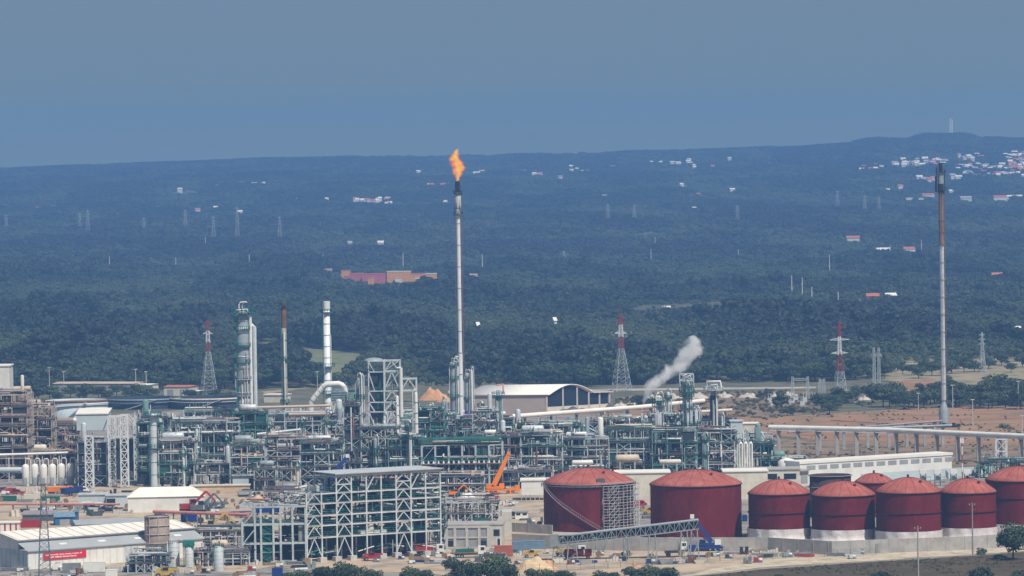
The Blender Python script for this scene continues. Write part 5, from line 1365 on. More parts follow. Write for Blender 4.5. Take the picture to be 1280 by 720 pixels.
# columns on the right
column('teal topped column left of the tallest right column, beside the steam', 825, 592, 494, 8, (.3,.5,(.86,1.3),(.93,1.3)), 'galv', 'teal', 80, pipes=3)
column('slim pale column just right of the teal topped column', 836.5, 575, 490, 4.6, (.55,.9), 'galv', 'teal', 81, pipes=2, platw=.6)
o, R_, H, s = column('tallest right hand column with teal platforms and square head frame', 860, 594, 474, 9.5, (.3,.52,.7,(.82,1.3),(.87,1.4),(.93,1.2)), 'galv', 'teal', 82, pipes=4)
b = MB()
for yy in (-2.4, 2.4):
    for sx_ in (-1, 1): b.bar((sx_*2.6,yy,H*.93),(sx_*2.6,yy,H*1.06),.26,'galv')
    for z in (H*.99,H*1.06): b.bar((-2.6,yy,z),(2.6,yy,z),.26,'galv')
    b.bar((-2.6,yy,H*.99),(2.6,yy,H*1.06),.22,'galv'); b.bar((2.6,yy,H*.99),(-2.6,yy,H*1.06),.22,'galv')
b.build('head_frame', o)
o, R_, H, s = column('dark column with wide pale platform and white gear on top, right of the tallest one', 893, 566, 487, 7.5, (.35,(.995,2.6)), 'galv_mid', 'galv', 83, pipes=4, topgear=False)
b = MB()
b.tube([(-2.6,0,H+.3),(-2.6,0,H+3.4),(2.8,0,H+3.4),(3.2,0,H+.4)], .45, 'white', 8); b.tube([(-1.2,-1,H+.3),(-1.2,-1,H+2),(1.4,-1,H+2.2),(1.4,-1,H+.3)], .35, 'galv', 8); b.box(-2.2,2.2,-.6,1,H+.3,H+1.5,'galv_mid'); b.build('head_gear', o)
MB().lathe([(R_+.2,H*.40),(R_+.3,H*.41),(R_+.3,H*.9),(R_+.2,H*.91)], 'clad_navy', n=18).build('insulation_jacket', o)
column('slim teal column rising behind the orange crane, left of the hall', 624, 575, 492, 7.5, (.3,.55,(.97,1.3)), 'teal_pale', 'teal', 84, pipes=3)
x, y = G(626, 575); s = y/F
o = tag(MB().tube([(-4*s,0,(575-481)*s),(4.5*s,0,(575-480)*s),(4.5*s,0,(575-492)*s)], .35, 'pipe_pink', 7).build('red_jib', None, (x,y,0)), 'small red jib pipe on top of the teal column before the hall', 'jib')
column('teal column in the front row left of the first big red tank', 641, 604, 548, 6, (.3,.6,.9), 'teal_pale', 'teal', 85, pipes=3)
column('short grey column between the big red tanks, behind their roofs', 788, 592, 535, 5, (.5,.9), 'galv', 'teal', 86, pipes=3)
column('short green piped column right of the tallest right column, front row', 882, 592, 545, 4.6, (.5,.9), 'teal_pale', 'teal', 87, pipes=3)
column('pale blue slim column in the frame right of the grey stack', 230, 610, 563, 4, (.5,.92), 'pale_blue', 'teal', 88, pipes=2)
column('beige slim column rising from a pale tank, below the tall double column', 297, 600, 560, 3.6, (.9,), 'pipe_beige', 'teal', 89, pipes=1, ladder=False)
column('white slim column in the frame left of the blue crane', 372.5, 614, 580, 4, (.9,), 'concrete_pale', 'teal', 90, pipes=1, ladder=False)
rbox('grey blue clad cabin with flat roof at the right end of the process plant', 914, 929, 572, 527, 8, 'pale_blue', 'galv', 'clad_cabin', zb=4)
rbox('cream flat hut right of the grey blue cabin', 928, 948, 560, 530, 8, 'cream', 'white_roof', 'hut', zb=4)
rbox('small pale grey block at the foot of the beige slim column', 291, 311, 612, 595, 6, 'pale_blue', 'galv', 'pump_house')
def gable_house():
    x, y = G(700, 568); s = y/F; o = thing('gabled_shelter', 'pale green gabled compressor shelter among the rear frames', 'shelter', (x, y, 0)); W = 56*s; Z = lambda q: (568-q)*s
    b = MB(); P = [(0,0,Z(566)),(W,0,Z(566)),(W,0,Z(546)),(W*.36,0,Z(528)),(W*.22,0,Z(523)),(W*.12,0,Z(527)),(0,0,Z(541))]; n = len(P)
    vs = P + [(a,14,c) for a, _, c in P]; b.add(vs, [tuple(range(n)), tuple(range(2*n-1,n-1,-1))] + [(i,n+i,n+(i+1)%n,(i+1)%n) for i in range(n)], 'teal_pale'); b.build('wall', o)
    b = MB(); b.add([(W*.36,-.4,Z(528)+.1),(W*1.02,-.4,Z(546)),(W*1.02,14.4,Z(546)),(W*.36,14.4,Z(528)+.1)], [(0,1,2,3)], 'pale_blue'); b.add([(0,-.4,Z(541)+.1),(W*.2,-.4,Z(523)+.15),(W*.2,14.4,Z(523)+.15),(0,14.4,Z(541)+.1)], [(0,1,2,3)], 'pale_blue'); b.build('roof', o)
    for f in (.16,.05): MB().box(W*f, W*f+1.1, -.08, .1, Z(538) if f < .1 else Z(532), Z(533) if f < .1 else Z(528), 'glass_dark').build('window', o)
gable_house()
# bank of white tubes, drums
x, y = G(917, 590); s = y/F
tb = thing('tube_bank', 'bank of white vertical loop tubes at the right end of the plant', 'cooler', (x, y, 0))
b = MB()
for k in range(7):
    xx = (1.5+k*3.1)*s
    if k % 2 == 0: b.tube([(xx,0,1.5),(xx,0,(590-555)*s),(xx+.4,0,(590-553)*s),(xx+3.1*s-.4,0,(590-553)*s),(xx+3.1*s,0,(590-555)*s),(xx+3.1*s,0,1.5)], .42, 'white', 8)
b.build('loop_tubes', tb); MB().box(0,24*s,.5,1.5,1,3,'galv').build('header', tb); MB().box(-.3,24*s+.3,-.8,2,0,1,'concrete_pale').build('plinth', tb)
def hdrum(label, px0, px1, py, rpx, pyb, m, name='horizontal_drum'):
    x, y = G((px0+px1)/2, pyb); s = y/F; o = thing(name, label, 'drum', (x, y, 0)); L = (px1-px0)*s; z = (pyb-py)*s; R_ = rpx*s
    MB().drum((0,0,z), R_, L-R_, m, 'x', 16).build('shell', o)
    for f in (-.3,.3): MB().box(f*L-.3, f*L+.3, -R_*.7, R_*.7, 0, z-R_*.5, 'concrete').build('saddle', o)
    MB().tube([(0,0,z+R_),(0,0,z+R_+1),(1.6,0,z+R_+1)], .2, 'galv', 7).build('nozzle', o)
hdrum('large beige horizontal drum on saddles above the gap between the big red tanks', 769, 800, 573, 5, 601, 'pipe_beige')
hdrum('white horizontal drum half hidden by the first red tank roof', 715, 742, 578, 3, 602, 'white')
hdrum('small cream drum behind the second red tank roof', 824, 852, 577, 3, 598, 'cream')
hdrum('white horizontal drum in the small dark frame left of the blue crane', 320, 336, 593, 3.1, 613, 'white')
hdrum('teal capped drum on legs behind the orange crane', 606, 622, 540, 3, 600, 'white')
hdrum('pair forming white drum on the rack left of the tall double column', 200, 214, 536, 2.4, 585, 'cream')
o, _, _, _ = rbox('cream exchanger cover high in the frame behind the steel building roof', 455, 467, 600, 570, 3, 'sand_heap', None, 'exchanger_cover', cat='cover', zb=8)
rbox('smaller cream cover hanging in the frame behind the blue crane', 382, 392, 600, 565, 3, 'cream', None, 'exchanger_cover', cat='cover', zb=9)
# steam plume
x, y = G(803, 566); s = y/F
PL = [(803,515,1.0),(804.5,508,2.6),(807,500,4.4),(811,492,6.6),(816.5,484,10),(824,477,14),(834,470,18),(844,463,19),(853,456,18),(859,450,16.5),(864,444,16),(867,438,15.5),(869,432,15),(870,427,13.5),(869,423,9),(868,420,3.5)]
SA = [((566-py)*s, (px-803)*s, rp_*s) for px, py, rp_ in PL]
m, pv, t, e, nf = gas('steam', SA, 3.4, .13, -.06)
mr = t.nodes.new('ShaderNodeMapRange'); mr.inputs[1].default_value = .05; mr.inputs[2].default_value = .9; mr.inputs[3].default_value = 0; mr.inputs[4].default_value = .5
t.links.new(e, mr.inputs[0]); t.links.new(mr.outputs[0], pv.inputs['Density']); pv.inputs['Anisotropy'].default_value = -.25
o = sheath('steam_plume', SA, 1.75, 'steam').build('steam_plume', None, (x, y, 0)); tag(o, 'white steam plume drifting up to the right from the vent', 'steam')
column('thin steam vent pipe under the steam plume', 803, 566, 516, 2, (), 'galv', seed=95, pipes=0, ladder=False, topgear=False, name='steam_vent', cat='vent')

# further vessels and risers standing among the frames
r = random.Random(314)
for i, (px, pyb, pyt, w_, lab) in enumerate([
    (212,598,541,4,'slim column just right of the grey stack, left of the low rack'),(247,590,536,3.4,'thin riser column above the low open grey frame'),(262,585,530,4,'pale column between the low open frame and the far rack'),
    (284,600,548,3.4,'slim column just left of the tall double column foot'),(337,590,533,4,'slim column right of the tall double column foot'),(346,600,560,5,'stubby vessel right of the silver sloping pipe'),
    (379,590,526,3.6,'slim column under the middle of the beige rack pipes'),(394,606,546,5,'pale column left of the blue crane boom'),(424,600,540,4.4,'slim column just left of the dark slender tower'),
    (470,604,548,5,'column behind the left half of the steel building roof'),(482,600,520,3.6,'slim riser under the middle of the steel tower'),(512,604,530,3.4,'thin riser between the twin slender white columns'),
    (540,575,508,4,'slim column left of the burning flare, behind the canopy structure'),(556,580,500,4.6,'column close left of the scaffolded column at the flare foot'),(602,572,506,4,'slim column right of the flare foot, before the hall'),
    (612,585,520,4.6,'column just left of the teal column before the hall'),(655,596,534,4.4,'column rising over the left rim of the biggest red tank'),(672,596,540,3.6,'thin riser over the biggest red tank, left of its apex'),
    (690,594,536,4.6,'pale column over the biggest red tank, near its apex'),(722,594,530,4,'slim column over the biggest red tank, right of its apex'),(748,594,538,5,'column right of the gabled shelter'),
    (764,592,532,3.6,'slim riser above the beige horizontal drum'),(806,592,524,4.6,'column at the foot of the steam plume'),(848,590,520,4,'slim column between the teal topped and the tallest right column'),
    (872,590,512,4.4,'column close right of the tallest right column'),(903,588,520,3.6,'slim riser left of the grey blue cabin'),(932,588,540,4,'short column beside the white tube bank'),(952,586,546,3.4,'short slim column at the right end of the plant')]):
    column(lab, px, pyb, pyt, w_, tuple(sorted(r.sample([.35,.5,.62,.75,.88,.96], 3))), r.choice(['galv','galv_mid','teal_pale','pale_blue','galv_mid']), 'teal', 700+i, pipes=3, platw=.75)
unit('tall narrow teal frame over the left rim of the biggest red tank', 644, 668, 598, 532, 9, 'teal', 160, dens=1.8, nets=.4, vessels=2)
unit('tall teal frame under the teal topped column, behind the second red tank', 812, 846, 588, 520, 9, 'teal', 161, dens=1.8, nets=.45, vessels=2)
unit('tall dark frame around the tallest right column', 850, 878, 590, 512, 9, 'dark', 162, dens=1.8, nets=.4, vessels=2)
unit('tall grey frame between gabled shelter and steam plume', 752, 782, 590, 526, 9, 'grey', 163, dens=1.8, nets=.3, vessels=2)
unit('teal frame close behind the grey stack, left part of the plant', 176, 214, 590, 522, 9, 'teal', 164, dens=1.8, nets=.5, vessels=2)
unit('grey frame with risers left of the dark slender tower', 408, 434, 602, 528, 9, 'grey', 165, dens=1.8, nets=.3, vessels=2)
unit('teal frame between the steel tower and the flare foot', 522, 556, 590, 512, 9, 'teal', 166, dens=1.8, nets=.4, vessels=2)
unit('grey frame right of the flare foot, in front of the arched hall', 592, 624, 588, 514, 9, 'grey', 167, dens=1.8, nets=.3, vessels=2)
unit('low front rack of pipes in the yard left of the blue crane', 330, 402, 634, 614, 8, 'mauve', 168, dens=1.2, nets=.1, vessels=2, lv=2, name='pipe_rack', cat='pipe rack')
unit('low front rack of pipes right of the dark frame, left of the first red tank', 628, 690, 612, 590, 8, 'dark', 169, dens=1.4, nets=.2, vessels=2, lv=2, name='pipe_rack', cat='pipe rack')
# ================================================================= red storage tanks
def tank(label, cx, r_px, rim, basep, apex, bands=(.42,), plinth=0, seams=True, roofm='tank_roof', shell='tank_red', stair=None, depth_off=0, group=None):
    x, y = G(cx, basep); s = y/F; R_ = r_px*s; H = (basep-rim)*s; Z = (rim-apex)*s*.96
    o = thing('storage_tank', label, 'tank', (x, y + depth_off, 0))
    n = 72; z0 = plinth
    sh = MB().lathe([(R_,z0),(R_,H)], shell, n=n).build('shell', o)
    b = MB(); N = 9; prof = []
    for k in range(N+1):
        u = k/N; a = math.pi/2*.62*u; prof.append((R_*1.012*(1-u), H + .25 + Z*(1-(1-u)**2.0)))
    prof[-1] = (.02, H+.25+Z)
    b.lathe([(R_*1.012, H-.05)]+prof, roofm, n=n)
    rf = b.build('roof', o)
    b = MB()
    for k in range(18):        # roof plate seams
        a = 6.283*k/18; P = [(p[0]*math.cos(a), p[0]*math.sin(a), p[1]+.02) for p in prof]
        for p, q in zip(P, P[1:]): b.bar(p, q, .09, 'tank_red', .06)
    b.build('roof_rib', rf)
    b = MB(); b.lathe([(R_+.02,H-.35),(R_+.3,H-.33),(R_+.3,H-.05),(R_+.02,H-.04)], 'tank_trim', n=n)
    b.lathe([(R_+.02,z0+.02),(R_+.2,z0+.02),(R_+.2,z0+.3),(R_+.02,z0+.3)], 'tank_trim', n=n); b.build('rim', o)
    if bands:
        b = MB()
        for f in bands: b.lathe([(R_+.02,H*(1-f)-.1),(R_+.32,H*(1-f)-.1),(R_+.32,H*(1-f)+.12),(R_+.02,H*(1-f)+.12)], 'tank_trim', n=n)
        b.build('wind_girder', sh)
    if seams:
        b = MB(); r = random.Random(int(cx)); k = 0; z = z0+2.3
        while z < H-1:
            b.lathe([(R_+.004,z),(R_+.03,z+.02),(R_+.03,z+.07),(R_+.004,z+.09)], shell, n=n)
            for q in range(9):
                a = 3.3 + q*.66/1.0*.9 + (.3 if k % 2 else 0) + r.uniform(-.05,.05); b.bar(((R_+.015)*math.cos(a),(R_+.015)*math.sin(a),z-2.2),((R_+.015)*math.cos(a),(R_+.015)*math.sin(a),z),.05,shell)
            z += 2.3; k += 1
        b.build('weld_seam', sh)
    b = MB(); a = -1.2
    b.cyl((0,0,H+Z+.1),(0,0,H+Z+1.1),.35,'tank_trim',n=8); b.box(R_*.3,R_*.3+.8,-R_*.5,-R_*.5+.8,H+Z*.6,H+Z*.6+.9+.3*Z*.2,'tank_red'); b.build('roof_vent', rf)
    if plinth:
        r = random.Random(int(cx)); b = MB(); M_ = 90; vs = []
        for j in range(5):
            for k in range(M_):
                a = 6.283*k/M_; q = R_+.35+.10*math.sin(k*.9+j*.6)+.08*math.sin(k*2.3-j*1.1)+r.uniform(-.05,.05)+(.45 if j == 0 else 0)
                vs.append((q*math.cos(a), q*math.sin(a), (z0+.3)*j/4))
        b.add(vs, [(j*M_+k, j*M_+(k+1)%M_, (j+1)*M_+(k+1)%M_, (j+1)*M_+k) for j in range(4) for k in range(M_)], 'wrap_white', True); b.build('wrapped_base', o)
    if stair:
        a0, a1 = stair; b = MB(); n2 = 40
        def pt(u, q): a = a0+(a1-a0)*u; return ((R_+q)*math.cos(a), (R_+q)*math.sin(a), z0+(H-z0)*u)
        for k in range(n2):
            p, q = pt(k/n2,.15), pt((k+1)/n2,.15); p2, q2 = pt(k/n2,1.0), pt((k+1)/n2,1.0)
            b.bar(p2, q2, .3, 'steel_mauve', .1); b.bar((p2[0],p2[1],p2[2]+1.1), (q2[0],q2[1],q2[2]+1.1), .09, 'steel_mauve'); b.bar(p2, (p2[0],p2[1],p2[2]+1.1), .07, 'steel_mauve')
            b.add([p, p2, (q2[0],q2[1],p[2]), (q[0],q[1],p[2])], [(0,1,2,3)], 'steel_mauve')
        b.build('spiral_stair', o)
    return o, R_, H, s
t1, R1, H1, s1 = tank('biggest left red tank with scaffold on its right side and a diagonal stair', 736.5, 56.5, 602, 661, 584.5, bands=(.055,), stair=(D2R(286), D2R(196)))
b = MB(); # scaffold on the right side of tank 1
for lev in range(9):
    z = H1*lev/8.3
    for k in range(12):
        a0, a1 = D2R(286+k*6.4), D2R(286+(k+1)*6.4)
        for q in (.5, 1.8):
            p = ((R1+q)*math.cos(a0),(R1+q)*math.sin(a0),z); c = ((R1+q)*math.cos(a1),(R1+q)*math.sin(a1),z)
            b.bar(p, c, .11, 'galv'); b.bar((p[0],p[1],z+1),(c[0],c[1],z+1),.08,'galv')
            if lev < 8: b.bar(p,(p[0],p[1],z+H1/8.3),.12,'galv')
            if lev < 8 and q > 1 and (k in (1,2,7,10)): b.bar(p,(c[0],c[1],z+H1/8.3),.09,'galv')
        p0 = ((R1+.5)*math.cos(a0),(R1+.5)*math.sin(a0)); p1 = ((R1+1.8)*math.cos(a0),(R1+1.8)*math.sin(a0)); p2 = ((R1+1.8)*math.cos(a1),(R1+1.8)*math.sin(a1)); p3 = ((R1+.5)*math.cos(a1),(R1+.5)*math.sin(a1))
        if (lev*5+k) % 3: b.add([(*p0,z+.06),(*p1,z+.06),(*p2,z+.06),(*p3,z+.06)], [(0,1,2,3)], 'timber')
sc_ = b.build('scaffold', None, tuple(t1.location)); tag(sc_, 'grey tube scaffold hugging the right side of the biggest red tank', 'scaffold')
b = MB(); P = [((R1+.7)*math.cos(D2R(k*7.5)),(R1+.7)*math.sin(D2R(k*7.5))) for k in range(48)]
railing(b, P, H1-1.3, 'galv', 1.3, .1, True); b.build('top_railing', t1)
MB().box(R1*.17,R1*.17+2.6,-R1*.93,-R1*.93+1.6,H1+.2,H1+1.9,'steel_dark').build('roof_hatch', t1)
tank('second big red tank, plain, right of the scaffolded one', 870.5, 57, 604, 670, 586.5, bands=())
tank('red tank with white wrapped base, leftmost of the front row of four', 974.5, 38.5, 615.5, 672, 599, plinth=3.0)
tank('red tank with white wrapped base, second in the front row, lowest rim', 1054.5, 39.5, 617.5, 673, 601, plinth=3.0)
tank('red tank with white wrapped base and small red sign, largest in the front row', 1136, 40.5, 613.5, 675, 596.5, plinth=3.0)
tank('red tank with white wrapped base behind the utility pole, rightmost of the front row', 1210.5, 35, 614, 671, 598, plinth=3.0)
tank('big red tank cut by the right edge, behind the dark pine', 1275, 42, 598.5, 664, 582.5, plinth=2.6, bands=(.33,))
tank('small red tank peeping out behind the front row', 1093, 24, 602, 645, 591.5, bands=())
x, y = G(1038.5, 646); s = y/F
ot = thing('open_dark_tank', 'dark brown unroofed tank behind the red tanks', 'tank', (x, y, 0)); R_ = 26*s; H = (646-593)*s
MB().lathe([(R_,0),(R_,H),(R_-.25,H),(R_-.25,H-3),(.02,H-3)], 'tank_brown', n=48).build('shell', ot)
for f in (.985,.72,.45): MB().lathe([(R_+.02,H*f-.1),(R_+.5,H*f-.1),(R_+.5,H*f+.08),(R_+.02,H*f+.08)], 'steel_mauve', n=48).build('ring', ot)
x, y = G(1114.5, 668); s = y/F
sg = tag(MB().box(-3*s,3*s,-.1,.1,0,6.2*s,'red').box(-1.2*s,1.2*s,-.14,-.1,2*s,4*s,'wrap_white').build('sign', None, (x, y-11.6, .5)), 'small red square sign on the white tank base', 'sign')
rb = thing('door_panel', 'grey access panel leaning on the second big red tank', 'panel', at(951,672)); MB().box(-.6,1.8,-15.5,-15.3,.2,3.6,'concrete').build('panel_sheet', rb)
# bund wall
def wallrun(label, pts, h, t=.4, m='concrete', name='bund_wall', cat='wall', panels=True):
    x0, y0 = G(*pts[0]); o = thing(name, label, cat, (x0, y0, 0))
    for a, c in zip(pts, pts[1:]):
        A = Vector((*G(*a), 0)) - Vector((x0,y0,0)); C = Vector((*G(*c), 0)) - Vector((x0,y0,0)); d = C-A; L = d.length; d.normalize(); nn = Vector((-d.y, d.x, 0))*t
        b = MB(); b.add([tuple(A),tuple(C),tuple(C+nn),tuple(A+nn)]+[tuple(v+Vector((0,0,h))) for v in (A,C,C+nn,A+nn)], [(0,3,2,1),(4,5,6,7),(0,1,5,4),(1,2,6,5),(2,3,7,6),(3,0,4,7)], m)
        k = 6.0
        while panels and k < L:
            p = A+d*k; b.bar(tuple(p-nn*.06),tuple(p-nn*.06+Vector((0,0,h-.05))),.12,'concrete'); k += 6
        b.build('wall_run', o)
    return o
wallrun('long grey concrete bund wall in front of the red tanks', [(640,684),(700,687),(800,689),(960,689),(1040,694),(1215,687.5),(1300,681)], 4.2)
wallrun('low grey concrete wall left of the biggest red tank', [(628,664),(690,668)], 3.0, name='low_wall')
def fence(label, pts, h, post=3.0, m='galv_mid', rails=6, name='wire_fence', cat='fence', t=.05):
    x0, y0 = G(*pts[0]); o = thing(name, label, cat, (x0, y0, 0))
    for a, c in zip(pts, pts[1:]):
        A = Vector((*G(*a), 0)) - Vector((x0,y0,0)); C = Vector((*G(*c), 0)) - Vector((x0,y0,0)); d = C-A; L = d.length; n = max(1, int(L/post))
        b = MB()
        for k in range(n+1): p = A+d*k/n; b.bar(tuple(p),(p.x,p.y,h),.11,m)
        b.build('fence_posts', o); b = MB()
        for k in range(rails): z = h*(k+.7)/rails; b.bar((A.x,A.y,z),(C.x,C.y,z),t,m)
        b.build('wire_mesh', o)
    return o
fence('wire fence on posts at the foot of the bund wall, right part', [(1095,692),(1215,686.5)], 3.0, 3, rails=9)
fence('thin wire fence along the sandy verge in front of the conveyor', [(640,716),(760,711),(900,702),(1095,694)], 2.3, 4, 'steel_dark', 5)

# ================================================================= big steel frame building
def steel_building():
    x0, y0 = G(384, 704); th = D2R(30); o = thing('steel_frame_building', 'tall unclad steel frame building with pale corrugated roof, foreground', 'building', (x0, y0, 0), th)
    s = y0/F; W = 46.0; D = 14.0; H = 26.0; nb = 9; bw = W/nb; m = 'steel_pale'
    lv = [1.6, 7.4, 11.0, 14.0, 17.6, 20.6, 25.6]
    Kb = (0, 2, 6)
    b = MB()
    for i in range(nb+1):
        for y in (0, D*.5, D):
            top = H if i > 1 else 21.0
            b.bar((i*bw,y,.8),(i*bw,y,top),.42,m)
    b.build('column_row', o)
    for k, z in enumerate(lv[1:]):
        b = MB(); x1 = 0 if k < 5 else 2*bw
        for y in (0, D*.5, D): b.bar((x1,y,z),(W,y,z),.3,m,.42)
        for i in range(0 if k < 5 else 2, nb+1): b.bar((i*bw,0,z-.05),(i*bw,D,z-.05),.36,m)
        b.build('floor_beam', o)
    for y in (0, D):
        for i in Kb:
            b = MB()
            for z0, z1 in zip(lv, lv[1:]):
                if i == 0 and z1 > 22: continue
                halves = [(z0, z1)] if z1-z0 < 5 or z0 < 2 else [(z0, (z0+z1)/2), ((z0+z1)/2, z1)]
                for q0, q1 in halves:
                    b.bar((i*bw,y,q0),((i+.5)*bw,y,q1-.2),.25,m); b.bar(((i+1)*bw,y,q0),((i+.5)*bw,y,q1-.2),.25,m); b.bar((i*bw,y,q1),((i+1)*bw,y,q1),.3,m)
            b.build('bracing', o)
        if y == 0:
            for i in (4, 7): MB().bar((i*bw,y,lv[5]),((i+.6)*bw,y,lv[6]),.3,m).build('brace', o)
    for i in range(nb+1): MB().box(i*bw-1.1, i*bw+1.1, -1.1, 1.1, -.2, 1.5, 'concrete_pale').build('footing', o)
    # roof sheets
    b = MB(); n = 46; xa, xb = 2*bw-.8, W+.6
    for k in range(n): b.box(xa+(xb-xa)*k/n+.05, xa+(xb-xa)*(k+1)/n-.05, -1, D+1, H+.32, H+.48, 'steel_pale')
    b.box(xa, xb, -1, D+1, H+.2, H+.3, 'grey_roof'); b.build('roof', o)
    b = MB()
    for k in range(5): b.bar((2*bw,D*k/4,H),(W,D*k/4,H),.3,m)
    for k in range(nb*2): b.bar((bw*2+(W-2*bw)*k/(nb*2+1),0,H-1.5),(bw*2+(W-2*bw)*(k+.5)/(nb*2+1),0,H),.16,m)
    b.build('roof_purlin', o)
    r = random.Random(77)
    for k, z in enumerate(lv[1:-1]):
        for (a, c) in ([(0,nb)] if k < 2 else [(1,4),(4,nb)]):
            MB().box(a*bw+.3, c*bw-.3, .5, D-.4, z+.32, z+.42, 'steel_dark').build('deck', o)
        b = MB(); railing(b, [(.3,.2),(W-.3,.2)], z+.4, 'teal', 1.3, .09); b.build('railing', o)
        for i in range(nb):
            if r.random() < .28: MB().box(i*bw+.4,(i+1)*bw-.4,3.2,3.28,z+.5,z+r.uniform(1.2,2.4),'net_green').build('scaffold_net_or_shade', o)
            if r.random() < .7: MB().box(i*bw+.4,(i+1)*bw-.4,D*.6,D*.6+.1,lv[k]+.5 if k else .3,z-.3,r.choice(['clad_dark','net_green','clad_dark','clad_navy'])).build('screen', o)  # dark panels at mid depth paint the building's shaded interior
    MB().box(.3, W-.3, D*.55, D*.55+.2, .3, lv[1]-.4, 'clad_dark').build('shade_backdrop', o)  # added dark sheet, shade of the ground floor put into colour
    b = MB()
    for q in range(330):
        k = r.randrange(6); z = lv[k] + (.6 if k else 0); x = r.uniform(.5, W-3); y = r.uniform(1, D-2); t = r.random(); mm = r.choice(['galv','galv_mid','steel_dark','clad_dark','cream','pipe_rust','white','teal'])
        if t < .55: b.tube([(x,y,z+r.uniform(.3,2.5)),(x+r.uniform(2,9),y,z+r.uniform(.3,2.5))], r.choice([.12,.18,.3]), mm, 6)
        elif t < .8: b.tube([(x,y,z),(x,y,z+r.uniform(2,4.5))], r.choice([.12,.2,.35]), mm, 6)
        else: b.box(x,x+r.uniform(.6,2.4),y,y+r.uniform(.6,2),z,z+r.uniform(.6,2.4),mm)
    kind(b.build('pipework', o), 'stuff')
    b = MB(); b.lathe([(1.2,0),(1.2,1.4),(.5,3.2),(.35,5.4)], 'cream', (bw*4.4,1.6,lv[1]+.4), 12); b.box(bw*3.6,bw*5.4,.4,2.6,lv[1]+.4,lv[1]+1.2,'white'); b.build('white_vessel', o)
    return o
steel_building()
def low_steel():
    x0, y0 = G(303, 706); th = D2R(4); o = thing('low_steel_frame', 'lower grey steel frame with teal stair net, left of the tall steel building', 'steel frame', (x0, y0, 0), th)
    s = y0/F; X = lambda p: (p-303)*s; cols = [303.5,319.5,327,342.5,351.5,366.5,383]; H = (706-634)*s*.97; m = 'steel'; D = 13; Z = lambda q: (706-q)*s
    b = MB()
    for i, p in enumerate(cols):
        for y in (0, D): b.bar((X(p),y,0),(X(p),y,H if i not in (0,) else H*.78),.6,m)
    for q in (634,656,680):
        for y in (0, D): b.bar((X(303),y,Z(q)),(X(384),y,Z(q)),.36,m,.6)
    for q in (668,691): b.bar((X(327),0,Z(q)),(X(351.5),0,Z(q)),.25,'teal_pale')
    for p in cols: 
        for q in (634,656,680): b.bar((X(p),0,Z(q)-.05),(X(p),D,Z(q)-.05),.32,m)
    for q0, q1 in ((656,640),(680,662)): b.bar((X(304),0,Z(q0)),(X(319),0,Z(q1)),.3,m)
    b.build('frame', o)
    MB().box(X(328),X(342),.4,.5,Z(704),Z(657),'net_green').build('stair_net', o)
    b = MB(); zig = [706,698,691,684,678,671,664,657]
    for k in range(7): b.bar((X(329 if k%2 else 341),.2,Z(zig[k])),(X(341 if k%2 else 329),.2,Z(zig[k+1])),.4,'teal',.15)
    b.build('stair', o)
    MB().box(X(304),X(383),5,5.2,.2,Z(682),'clad_dark').build('shade_backdrop', o)  # added dark sheet that paints shade behind the open frame
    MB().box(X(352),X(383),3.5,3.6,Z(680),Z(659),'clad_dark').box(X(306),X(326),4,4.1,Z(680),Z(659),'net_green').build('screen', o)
    MB().box(X(374),X(383),1.0,1.1,Z(679),Z(658),'tarp').build('tarpaulin', o)
    for q in (656,680): MB().box(X(304),X(383),.4,D-.4,Z(q)+.33,Z(q)+.43,'steel_dark').build('deck', o)
    b = MB(); railing(b,[(X(304),-.1),(X(366),-.1)],Z(656)+.3,'teal',1.3,.1); b.build('railing', o)
    b = MB(); r = random.Random(9)
    for q in range(70):
        p = r.uniform(304,378); zq = r.choice([704,679,655,634])-r.uniform(1,14); mm = r.choice(['galv','galv_mid','pipe_pink','steel_dark','cream','steel_mauve'])
        b.tube([(X(p),r.uniform(1,9),Z(zq)),(X(p)+r.uniform(1,7),r.uniform(1,9),Z(zq))], r.choice([.12,.2,.3]), mm, 6)
    kind(b.build('pipework', o), 'stuff')
    MB().box(X(320),X(351),2,6,Z(642),Z(636),'blue').build('blue_sheet', o)
    for p in cols[3:]: MB().box(X(p)-.9,X(p)+.9,-.9,.9,-.2,.9,'concrete_pale').build('footing', o)
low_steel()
unit('green stair tower frame at the right end of the tall steel building', 540, 558, 691, 622, 7, 'grey', 120, nb=2, lv=7, dens=.9, nets=.6, vessels=0, name='stair_tower_unit')
unit('lattice steel module with diagonal braces right of the steel building', 556, 624, 653, 628, 11, 'mauve', 121, nb=8, lv=2, dens=1.1, nets=.1, vessels=1, brace='D', name='steel_module', cat='steel module')
rbox('grey concrete block shelter wall right of the lattice steel module', 628, 640, 668, 640, 10, 'concrete_pale', None, 'block_wall', cat='wall')
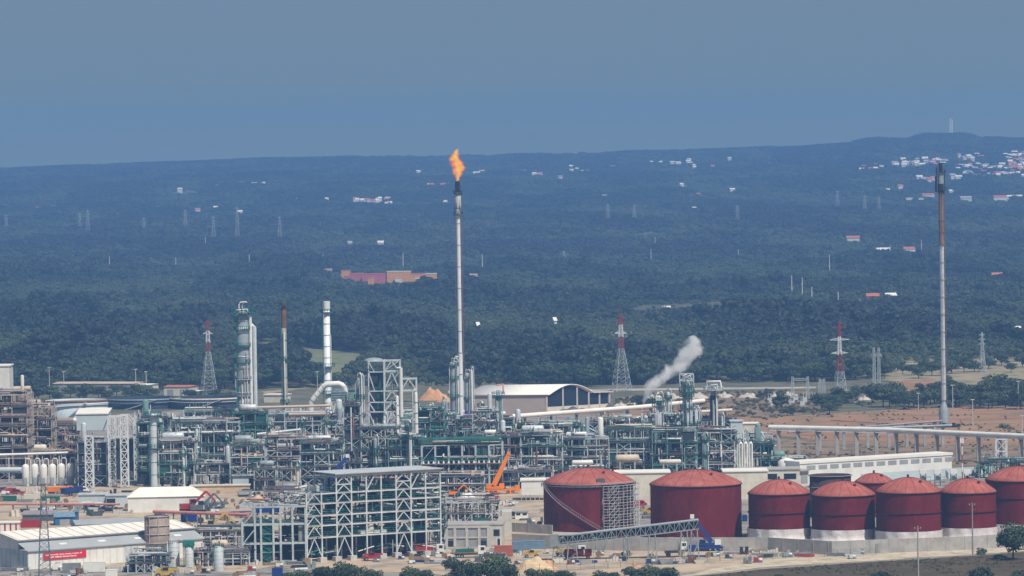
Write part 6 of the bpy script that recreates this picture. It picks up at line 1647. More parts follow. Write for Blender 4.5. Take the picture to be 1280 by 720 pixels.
# grey concrete building
def concrete_building():
    x0, y0 = G(557, 684); s = y0/F; th = D2R(-3); o = thing('concrete_building', 'grey flat roofed concrete building with panelled bays beside the steel building', 'building', (x0, y0, 0), th)
    W = 55.5*s; H = 27*s; D = 13
    MB().box(.2,W-.2,.25,D,0,H-.4,'grey_panel').build('wall', o)
    b = MB()
    for p in (0,10.5,25.5,41,52.5): b.box(p*s-.1,p*s+.75,0,.3,0,H-.4,'concrete_pale')
    b.box(0,W,-.02,.32,H*.40,H*.47,'concrete_pale'); b.box(-.15,W+.1,-.05,.35,H*.88,H,'concrete_pale'); b.build('pilaster', o)
    MB().box(-.1,W+17*s,-.1,D+.2,H+.003,H+.35,'concrete').build('roof', o)
    MB().box(W+.02,W+16*s,.1,D,0,H-.02,'concrete_pale').build('wing', o)
    MB().box(W+5*s,W+12.5*s,.02,.12,H*.5,H*.80,'glass_dark').build('window', o)
    MB().box(W+9.5*s,W+13*s,.0,.12,.1,H*.36,'glass_dark').box(W+8.5*s,W+9.4*s,-.02,.14,.1,H*.42,'white').box(W+13.1*s,W+14*s,-.02,.14,.1,H*.42,'white').build('door', o)
    for p in (1.5,43): MB().box(p*s+.3,p*s+2.0,.12,.27,.2,H*.3,'glass_dark').build('louvre', o)
concrete_building()
rbox('small white cube hut with dark windows between module and biggest red tank', 644, 660, 649, 640, 5, 'white', 'concrete', 'hut', wins=2)
# white buildings behind the tanks
rbox('white annex building behind the biggest red tank on its left, on short legs', 652, 682, 626, 601, 10, 'white', 'white_roof', 'annex', zb=2, grooves=3)
def leg_row():
    x, y = G(652, 628); s = y/F; o = thing('leg_row', 'row of grey stilts under the white annex left of the biggest red tank', 'stilts', (x, y, 0))
    for k in range(6): MB().box(k*5.6*s-.15,k*5.6*s+.15,.5,.9,0,2.6,'concrete').build('leg', o)
leg_row()
rbox('white wall building between the two biggest red tanks', 770, 838, 632, 592, 14, 'cream', 'white_roof', 'white_building', grooves=4)
rbox('long white building left of the front row of red tanks', 905, 960, 625, 590, 14, 'cream', 'white_roof', 'white_building', grooves=3)
def long_white():
    a = G(1000, 606); c = G(1190, 594); s = a[1]/F; L = math.hypot(c[0]-a[0], c[1]-a[1]); th = math.atan2(c[1]-a[1], c[0]-a[0])
    o = thing('long_white_building', 'long white flat building with a row of grey windows behind the red tanks', 'building', (a[0], a[1], 0), th); H = 26*s
    MB().box(0,L,0,9,0,H,'white').build('wall', o); MB().box(-.3,L+.3,-.3,9.3,H+.003,H+.9,'white_roof').build('roof', o)
    for k in range(13):
        x = L*(k+.6)/13.2; MB().box(x,x+L*.055,-.1,.15,H*.70,H*.90,'grey_panel').build('window', o)
    b = MB(); b.box(L*.25,L*1.12,-14,-13.7,0,3.8,'pale_blue'); b.build('screen_wall', o)
    b = MB(); b.box(-16,-.4,-6,8,0,H*.72,'cream'); b.build('wing', o); MB().box(-17,-.41,-7,9,H*.72+.003,H*.72+.5,'concrete').build('wing_roof', o)
    for k in range(3): MB().box(-14+k*5,-11+k*5,-6.08,-5.9,1,H*.6,'grey_panel').build('wing_door', o)
long_white()
rbox('low cream building with grey flat roof left behind the front red tanks', 928, 1000, 614, 588, 12, 'cream', 'concrete', 'flat_building', wins=3)
o = tag(MB().lathe([(3.6,0),(3.6,3.4),(2.4,4.3),(.02,4.9)], 'white', n=20).build('dome_tank', None, at(984,588)), 'small white domed tank below the pipe bridge', 'tank')
for i, px in enumerate((1154,1172,1192,1209)):
    x, y = G(px, 607); o = thing('fin_fan_unit', 'white headed valve skid on thin legs behind the right red tanks', 'valve skid', (x, y, 0), 0, 'row of four white headed skids')
    MB().box(-1.2,1.2,-1,1,4.4,5.8,'white').build('head', o); b = MB()
    for dx in (-1,1): b.bar((dx,-.6,0),(dx,-.6,4.4),.2,'steel_dark'); b.bar((dx,.6,0),(dx,.6,4.4),.2,'steel_dark')
    b.tube([(-1.5,-.9,1.4),(2.6,-.9,1.4),(2.6,-.9,3.2),(.4,-.9,3.2)],.18,'galv_mid',6); b.box(-.7,.8,-.8,.4,2,3.6,'steel_dark'); b.build('pipework', o)
latleg('white steel lattice trestle under the pipe bridge at the right', 1252, 594, 549, 13, t=.3, name='trestle')
unit('low pale pipe rack at the right edge behind the rightmost red tank', 1224, 1292, 598, 578, 7, 'teal', 130, dens=1.4, nets=.1, vessels=1, name='pipe_rack', cat='pipe rack')
unit('low green pipe rack below the left end of the pipe bridge', 962, 1012, 588, 576, 7, 'teal', 131, dens=1.4, nets=.2, vessels=1, name='pipe_rack', cat='pipe rack')
x, y = G(1203, 600); s = y/F
o = thing('striped_mast', 'red and white striped mast behind the right red tanks', 'mast', (x, y, 0))
for k in range(5): MB().cyl((0,0,k*3.1),(0,0,(k+1)*3.1),.22,'pylon_red' if k in (0,2,4) else 'pylon_white',n=8).build('mast_section', o)
MB().box(-.7,.7,-.2,.2,13.5,15.4,'white').build('instrument_box', o)

# ================================================================= conveyor bridge
def conveyor():
    A = Vector((*G(692, 701), 0)); C = Vector((*G(874, 698), 0)); s = A.y/F
    o = thing('conveyor_bridge', 'grey truss conveyor bridge rising to the right before the red tanks', 'conveyor bridge', tuple(A), math.atan2(C.y-A.y, C.x-A.x)); L = (C-A).length
    z = lambda u: (4.9 + 3.9*max(0,(u-.12)/.88))*1.0
    n = 30; m = 'galv_mid'
    b = MB()
    for y in (0, 2.6):
        for k in range(n):
            u, v = k/n, (k+1)/n
            b.bar((L*u,y,z(u)),(L*v,y,z(v)),.3,m); b.bar((L*u,y,z(u)+2.6),(L*v,y,z(v)+2.6),.24,m); b.bar((L*u,y,z(u)),(L*u,y,z(u)+2.6),.15,m)
            b.bar((L*u,y,z(u)+(0 if k%2 else 2.6)),(L*v,y,z(v)+(2.6 if k%2 else 0)),.15,m)
    for k in range(n+1):
        for hh in (0,2.6): b.bar((L*k/n,0,z(k/n)+hh),(L*k/n,2.6,z(k/n)+hh),.15,m)
    b.build('truss', o)
    b = MB()
    for k in range(n): u, v = k/n, (k+1)/n; b.add([(L*u,-.2,z(u)+2.75),(L*v,-.2,z(v)+2.75),(L*v,2.9,z(v)+2.95),(L*u,2.9,z(u)+2.95)], [(0,1,2,3)], 'grey_roof')
    b.build('cover', o)
    b = MB()
    for k in range(n): u, v = k/n, (k+1)/n; b.add([(L*u,.3,z(u)+.3),(L*v,.3,z(v)+.3),(L*v,2.4,z(v)+.3),(L*u,2.4,z(u)+.3)], [(0,1,2,3)], 'steel_dark'); 
    b.add([(0,1.3,z(0)+.3),(L,1.3,z(1)+.3),(L,1.3,z(1)+2.4),(0,1.3,z(0)+2.4)], [(0,1,2,3)], 'clad_dark'); b.build('belt_housing', o)
    for u, w_ in ((.03,3.2),(.13,3.2),(.5,1.6),(.68,2.6),(.9,2.6),(.97,2.6)):
        b = MB()
        for y in (0,2.6):
            b.bar((L*u-w_/2,y,0),(L*u-w_/3,y,z(u)),.3,m); b.bar((L*u+w_/2,y,0),(L*u+w_/3,y,z(u)),.3,m)
            b.bar((L*u-w_/2,y,0),(L*u+w_/2,y,z(u)*.5),.15,m); b.bar((L*u+w_/2,y,z(u)*.5),(L*u-w_/2,y,z(u)),.15,m)
        b.build('trestle', o)
    MB().box(-1.2,1.6,-.6,3.4,z(0)-.6,z(0)+2.9,'tarp').build('head_box', o)
conveyor()

# ================================================================= left foreground hall with the red banner
def banner_hall():
    x0, y0 = G(36, 712); th = D2R(37); o = thing('banner_hall', 'long white metal hall with grey lean-to roof and red banner, bottom left', 'hall', (x0, y0, 0), th)
    L = 62.0; D = 30.0; h1 = 5.6
    b = MB(); b.box(0,L,0,.3,0,h1,'white'); n = 26
    for k in range(1,n): b.box(L*k/n-.06,L*k/n+.06,-.07,-.003,0,h1-.1,'galv')
    b.build('long_wall', o)
    b = MB(); b.box(-.3,-.003,0,D,0,h1,'pale_blue')  # bluish colour stands in for the weaker sun on this end
    for k in range(1,12): b.box(-.36,-.303,D*k/12-.08,D*k/12+.08,0,h1-.1,'galv_mid')
    b.build('end_wall', o)
    b = MB(); b.add([(-.6,-.5,h1),(L+.4,-.5,h1),(L+.4,5.5,h1+2.2),(-.6,5.5,h1+2.2),(-.6,-.5,h1-.3),(L+.4,-.5,h1-.3)], [(0,1,2,3),(4,5,1,0)], 'grey_roof'); b.build('lean_roof', o)
    for f in (.2,.42,.63,.86): MB().add([(L*f,2,h1+.98),(L*f+2.6,2,h1+.98),(L*f+2.6,3.2,h1+1.42),(L*f,3.2,h1+1.42)], [(0,1,2,3)], 'white').build('skylight', o)
    b = MB(); hA = h1+3.0; hR = hA+1.7; y1, yr, y2 = 5.5, 17, 29
    b.box(-.2,L+.2,y1,y1+.3,h1,hA,'white'); b.add([(L+.2,y1,0),(L+.2,y2,0),(L+.2,y2,hA),(L+.2,yr,hR),(L+.2,y1,hA)], [(0,1,2,3,4)], 'white'); b.add([(-.2,y1,0),(-.2,y2,0),(-.2,y2,hA),(-.2,yr,hR),(-.2,y1,hA)], [(4,3,2,1,0)], 'white'); b.build('upper_wall', o)
    b = MB(); b.add([(-.8,y1-.5,hA-.05),(L+.8,y1-.5,hA-.05),(L+.8,yr,hR+.1),(-.8,yr,hR+.1)], [(0,1,2,3)], 'white_roof'); b.add([(-.8,yr,hR+.1),(L+.8,yr,hR+.1),(L+.8,y2+.5,hA-.05),(-.8,y2+.5,hA-.05)], [(0,1,2,3)], 'white_roof'); b.build('main_roof', o)
    b = MB()
    for k in range(17): b.bar((L*k/16,y1-.4,hA+.02),(L*k/16,yr,hR+.16),.14,'pipe_beige',.08)
    b.box(-.9,L+.9,y1-.8,y1-.5,hA-.35,hA-.04,'grey_panel'); b.build('roof_seam', o)
    MB().box(L*.545,L*.545+4.4,-.14,.1,.05,h1-.5,'galv').build('sliding_door', o); MB().box(L*.545+2.15,L*.545+2.25,-.17,-.13,.05,h1-.6,'steel_dark').build('door_gap', o)
    MB().box(-.5,-.29,5,9,.05,h1-1.2,'galv').build('side_door', o)
    # banner with two lines of white lettering, too small to read
    bx = 5.0; bw = 15.0; bz0, bz1 = 2.5, 4.6
    bn = thing('banner', 'long red banner with two lines of small white lettering on the white hall', 'banner', (x0+(math.cos(th)*bx+math.sin(th)*.25), y0+(math.sin(th)*bx-math.cos(th)*.25), 0), th)
    MB().box(0,bw,-.03,.03,bz0,bz1,'banner_red').build('cloth', bn)
    b = MB(); r = random.Random(2)
    for (z, xa, xb, hh) in ((3.75,.6,13.2,.42),(3.0,2.4,11.4,.48)):
        x = xa
        while x < xb:
            wl = r.uniform(1.2,2.6); q = x
            while q < min(x+wl, xb): lw = r.uniform(.16,.30); hl = hh*r.choice([1,.72,.72]); b.box(q,q+lw*.75,-.06,-.035,z,z+hl,'white'); q += lw
            x += wl+.4
    b.build('lettering', bn)
banner_hall()
def tube_shed(label, px0, px1, pyb, pyt, m, roofm, th, depth, name='shed', cat='shed', **k):
    o = shed(px0, px1, pyb, pyt, depth, m, roofm, label, 0, name=name, cat=cat, **k); o.rotation_euler.z = th; return o
tube_shed('white tent like hall with rounded roof in front of the left process frames', 160, 252, 641, 611, 'white', 'white_roof', D2R(4), 13, 'tent_hall', 'hall', ridge=.55, hip=.17)
tube_shed('long low grey roofed hall behind the banner hall', 96, 192, 667, 652, 'grey_panel', 'grey_roof', D2R(12), 16, 'grey_hall', 'hall', ridge=.35)
tube_shed('blue shed with pale gable behind the lattice mast', 69, 92, 657, 641, 'blue_shed', 'blue_pale', D2R(10), 7, 'blue_shed', 'shed', ridge=.5, doors=1)
rbox('blue metal box shed right of the gabled blue shed', 92, 97, 655, 640, 5, 'blue_shed', 'blue_pale', 'blue_box_shed')
def stripes(label, px0, px1, pyb, pyt):
    o, W, H, s = rbox(label, px0, px1, pyb, pyt, 4, 'white', 'white_roof', 'site_cabin', cat='cabin')
    for k in range(4): MB().box(W*(k+.35)/4,W*(k+.35)/4+.5,-.08,.05,.1,H*.95,'red').build('red_stripe', o)
    return o
stripes('white site cabin with red stripes at the left edge above the banner hall', -4, 24, 668, 654)
rbox('brown low workshop roof between white site cabin and blue shed', 28, 68, 652, 644, 8, 'steel_dark', 'steel_mauve', 'workshop', slope=.6)
rbox('pale blue long low shed left of the white tent hall', 98, 134, 633, 619, 7, 'pale_blue', 'galv', 'low_shed', grooves=6)
rbox('grey open bay with dark doorway next to the tent hall', 133, 160, 634, 620, 6, 'pale_blue', 'galv', 'open_bay', doors=((.22,3.0,3.0,'glass_dark'),))
rbox('sand coloured block wall behind the tent hall', 238, 312, 616, 608, 4, 'sand_heap', 'cream', 'block_wall', cat='wall')
def silo(label, px, pyb, pyt, wpx, m='galv', cap='teal', gear=False):
    x, y = G(px, pyb); s = y/F; R_ = wpx*s/2; H = (pyb-pyt)*s; o = thing('silo', label, 'silo', (x, y, 0))
    MB().lathe([(R_,0),(R_,H*.93),(R_*.9,H*.96),(.02,H)], m, n=24).build('shell', o)
    b = MB()
    for k in range(1,6): z = H*.93*k/6; b.lathe([(R_+.01,z),(R_+.05,z+.03),(R_+.05,z+.1),(R_+.01,z+.13)], m, n=24)
    b.build('hoop', o)
    b = MB(); P = [(R_*1.02*math.cos(k*.45),R_*1.02*math.sin(k*.45)) for k in range(14)]; railing(b,P,H*.93,cap,1.1,.09,True); b.build('railing', o)
    b = MB(); b.bar((-R_-.2,-.6,0),(-R_-.2,-.6,H),.14,cap); b.bar((-R_-.2,-1.1,0),(-R_-.2,-1.1,H),.1,cap); b.build('ladder', o)
    if gear: MB().box(-R_*1.3,R_*1.2,-R_,R_,H*.97,H+1.6,'teal').build('filter_house', o)
    return o
silo('silver silo with white rim, left of three bottom left silos', 218, 708, 677, 13.5, cap='white')
silo('silver silo with green filter house on top, middle of the three', 236.5, 709, 682, 11.5, gear=True)
silo('silver silo with domed white top, right one standing apart', 273.5, 714, 682, 12.5, cap='teal')
x, y = G(197, 700); s = y/F
o = thing('brown_vessel', 'wide grey brown cylindrical vessel on steel legs at the end of the banner hall', 'vessel', (x, y, 0)); R_ = 15*s; zb = 5.2
MB().lathe([(R_,zb),(R_,zb+33*s),(R_*.9,zb+33*s),(R_*.85,zb+31*s),(.02,zb+30*s)], 'steel_brown', n=28).build('shell', o)
b = MB()
for k in range(8):
    a = k*.785+.2; b.bar((R_*1.02*math.cos(a),R_*1.02*math.sin(a),zb),(R_*1.02*math.cos(a),R_*1.02*math.sin(a),zb+33*s),.22,'steel_beige')
for f in (0,.33,.66,1): b.lathe([(R_+.02,zb+33*s*f),(R_+.22,zb+33*s*f),(R_+.22,zb+33*s*f+.25),(R_+.02,zb+33*s*f+.25)], 'steel_beige', n=28)
b.build('stiffener', o)
for k in range(8):
    a = k*.785+.2; MB().bar((R_*.95*math.cos(a),R_*.95*math.sin(a),0),(R_*.95*math.cos(a),R_*.95*math.sin(a),zb),.45,'blue_pale').build('leg', o)
unit('open blue grey pipe frame under and left of the brown vessel', 160, 212, 716, 694, 7, 'dark', 140, nb=5, lv=2, dens=.9, nets=.15, vessels=1, name='pipe_rack', cat='pipe rack')
unit('low pipe frame beside the right silver silo', 240, 312, 708, 690, 6, 'mauve', 141, nb=7, lv=2, dens=1.3, nets=.3, vessels=1, name='pipe_rack', cat='pipe rack')
unit('stacked purple grey steel modules right of the banner hall, upper row', 232, 306, 688, 664, 8, 'mauve', 142, nb=7, lv=3, dens=1.6, nets=.2, vessels=0, name='steel_module', cat='steel module')
piperun('long_pink_pipe', [(-10,641),(150,641)], [3.0,3.0], .4, 'pipe_pink', 'long dull pink pipe on low stands across the left yard', [9], 'steel_dark', pw=.2)
piperun('salmon_pipe', [(192,652),(310,656)], [3.4,3.4], .55, 'pipe_pink', 'salmon coloured pipe line right of the grey hall', [7], 'steel_dark', pw=.2)
def mast():
    x, y = G(56, 722); s = y/F; o = thing('lattice_mast', 'dark slim lattice mast standing in front of the banner hall', 'mast', (x, y, 0)); H = (722-606)*s
    b = MB(); lattice(b, 0, H, 3.6, 1.1, 15, 'steel_dark', .12); b.build('lattice', o); MB().box(-1,1,-.5,.5,H,H+.4,'steel_dark').build('head', o)
mast()
# arched white shelters near the tent
for i, (px, py) in enumerate([(109,637),(122,638),(136,640)]):
    x, y = G(px, py); o = thing('canopy_shelter', 'small white curved canopy shelter in the yard behind the grey hall', 'shelter', (x, y, 0), .1, 'white curved canopy shelters'); b = MB(); n = 8; vs = []
    for k in range(n+1): a = math.pi*k/n; vs += [(-2.9*math.cos(a),0,1.6+.9*math.sin(a)),(-2.9*math.cos(a),6,1.6+.9*math.sin(a))]
    b.add(vs, [(2*k,2*k+2,2*k+3,2*k+1) for k in range(n)], 'white', True); b.build('canopy', o)
    b = MB()
    for dx in (-2.8,2.8):
        for dy in (.1,5.9): b.bar((dx,dy,0),(dx,dy,1.7),.2,'steel_dark')
    b.box(-1.4,1.4,2,4,0,1.3,'steel_dark'); b.build('stand', o)

# ================================================================= vehicles and cranes
def wheels(o, xs, yw, r_=.5, m='tyre'):
    for x in xs:
        for y in (-yw, yw): 
            wo = MB().cyl((x,y-.18,r_),(x,y+.18,r_),r_,m,n=12).build('wheel', o); MB().cyl((x,y-.2,r_),(x,y+.2,r_),r_*.5,'galv_mid',n=8).build('hub', wo)
def crane(label, px, py, rz, boomL, elev, swing, m, carrier=True, name='mobile_crane', tele=3, bw=1.15):
    x, y = G(px, py); o = thing(name, label, 'crane', (x, y, 0), rz)
    b = MB(); b.box(-5.5,5.5,-1.3,1.3,.9,1.6,m); b.box(-5.5,-2.8,-1.25,1.25,1.6,2.0,m); b.build('chassis', o)
    b = MB(); b.box(-7.2,-5.4,-1.3,1.3,.7,2.9,'white' if m == 'blue' else m); b.build('driver_cab', o)
    MB().box(-7.26,-7.15,-1.1,1.1,1.8,2.7,'glass_dark').box(-6.9,-5.7,-1.34,-1.28,1.8,2.7,'glass_dark').build('windscreen', o)
    wheels(o, (-4.6,-2.9,1.6,3.2,4.8), 1.15, .6)
    b = MB(); b.box(-.5,4.6,-1.3,1.3,1.7,2.6,m); b.box(3,4.9,-1.35,1.35,2.0,3.6,'white' if m == 'blue' else m); b.build('slewing_deck', o)
    b = MB(); b.box(-1.6,.2,-1.5,-.3,1.9,3.6,m); b.box(-1.64,.1,-1.54,-.9,2.6,3.5,'glass_dark'); b.build('operator_cab', o)
    p = Vector((2.2,0,3.0)); d = Vector((math.cos(elev)*swing, 0, math.sin(elev)))
    for k in range(tele):
        a = p + d*(boomL*k/tele); c = p + d*(boomL*(k+1)/tele + .3); MB().bar(a, c, bw*(1-.14*k), m, bw*(1-.14*k)*1.15).build('boom_section', o)
    MB().bar(Vector((1.5 if swing < 0 else 3.4,0,2.4)), p+d*boomL*.28, .4, 'galv').build('lift_cylinder', o)
    tip = p+d*boomL; b = MB(); b.box(tip.x-.6,tip.x+.6,-.7,.7,tip.z-.5,tip.z+.7,'white' if m == 'blue' else m); b.build('boom_head', o)
    MB().bar(tip+Vector((.4,0,-.3)),tip+Vector((.4,0,-3)),.07,'steel_dark').box(tip.x+.15,tip.x+.65,-.2,.2,tip.z-3.6,tip.z-3,'steel_dark').build('hook', o)
    b = MB()
    for xx in (-3.8,4.2): b.box(xx-.25,xx+.25,-3,3,.5,.9,m); b.box(xx-.4,xx+.4,-3.2,-2.6,0,.5,m); b.box(xx-.4,xx+.4,2.6,3.2,0,.5,m)
    b.build('outrigger', o); return o
crane('big orange mobile crane with raised thick boom beside the dark canopy structure', 625, 617, math.pi, 12.6, D2R(64), -1, 'orange', bw=1.6)
o = crane('blue mobile crane with boom leaning left over the conveyor end', 881, 689, 0, 9.6, D2R(52), -1, 'blue', bw=.95)
crane('blue crane boom rising behind the tall steel building', 394, 624, D2R(0), 15.5, D2R(52), 1, 'blue', bw=1.6)
def truck(label, px, py, rz, kind_, m, group=None, sc=1.0):
    x, y = G(px, py); cat = {'car':'car','van':'van','dump':'truck','tank':'truck','flat':'truck','dig':'excavator','tele':'telehandler'}[kind_]
    nm = {'car':'car','van':'van','dump':'dump_truck','tank':'tanker_truck','flat':'flatbed_truck','dig':'excavator','tele':'telehandler'}[kind_]
    o = thing(nm, label, cat, (x, y, 0), rz, group); o.scale = (sc,sc,sc)
    if kind_ == 'car':
        b = MB(); b.add([(-2.1,-.85,.35),(2.1,-.85,.35),(2.1,.85,.35),(-2.1,.85,.35),(-2.1,-.85,.9),(2.1,-.85,.85),(2.1,.85,.85),(-2.1,.85,.9)], [(0,3,2,1),(4,5,6,7),(0,1,5,4),(1,2,6,5),(2,3,7,6),(3,0,4,7)], m)
        b.add([(-1.7,-.75,.9),(1.0,-.75,.87),(1.0,.75,.87),(-1.7,.75,.9),(-1.3,-.65,1.45),(.3,-.65,1.45),(.3,.65,1.45),(-1.3,.65,1.45)], [(4,5,6,7)], m); b.build('body', o)
        b = MB(); b.add([(-1.7,-.75,.9),(1.0,-.75,.87),(1.0,.75,.87),(-1.7,.75,.9),(-1.3,-.65,1.44),(.3,-.65,1.44),(.3,.65,1.44),(-1.3,.65,1.44)], [(0,1,5,4),(1,2,6,5),(2,3,7,6),(3,0,4,7)], 'glass_dark'); b.build('window', o); wheels(o,(-1.3,1.3),.8,.33)
    elif kind_ == 'van':
        b = MB(); b.box(-2.6,1.4,-1,1,.5,2.4,m); b.box(1.4,2.6,-1,1,.5,1.4,m); b.add([(1.4,-1,1.4),(2.3,-1,1.4),(1.4,-1,2.3),(1.4,1,1.4),(2.3,1,1.4),(1.4,1,2.3)], [(0,1,2),(5,4,3)], m); b.build('body', o)
        MB().add([(2.3,-.9,1.41),(2.3,.9,1.41),(1.42,.9,2.32),(1.42,-.9,2.32)], [(0,1,2,3)], 'glass_dark').box(.3,1.3,-1.04,-.98,1.4,2.0,'glass_dark').build('window', o); wheels(o,(-1.6,1.7),.9,.4)
    elif kind_ in ('dump','tank','flat'):
        MB().box(-4,3.8,-.9,.9,.8,1.2,'steel_dark').build('chassis', o)
        cabm = m if kind_ != 'flat' else 'white'
        b = MB(); b.box(2.2,4.2,-1.15,1.15,1.0,3.0,cabm); b.build('cab', o); MB().box(4.15,4.26,-1,1,2.0,2.8,'glass_dark').box(2.9,3.9,-1.2,-1.14,2.0,2.8,'glass_dark').build('window', o)
        if kind_ == 'dump': b = MB(); b.add([(-4,-1.1,1.3),(1.9,-1.1,1.3),(1.9,1.1,1.3),(-4,1.1,1.3),(-4.4,-1.25,2.8),(1.9,-1.25,2.8),(1.9,1.25,2.8),(-4.4,1.25,2.8)], [(0,3,2,1),(0,1,5,4),(1,2,6,5),(2,3,7,6),(3,0,4,7)], m); b.box(-4,1.8,-1.1,1.1,1.35,2.5,'sand_heap'); b.build('tipper_body', o)
        elif kind_ == 'tank': MB().drum((-1.1,0,2.1),1.05,5.0,m,'x',14).build('tank_body', o)
        else: b = MB(); b.box(-4.2,1.9,-1.2,1.2,1.25,1.45,'timber'); b.box(-3.6,1.2,-1,1,1.46,2.3,m); b.build('flatbed', o)
        wheels(o,(-3.2,-2,3.1),1.0,.5)
    elif kind_ == 'dig':
        b = MB()
        for y_ in (-1.1,1.1): b.box(-1.9,1.9,y_-.3,y_+.3,0,.9,'black')
        b.build('track', o); b = MB(); b.box(-1.9,1.3,-1.3,1.3,1.0,2.1,m); b.build('body', o); MB().box(.1,1.4,-1.3,-.3,2.1,3.2,m).box(.2,1.46,-1.34,-.5,2.3,3.1,'glass_dark').build('cab', o)
        b = MB(); b.bar((1,.2,1.8),(4.2,.2,4.8),.5,m); b.bar((4.2,.2,4.8),(6.4,.2,2.4),.4,m); b.build('arm', o); MB().add([(6.1,-.4,2.4),(6.8,-.4,2.2),(6.6,-.4,1.2),(5.7,-.4,1.4),(6.1,.8,2.4),(6.8,.8,2.2),(6.6,.8,1.2),(5.7,.8,1.4)], [(0,1,2,3),(7,6,5,4),(0,4,5,1),(1,5,6,2),(2,6,7,3),(3,7,4,0)], 'steel_dark').build('bucket', o)
    elif kind_ == 'tele':
        b = MB(); b.box(-2.4,2.2,-1,1,.7,1.6,m); b.build('body', o); MB().box(-.6,.8,-1.05,-.1,1.6,2.7,m).box(-.5,.84,-1.09,-.3,1.8,2.6,'glass_dark').build('cab', o)
        MB().bar((-2,.4,2.0),(3.6,.4,1.9),.5,m).build('boom', o); wheels(o,(-1.6,1.6),1.0,.6)
    return o
truck('orange dump truck parked by the white vessels', 75, 619, 0.2, 'dump', 'orange', sc=1.1)
truck('blue truck right next to the orange dump truck', 90, 620, .9, 'dump', 'blue', sc=1.1)
truck('red car leftmost of the red vehicles under the white vessels', 6, 615, .3, 'car', 'red', sc=1.25)
truck('red van in the middle of the red vehicles under the white vessels', 15, 618, .2, 'van', 'red')
truck('red car rightmost of the red vehicles under the white vessels', 22, 618, -.1, 'car', 'red', sc=1.25)
truck('white van beside the blue truck near the navy screen', 103, 616, .1, 'van', 'white')
truck('dark red excavator with folded arm by the tent hall right end', 236, 641, .3, 'dig', 'red', sc=1.5)
truck('second dark excavator right behind the dark red one', 247, 642, .2, 'dig', 'steel_dark', sc=1.4)
truck('yellow telehandler cut by the bottom edge below the brown vessel', 206, 722, .1, 'tele', 'yellow', sc=1.2)
truck('yellow excavator among the steel modules right of the banner hall', 259, 667, .1, 'dig', 'yellow', sc=1.4)
truck('red telehandler in front of the tall steel building, left one', 464, 701, .2, 'tele', 'red', sc=1.0)
truck('bright red truck in front of the tall steel building, right one', 536, 694, 0, 'flat', 'red', sc=1.1)
truck('dark green and white truck parked by the tree left of the red container', 587, 697, .05, 'flat', 'green_paint', sc=1.15)
truck('red tanker with yellow load under the conveyor left end', 722, 699, .05, 'tank', 'red', sc=1.0)
truck('yellow flat truck just behind the red tanker', 713, 696, .05, 'flat', 'yellow', sc=1.1)
truck('dark green crane truck under the conveyor middle', 822, 687, .05, 'flat', 'green_paint', sc=1.2)
truck('red car near the orange crane, in front of the pile of tarpaulins', 614, 624, .2, 'car', 'red', sc=1.3)
truck('red pickup in the gap between the two big red tanks', 799, 634, .2, 'van', 'red')
truck('yellow loader in the gap between the two big red tanks', 812, 643, .1, 'tele', 'yellow', sc=.9)
truck('yellow and red machine right of the blue containers', 664, 697, .1, 'tele', 'yellow', sc=.9)
truck('orange digger at the foot of the dark canopy structure', 567, 621, .1, 'dig', 'orange', sc=.9)
def container(label, px0, px1, pyb, rz, m, group=None, h=2.7, name='shipping_container'):
    x, y = G(px0, pyb); s = y/F; L = (px1-px0)*s; o = thing(name, label, 'container', (x, y, 0), rz, group)
    b = MB(); b.box(0,L,0,2.5,.15,h,m); n = int(L/.6)
    for k in range(n): b.box(L*(k+.3)/n,L*(k+.7)/n,-.06,-.003,.3,h-.2,m)
    b.build('body', o); MB().box(L+.003,L+.08,.1,2.4,.25,h-.1,m).build('door', o); MB().box(-.05,L+.05,-.05,2.55,h+.003,h+.1,m).build('roof', o); return o
container('brick red container beside the tree right of the green truck', 618, 641, 696, 0, 'brick_red', h=3.2)
container('pale blue container left one, behind the red container', 640, 652, 692, 0, 'blue_pale', h=3.4)
container('long pale blue container right of the shorter pale blue one', 652, 681, 691, .03, 'blue_pale', h=3.5)
container('dark blue container in the yard right of the grey hall', 226, 246, 653, 0, 'blue', h=2.9)
container('pale blue container left of the dark blue one', 193, 206, 652, 0, 'blue_pale', h=2.6)
container('red container stacked with goods right of the striped site cabin', 25, 51, 660, 0, 'red', h=2.4)
container('red framed container under the conveyor', 772, 782, 683, 0, 'red', h=4.2)
container('blue tarp covered container at the bottom, left of the pines', 340, 353, 722, 0, 'blue', h=2.6)
container('white long container at the bottom left before the banner hall', 104, 131, 716, 0, 'white', h=3.0)
container('grey dark container at the bottom left before the banner hall', 78, 101, 716, .1, 'tarp', h=2.6)
container('small white and red kiosk at the bottom left edge', 132, 146, 724, 0, 'white', h=2.6)
container('green container in the left yard under the trucks', 52, 74, 629, 0, 'green_paint', h=2.2)
container('dark green container at the left edge of the yard', -4, 20, 627, 0, 'green_paint', h=1.8)
container('pale grey container left of the long pale blue shed', 30, 52, 627, 0, 'cream', h=2.4)
container('yellow crane boom section lying on the ground under the conveyor', 738, 772, 685, .02, 'yellow', h=1.7)
container('blue container lying by the second big red tank', 928, 934, 652, 0, 'blue', h=2)
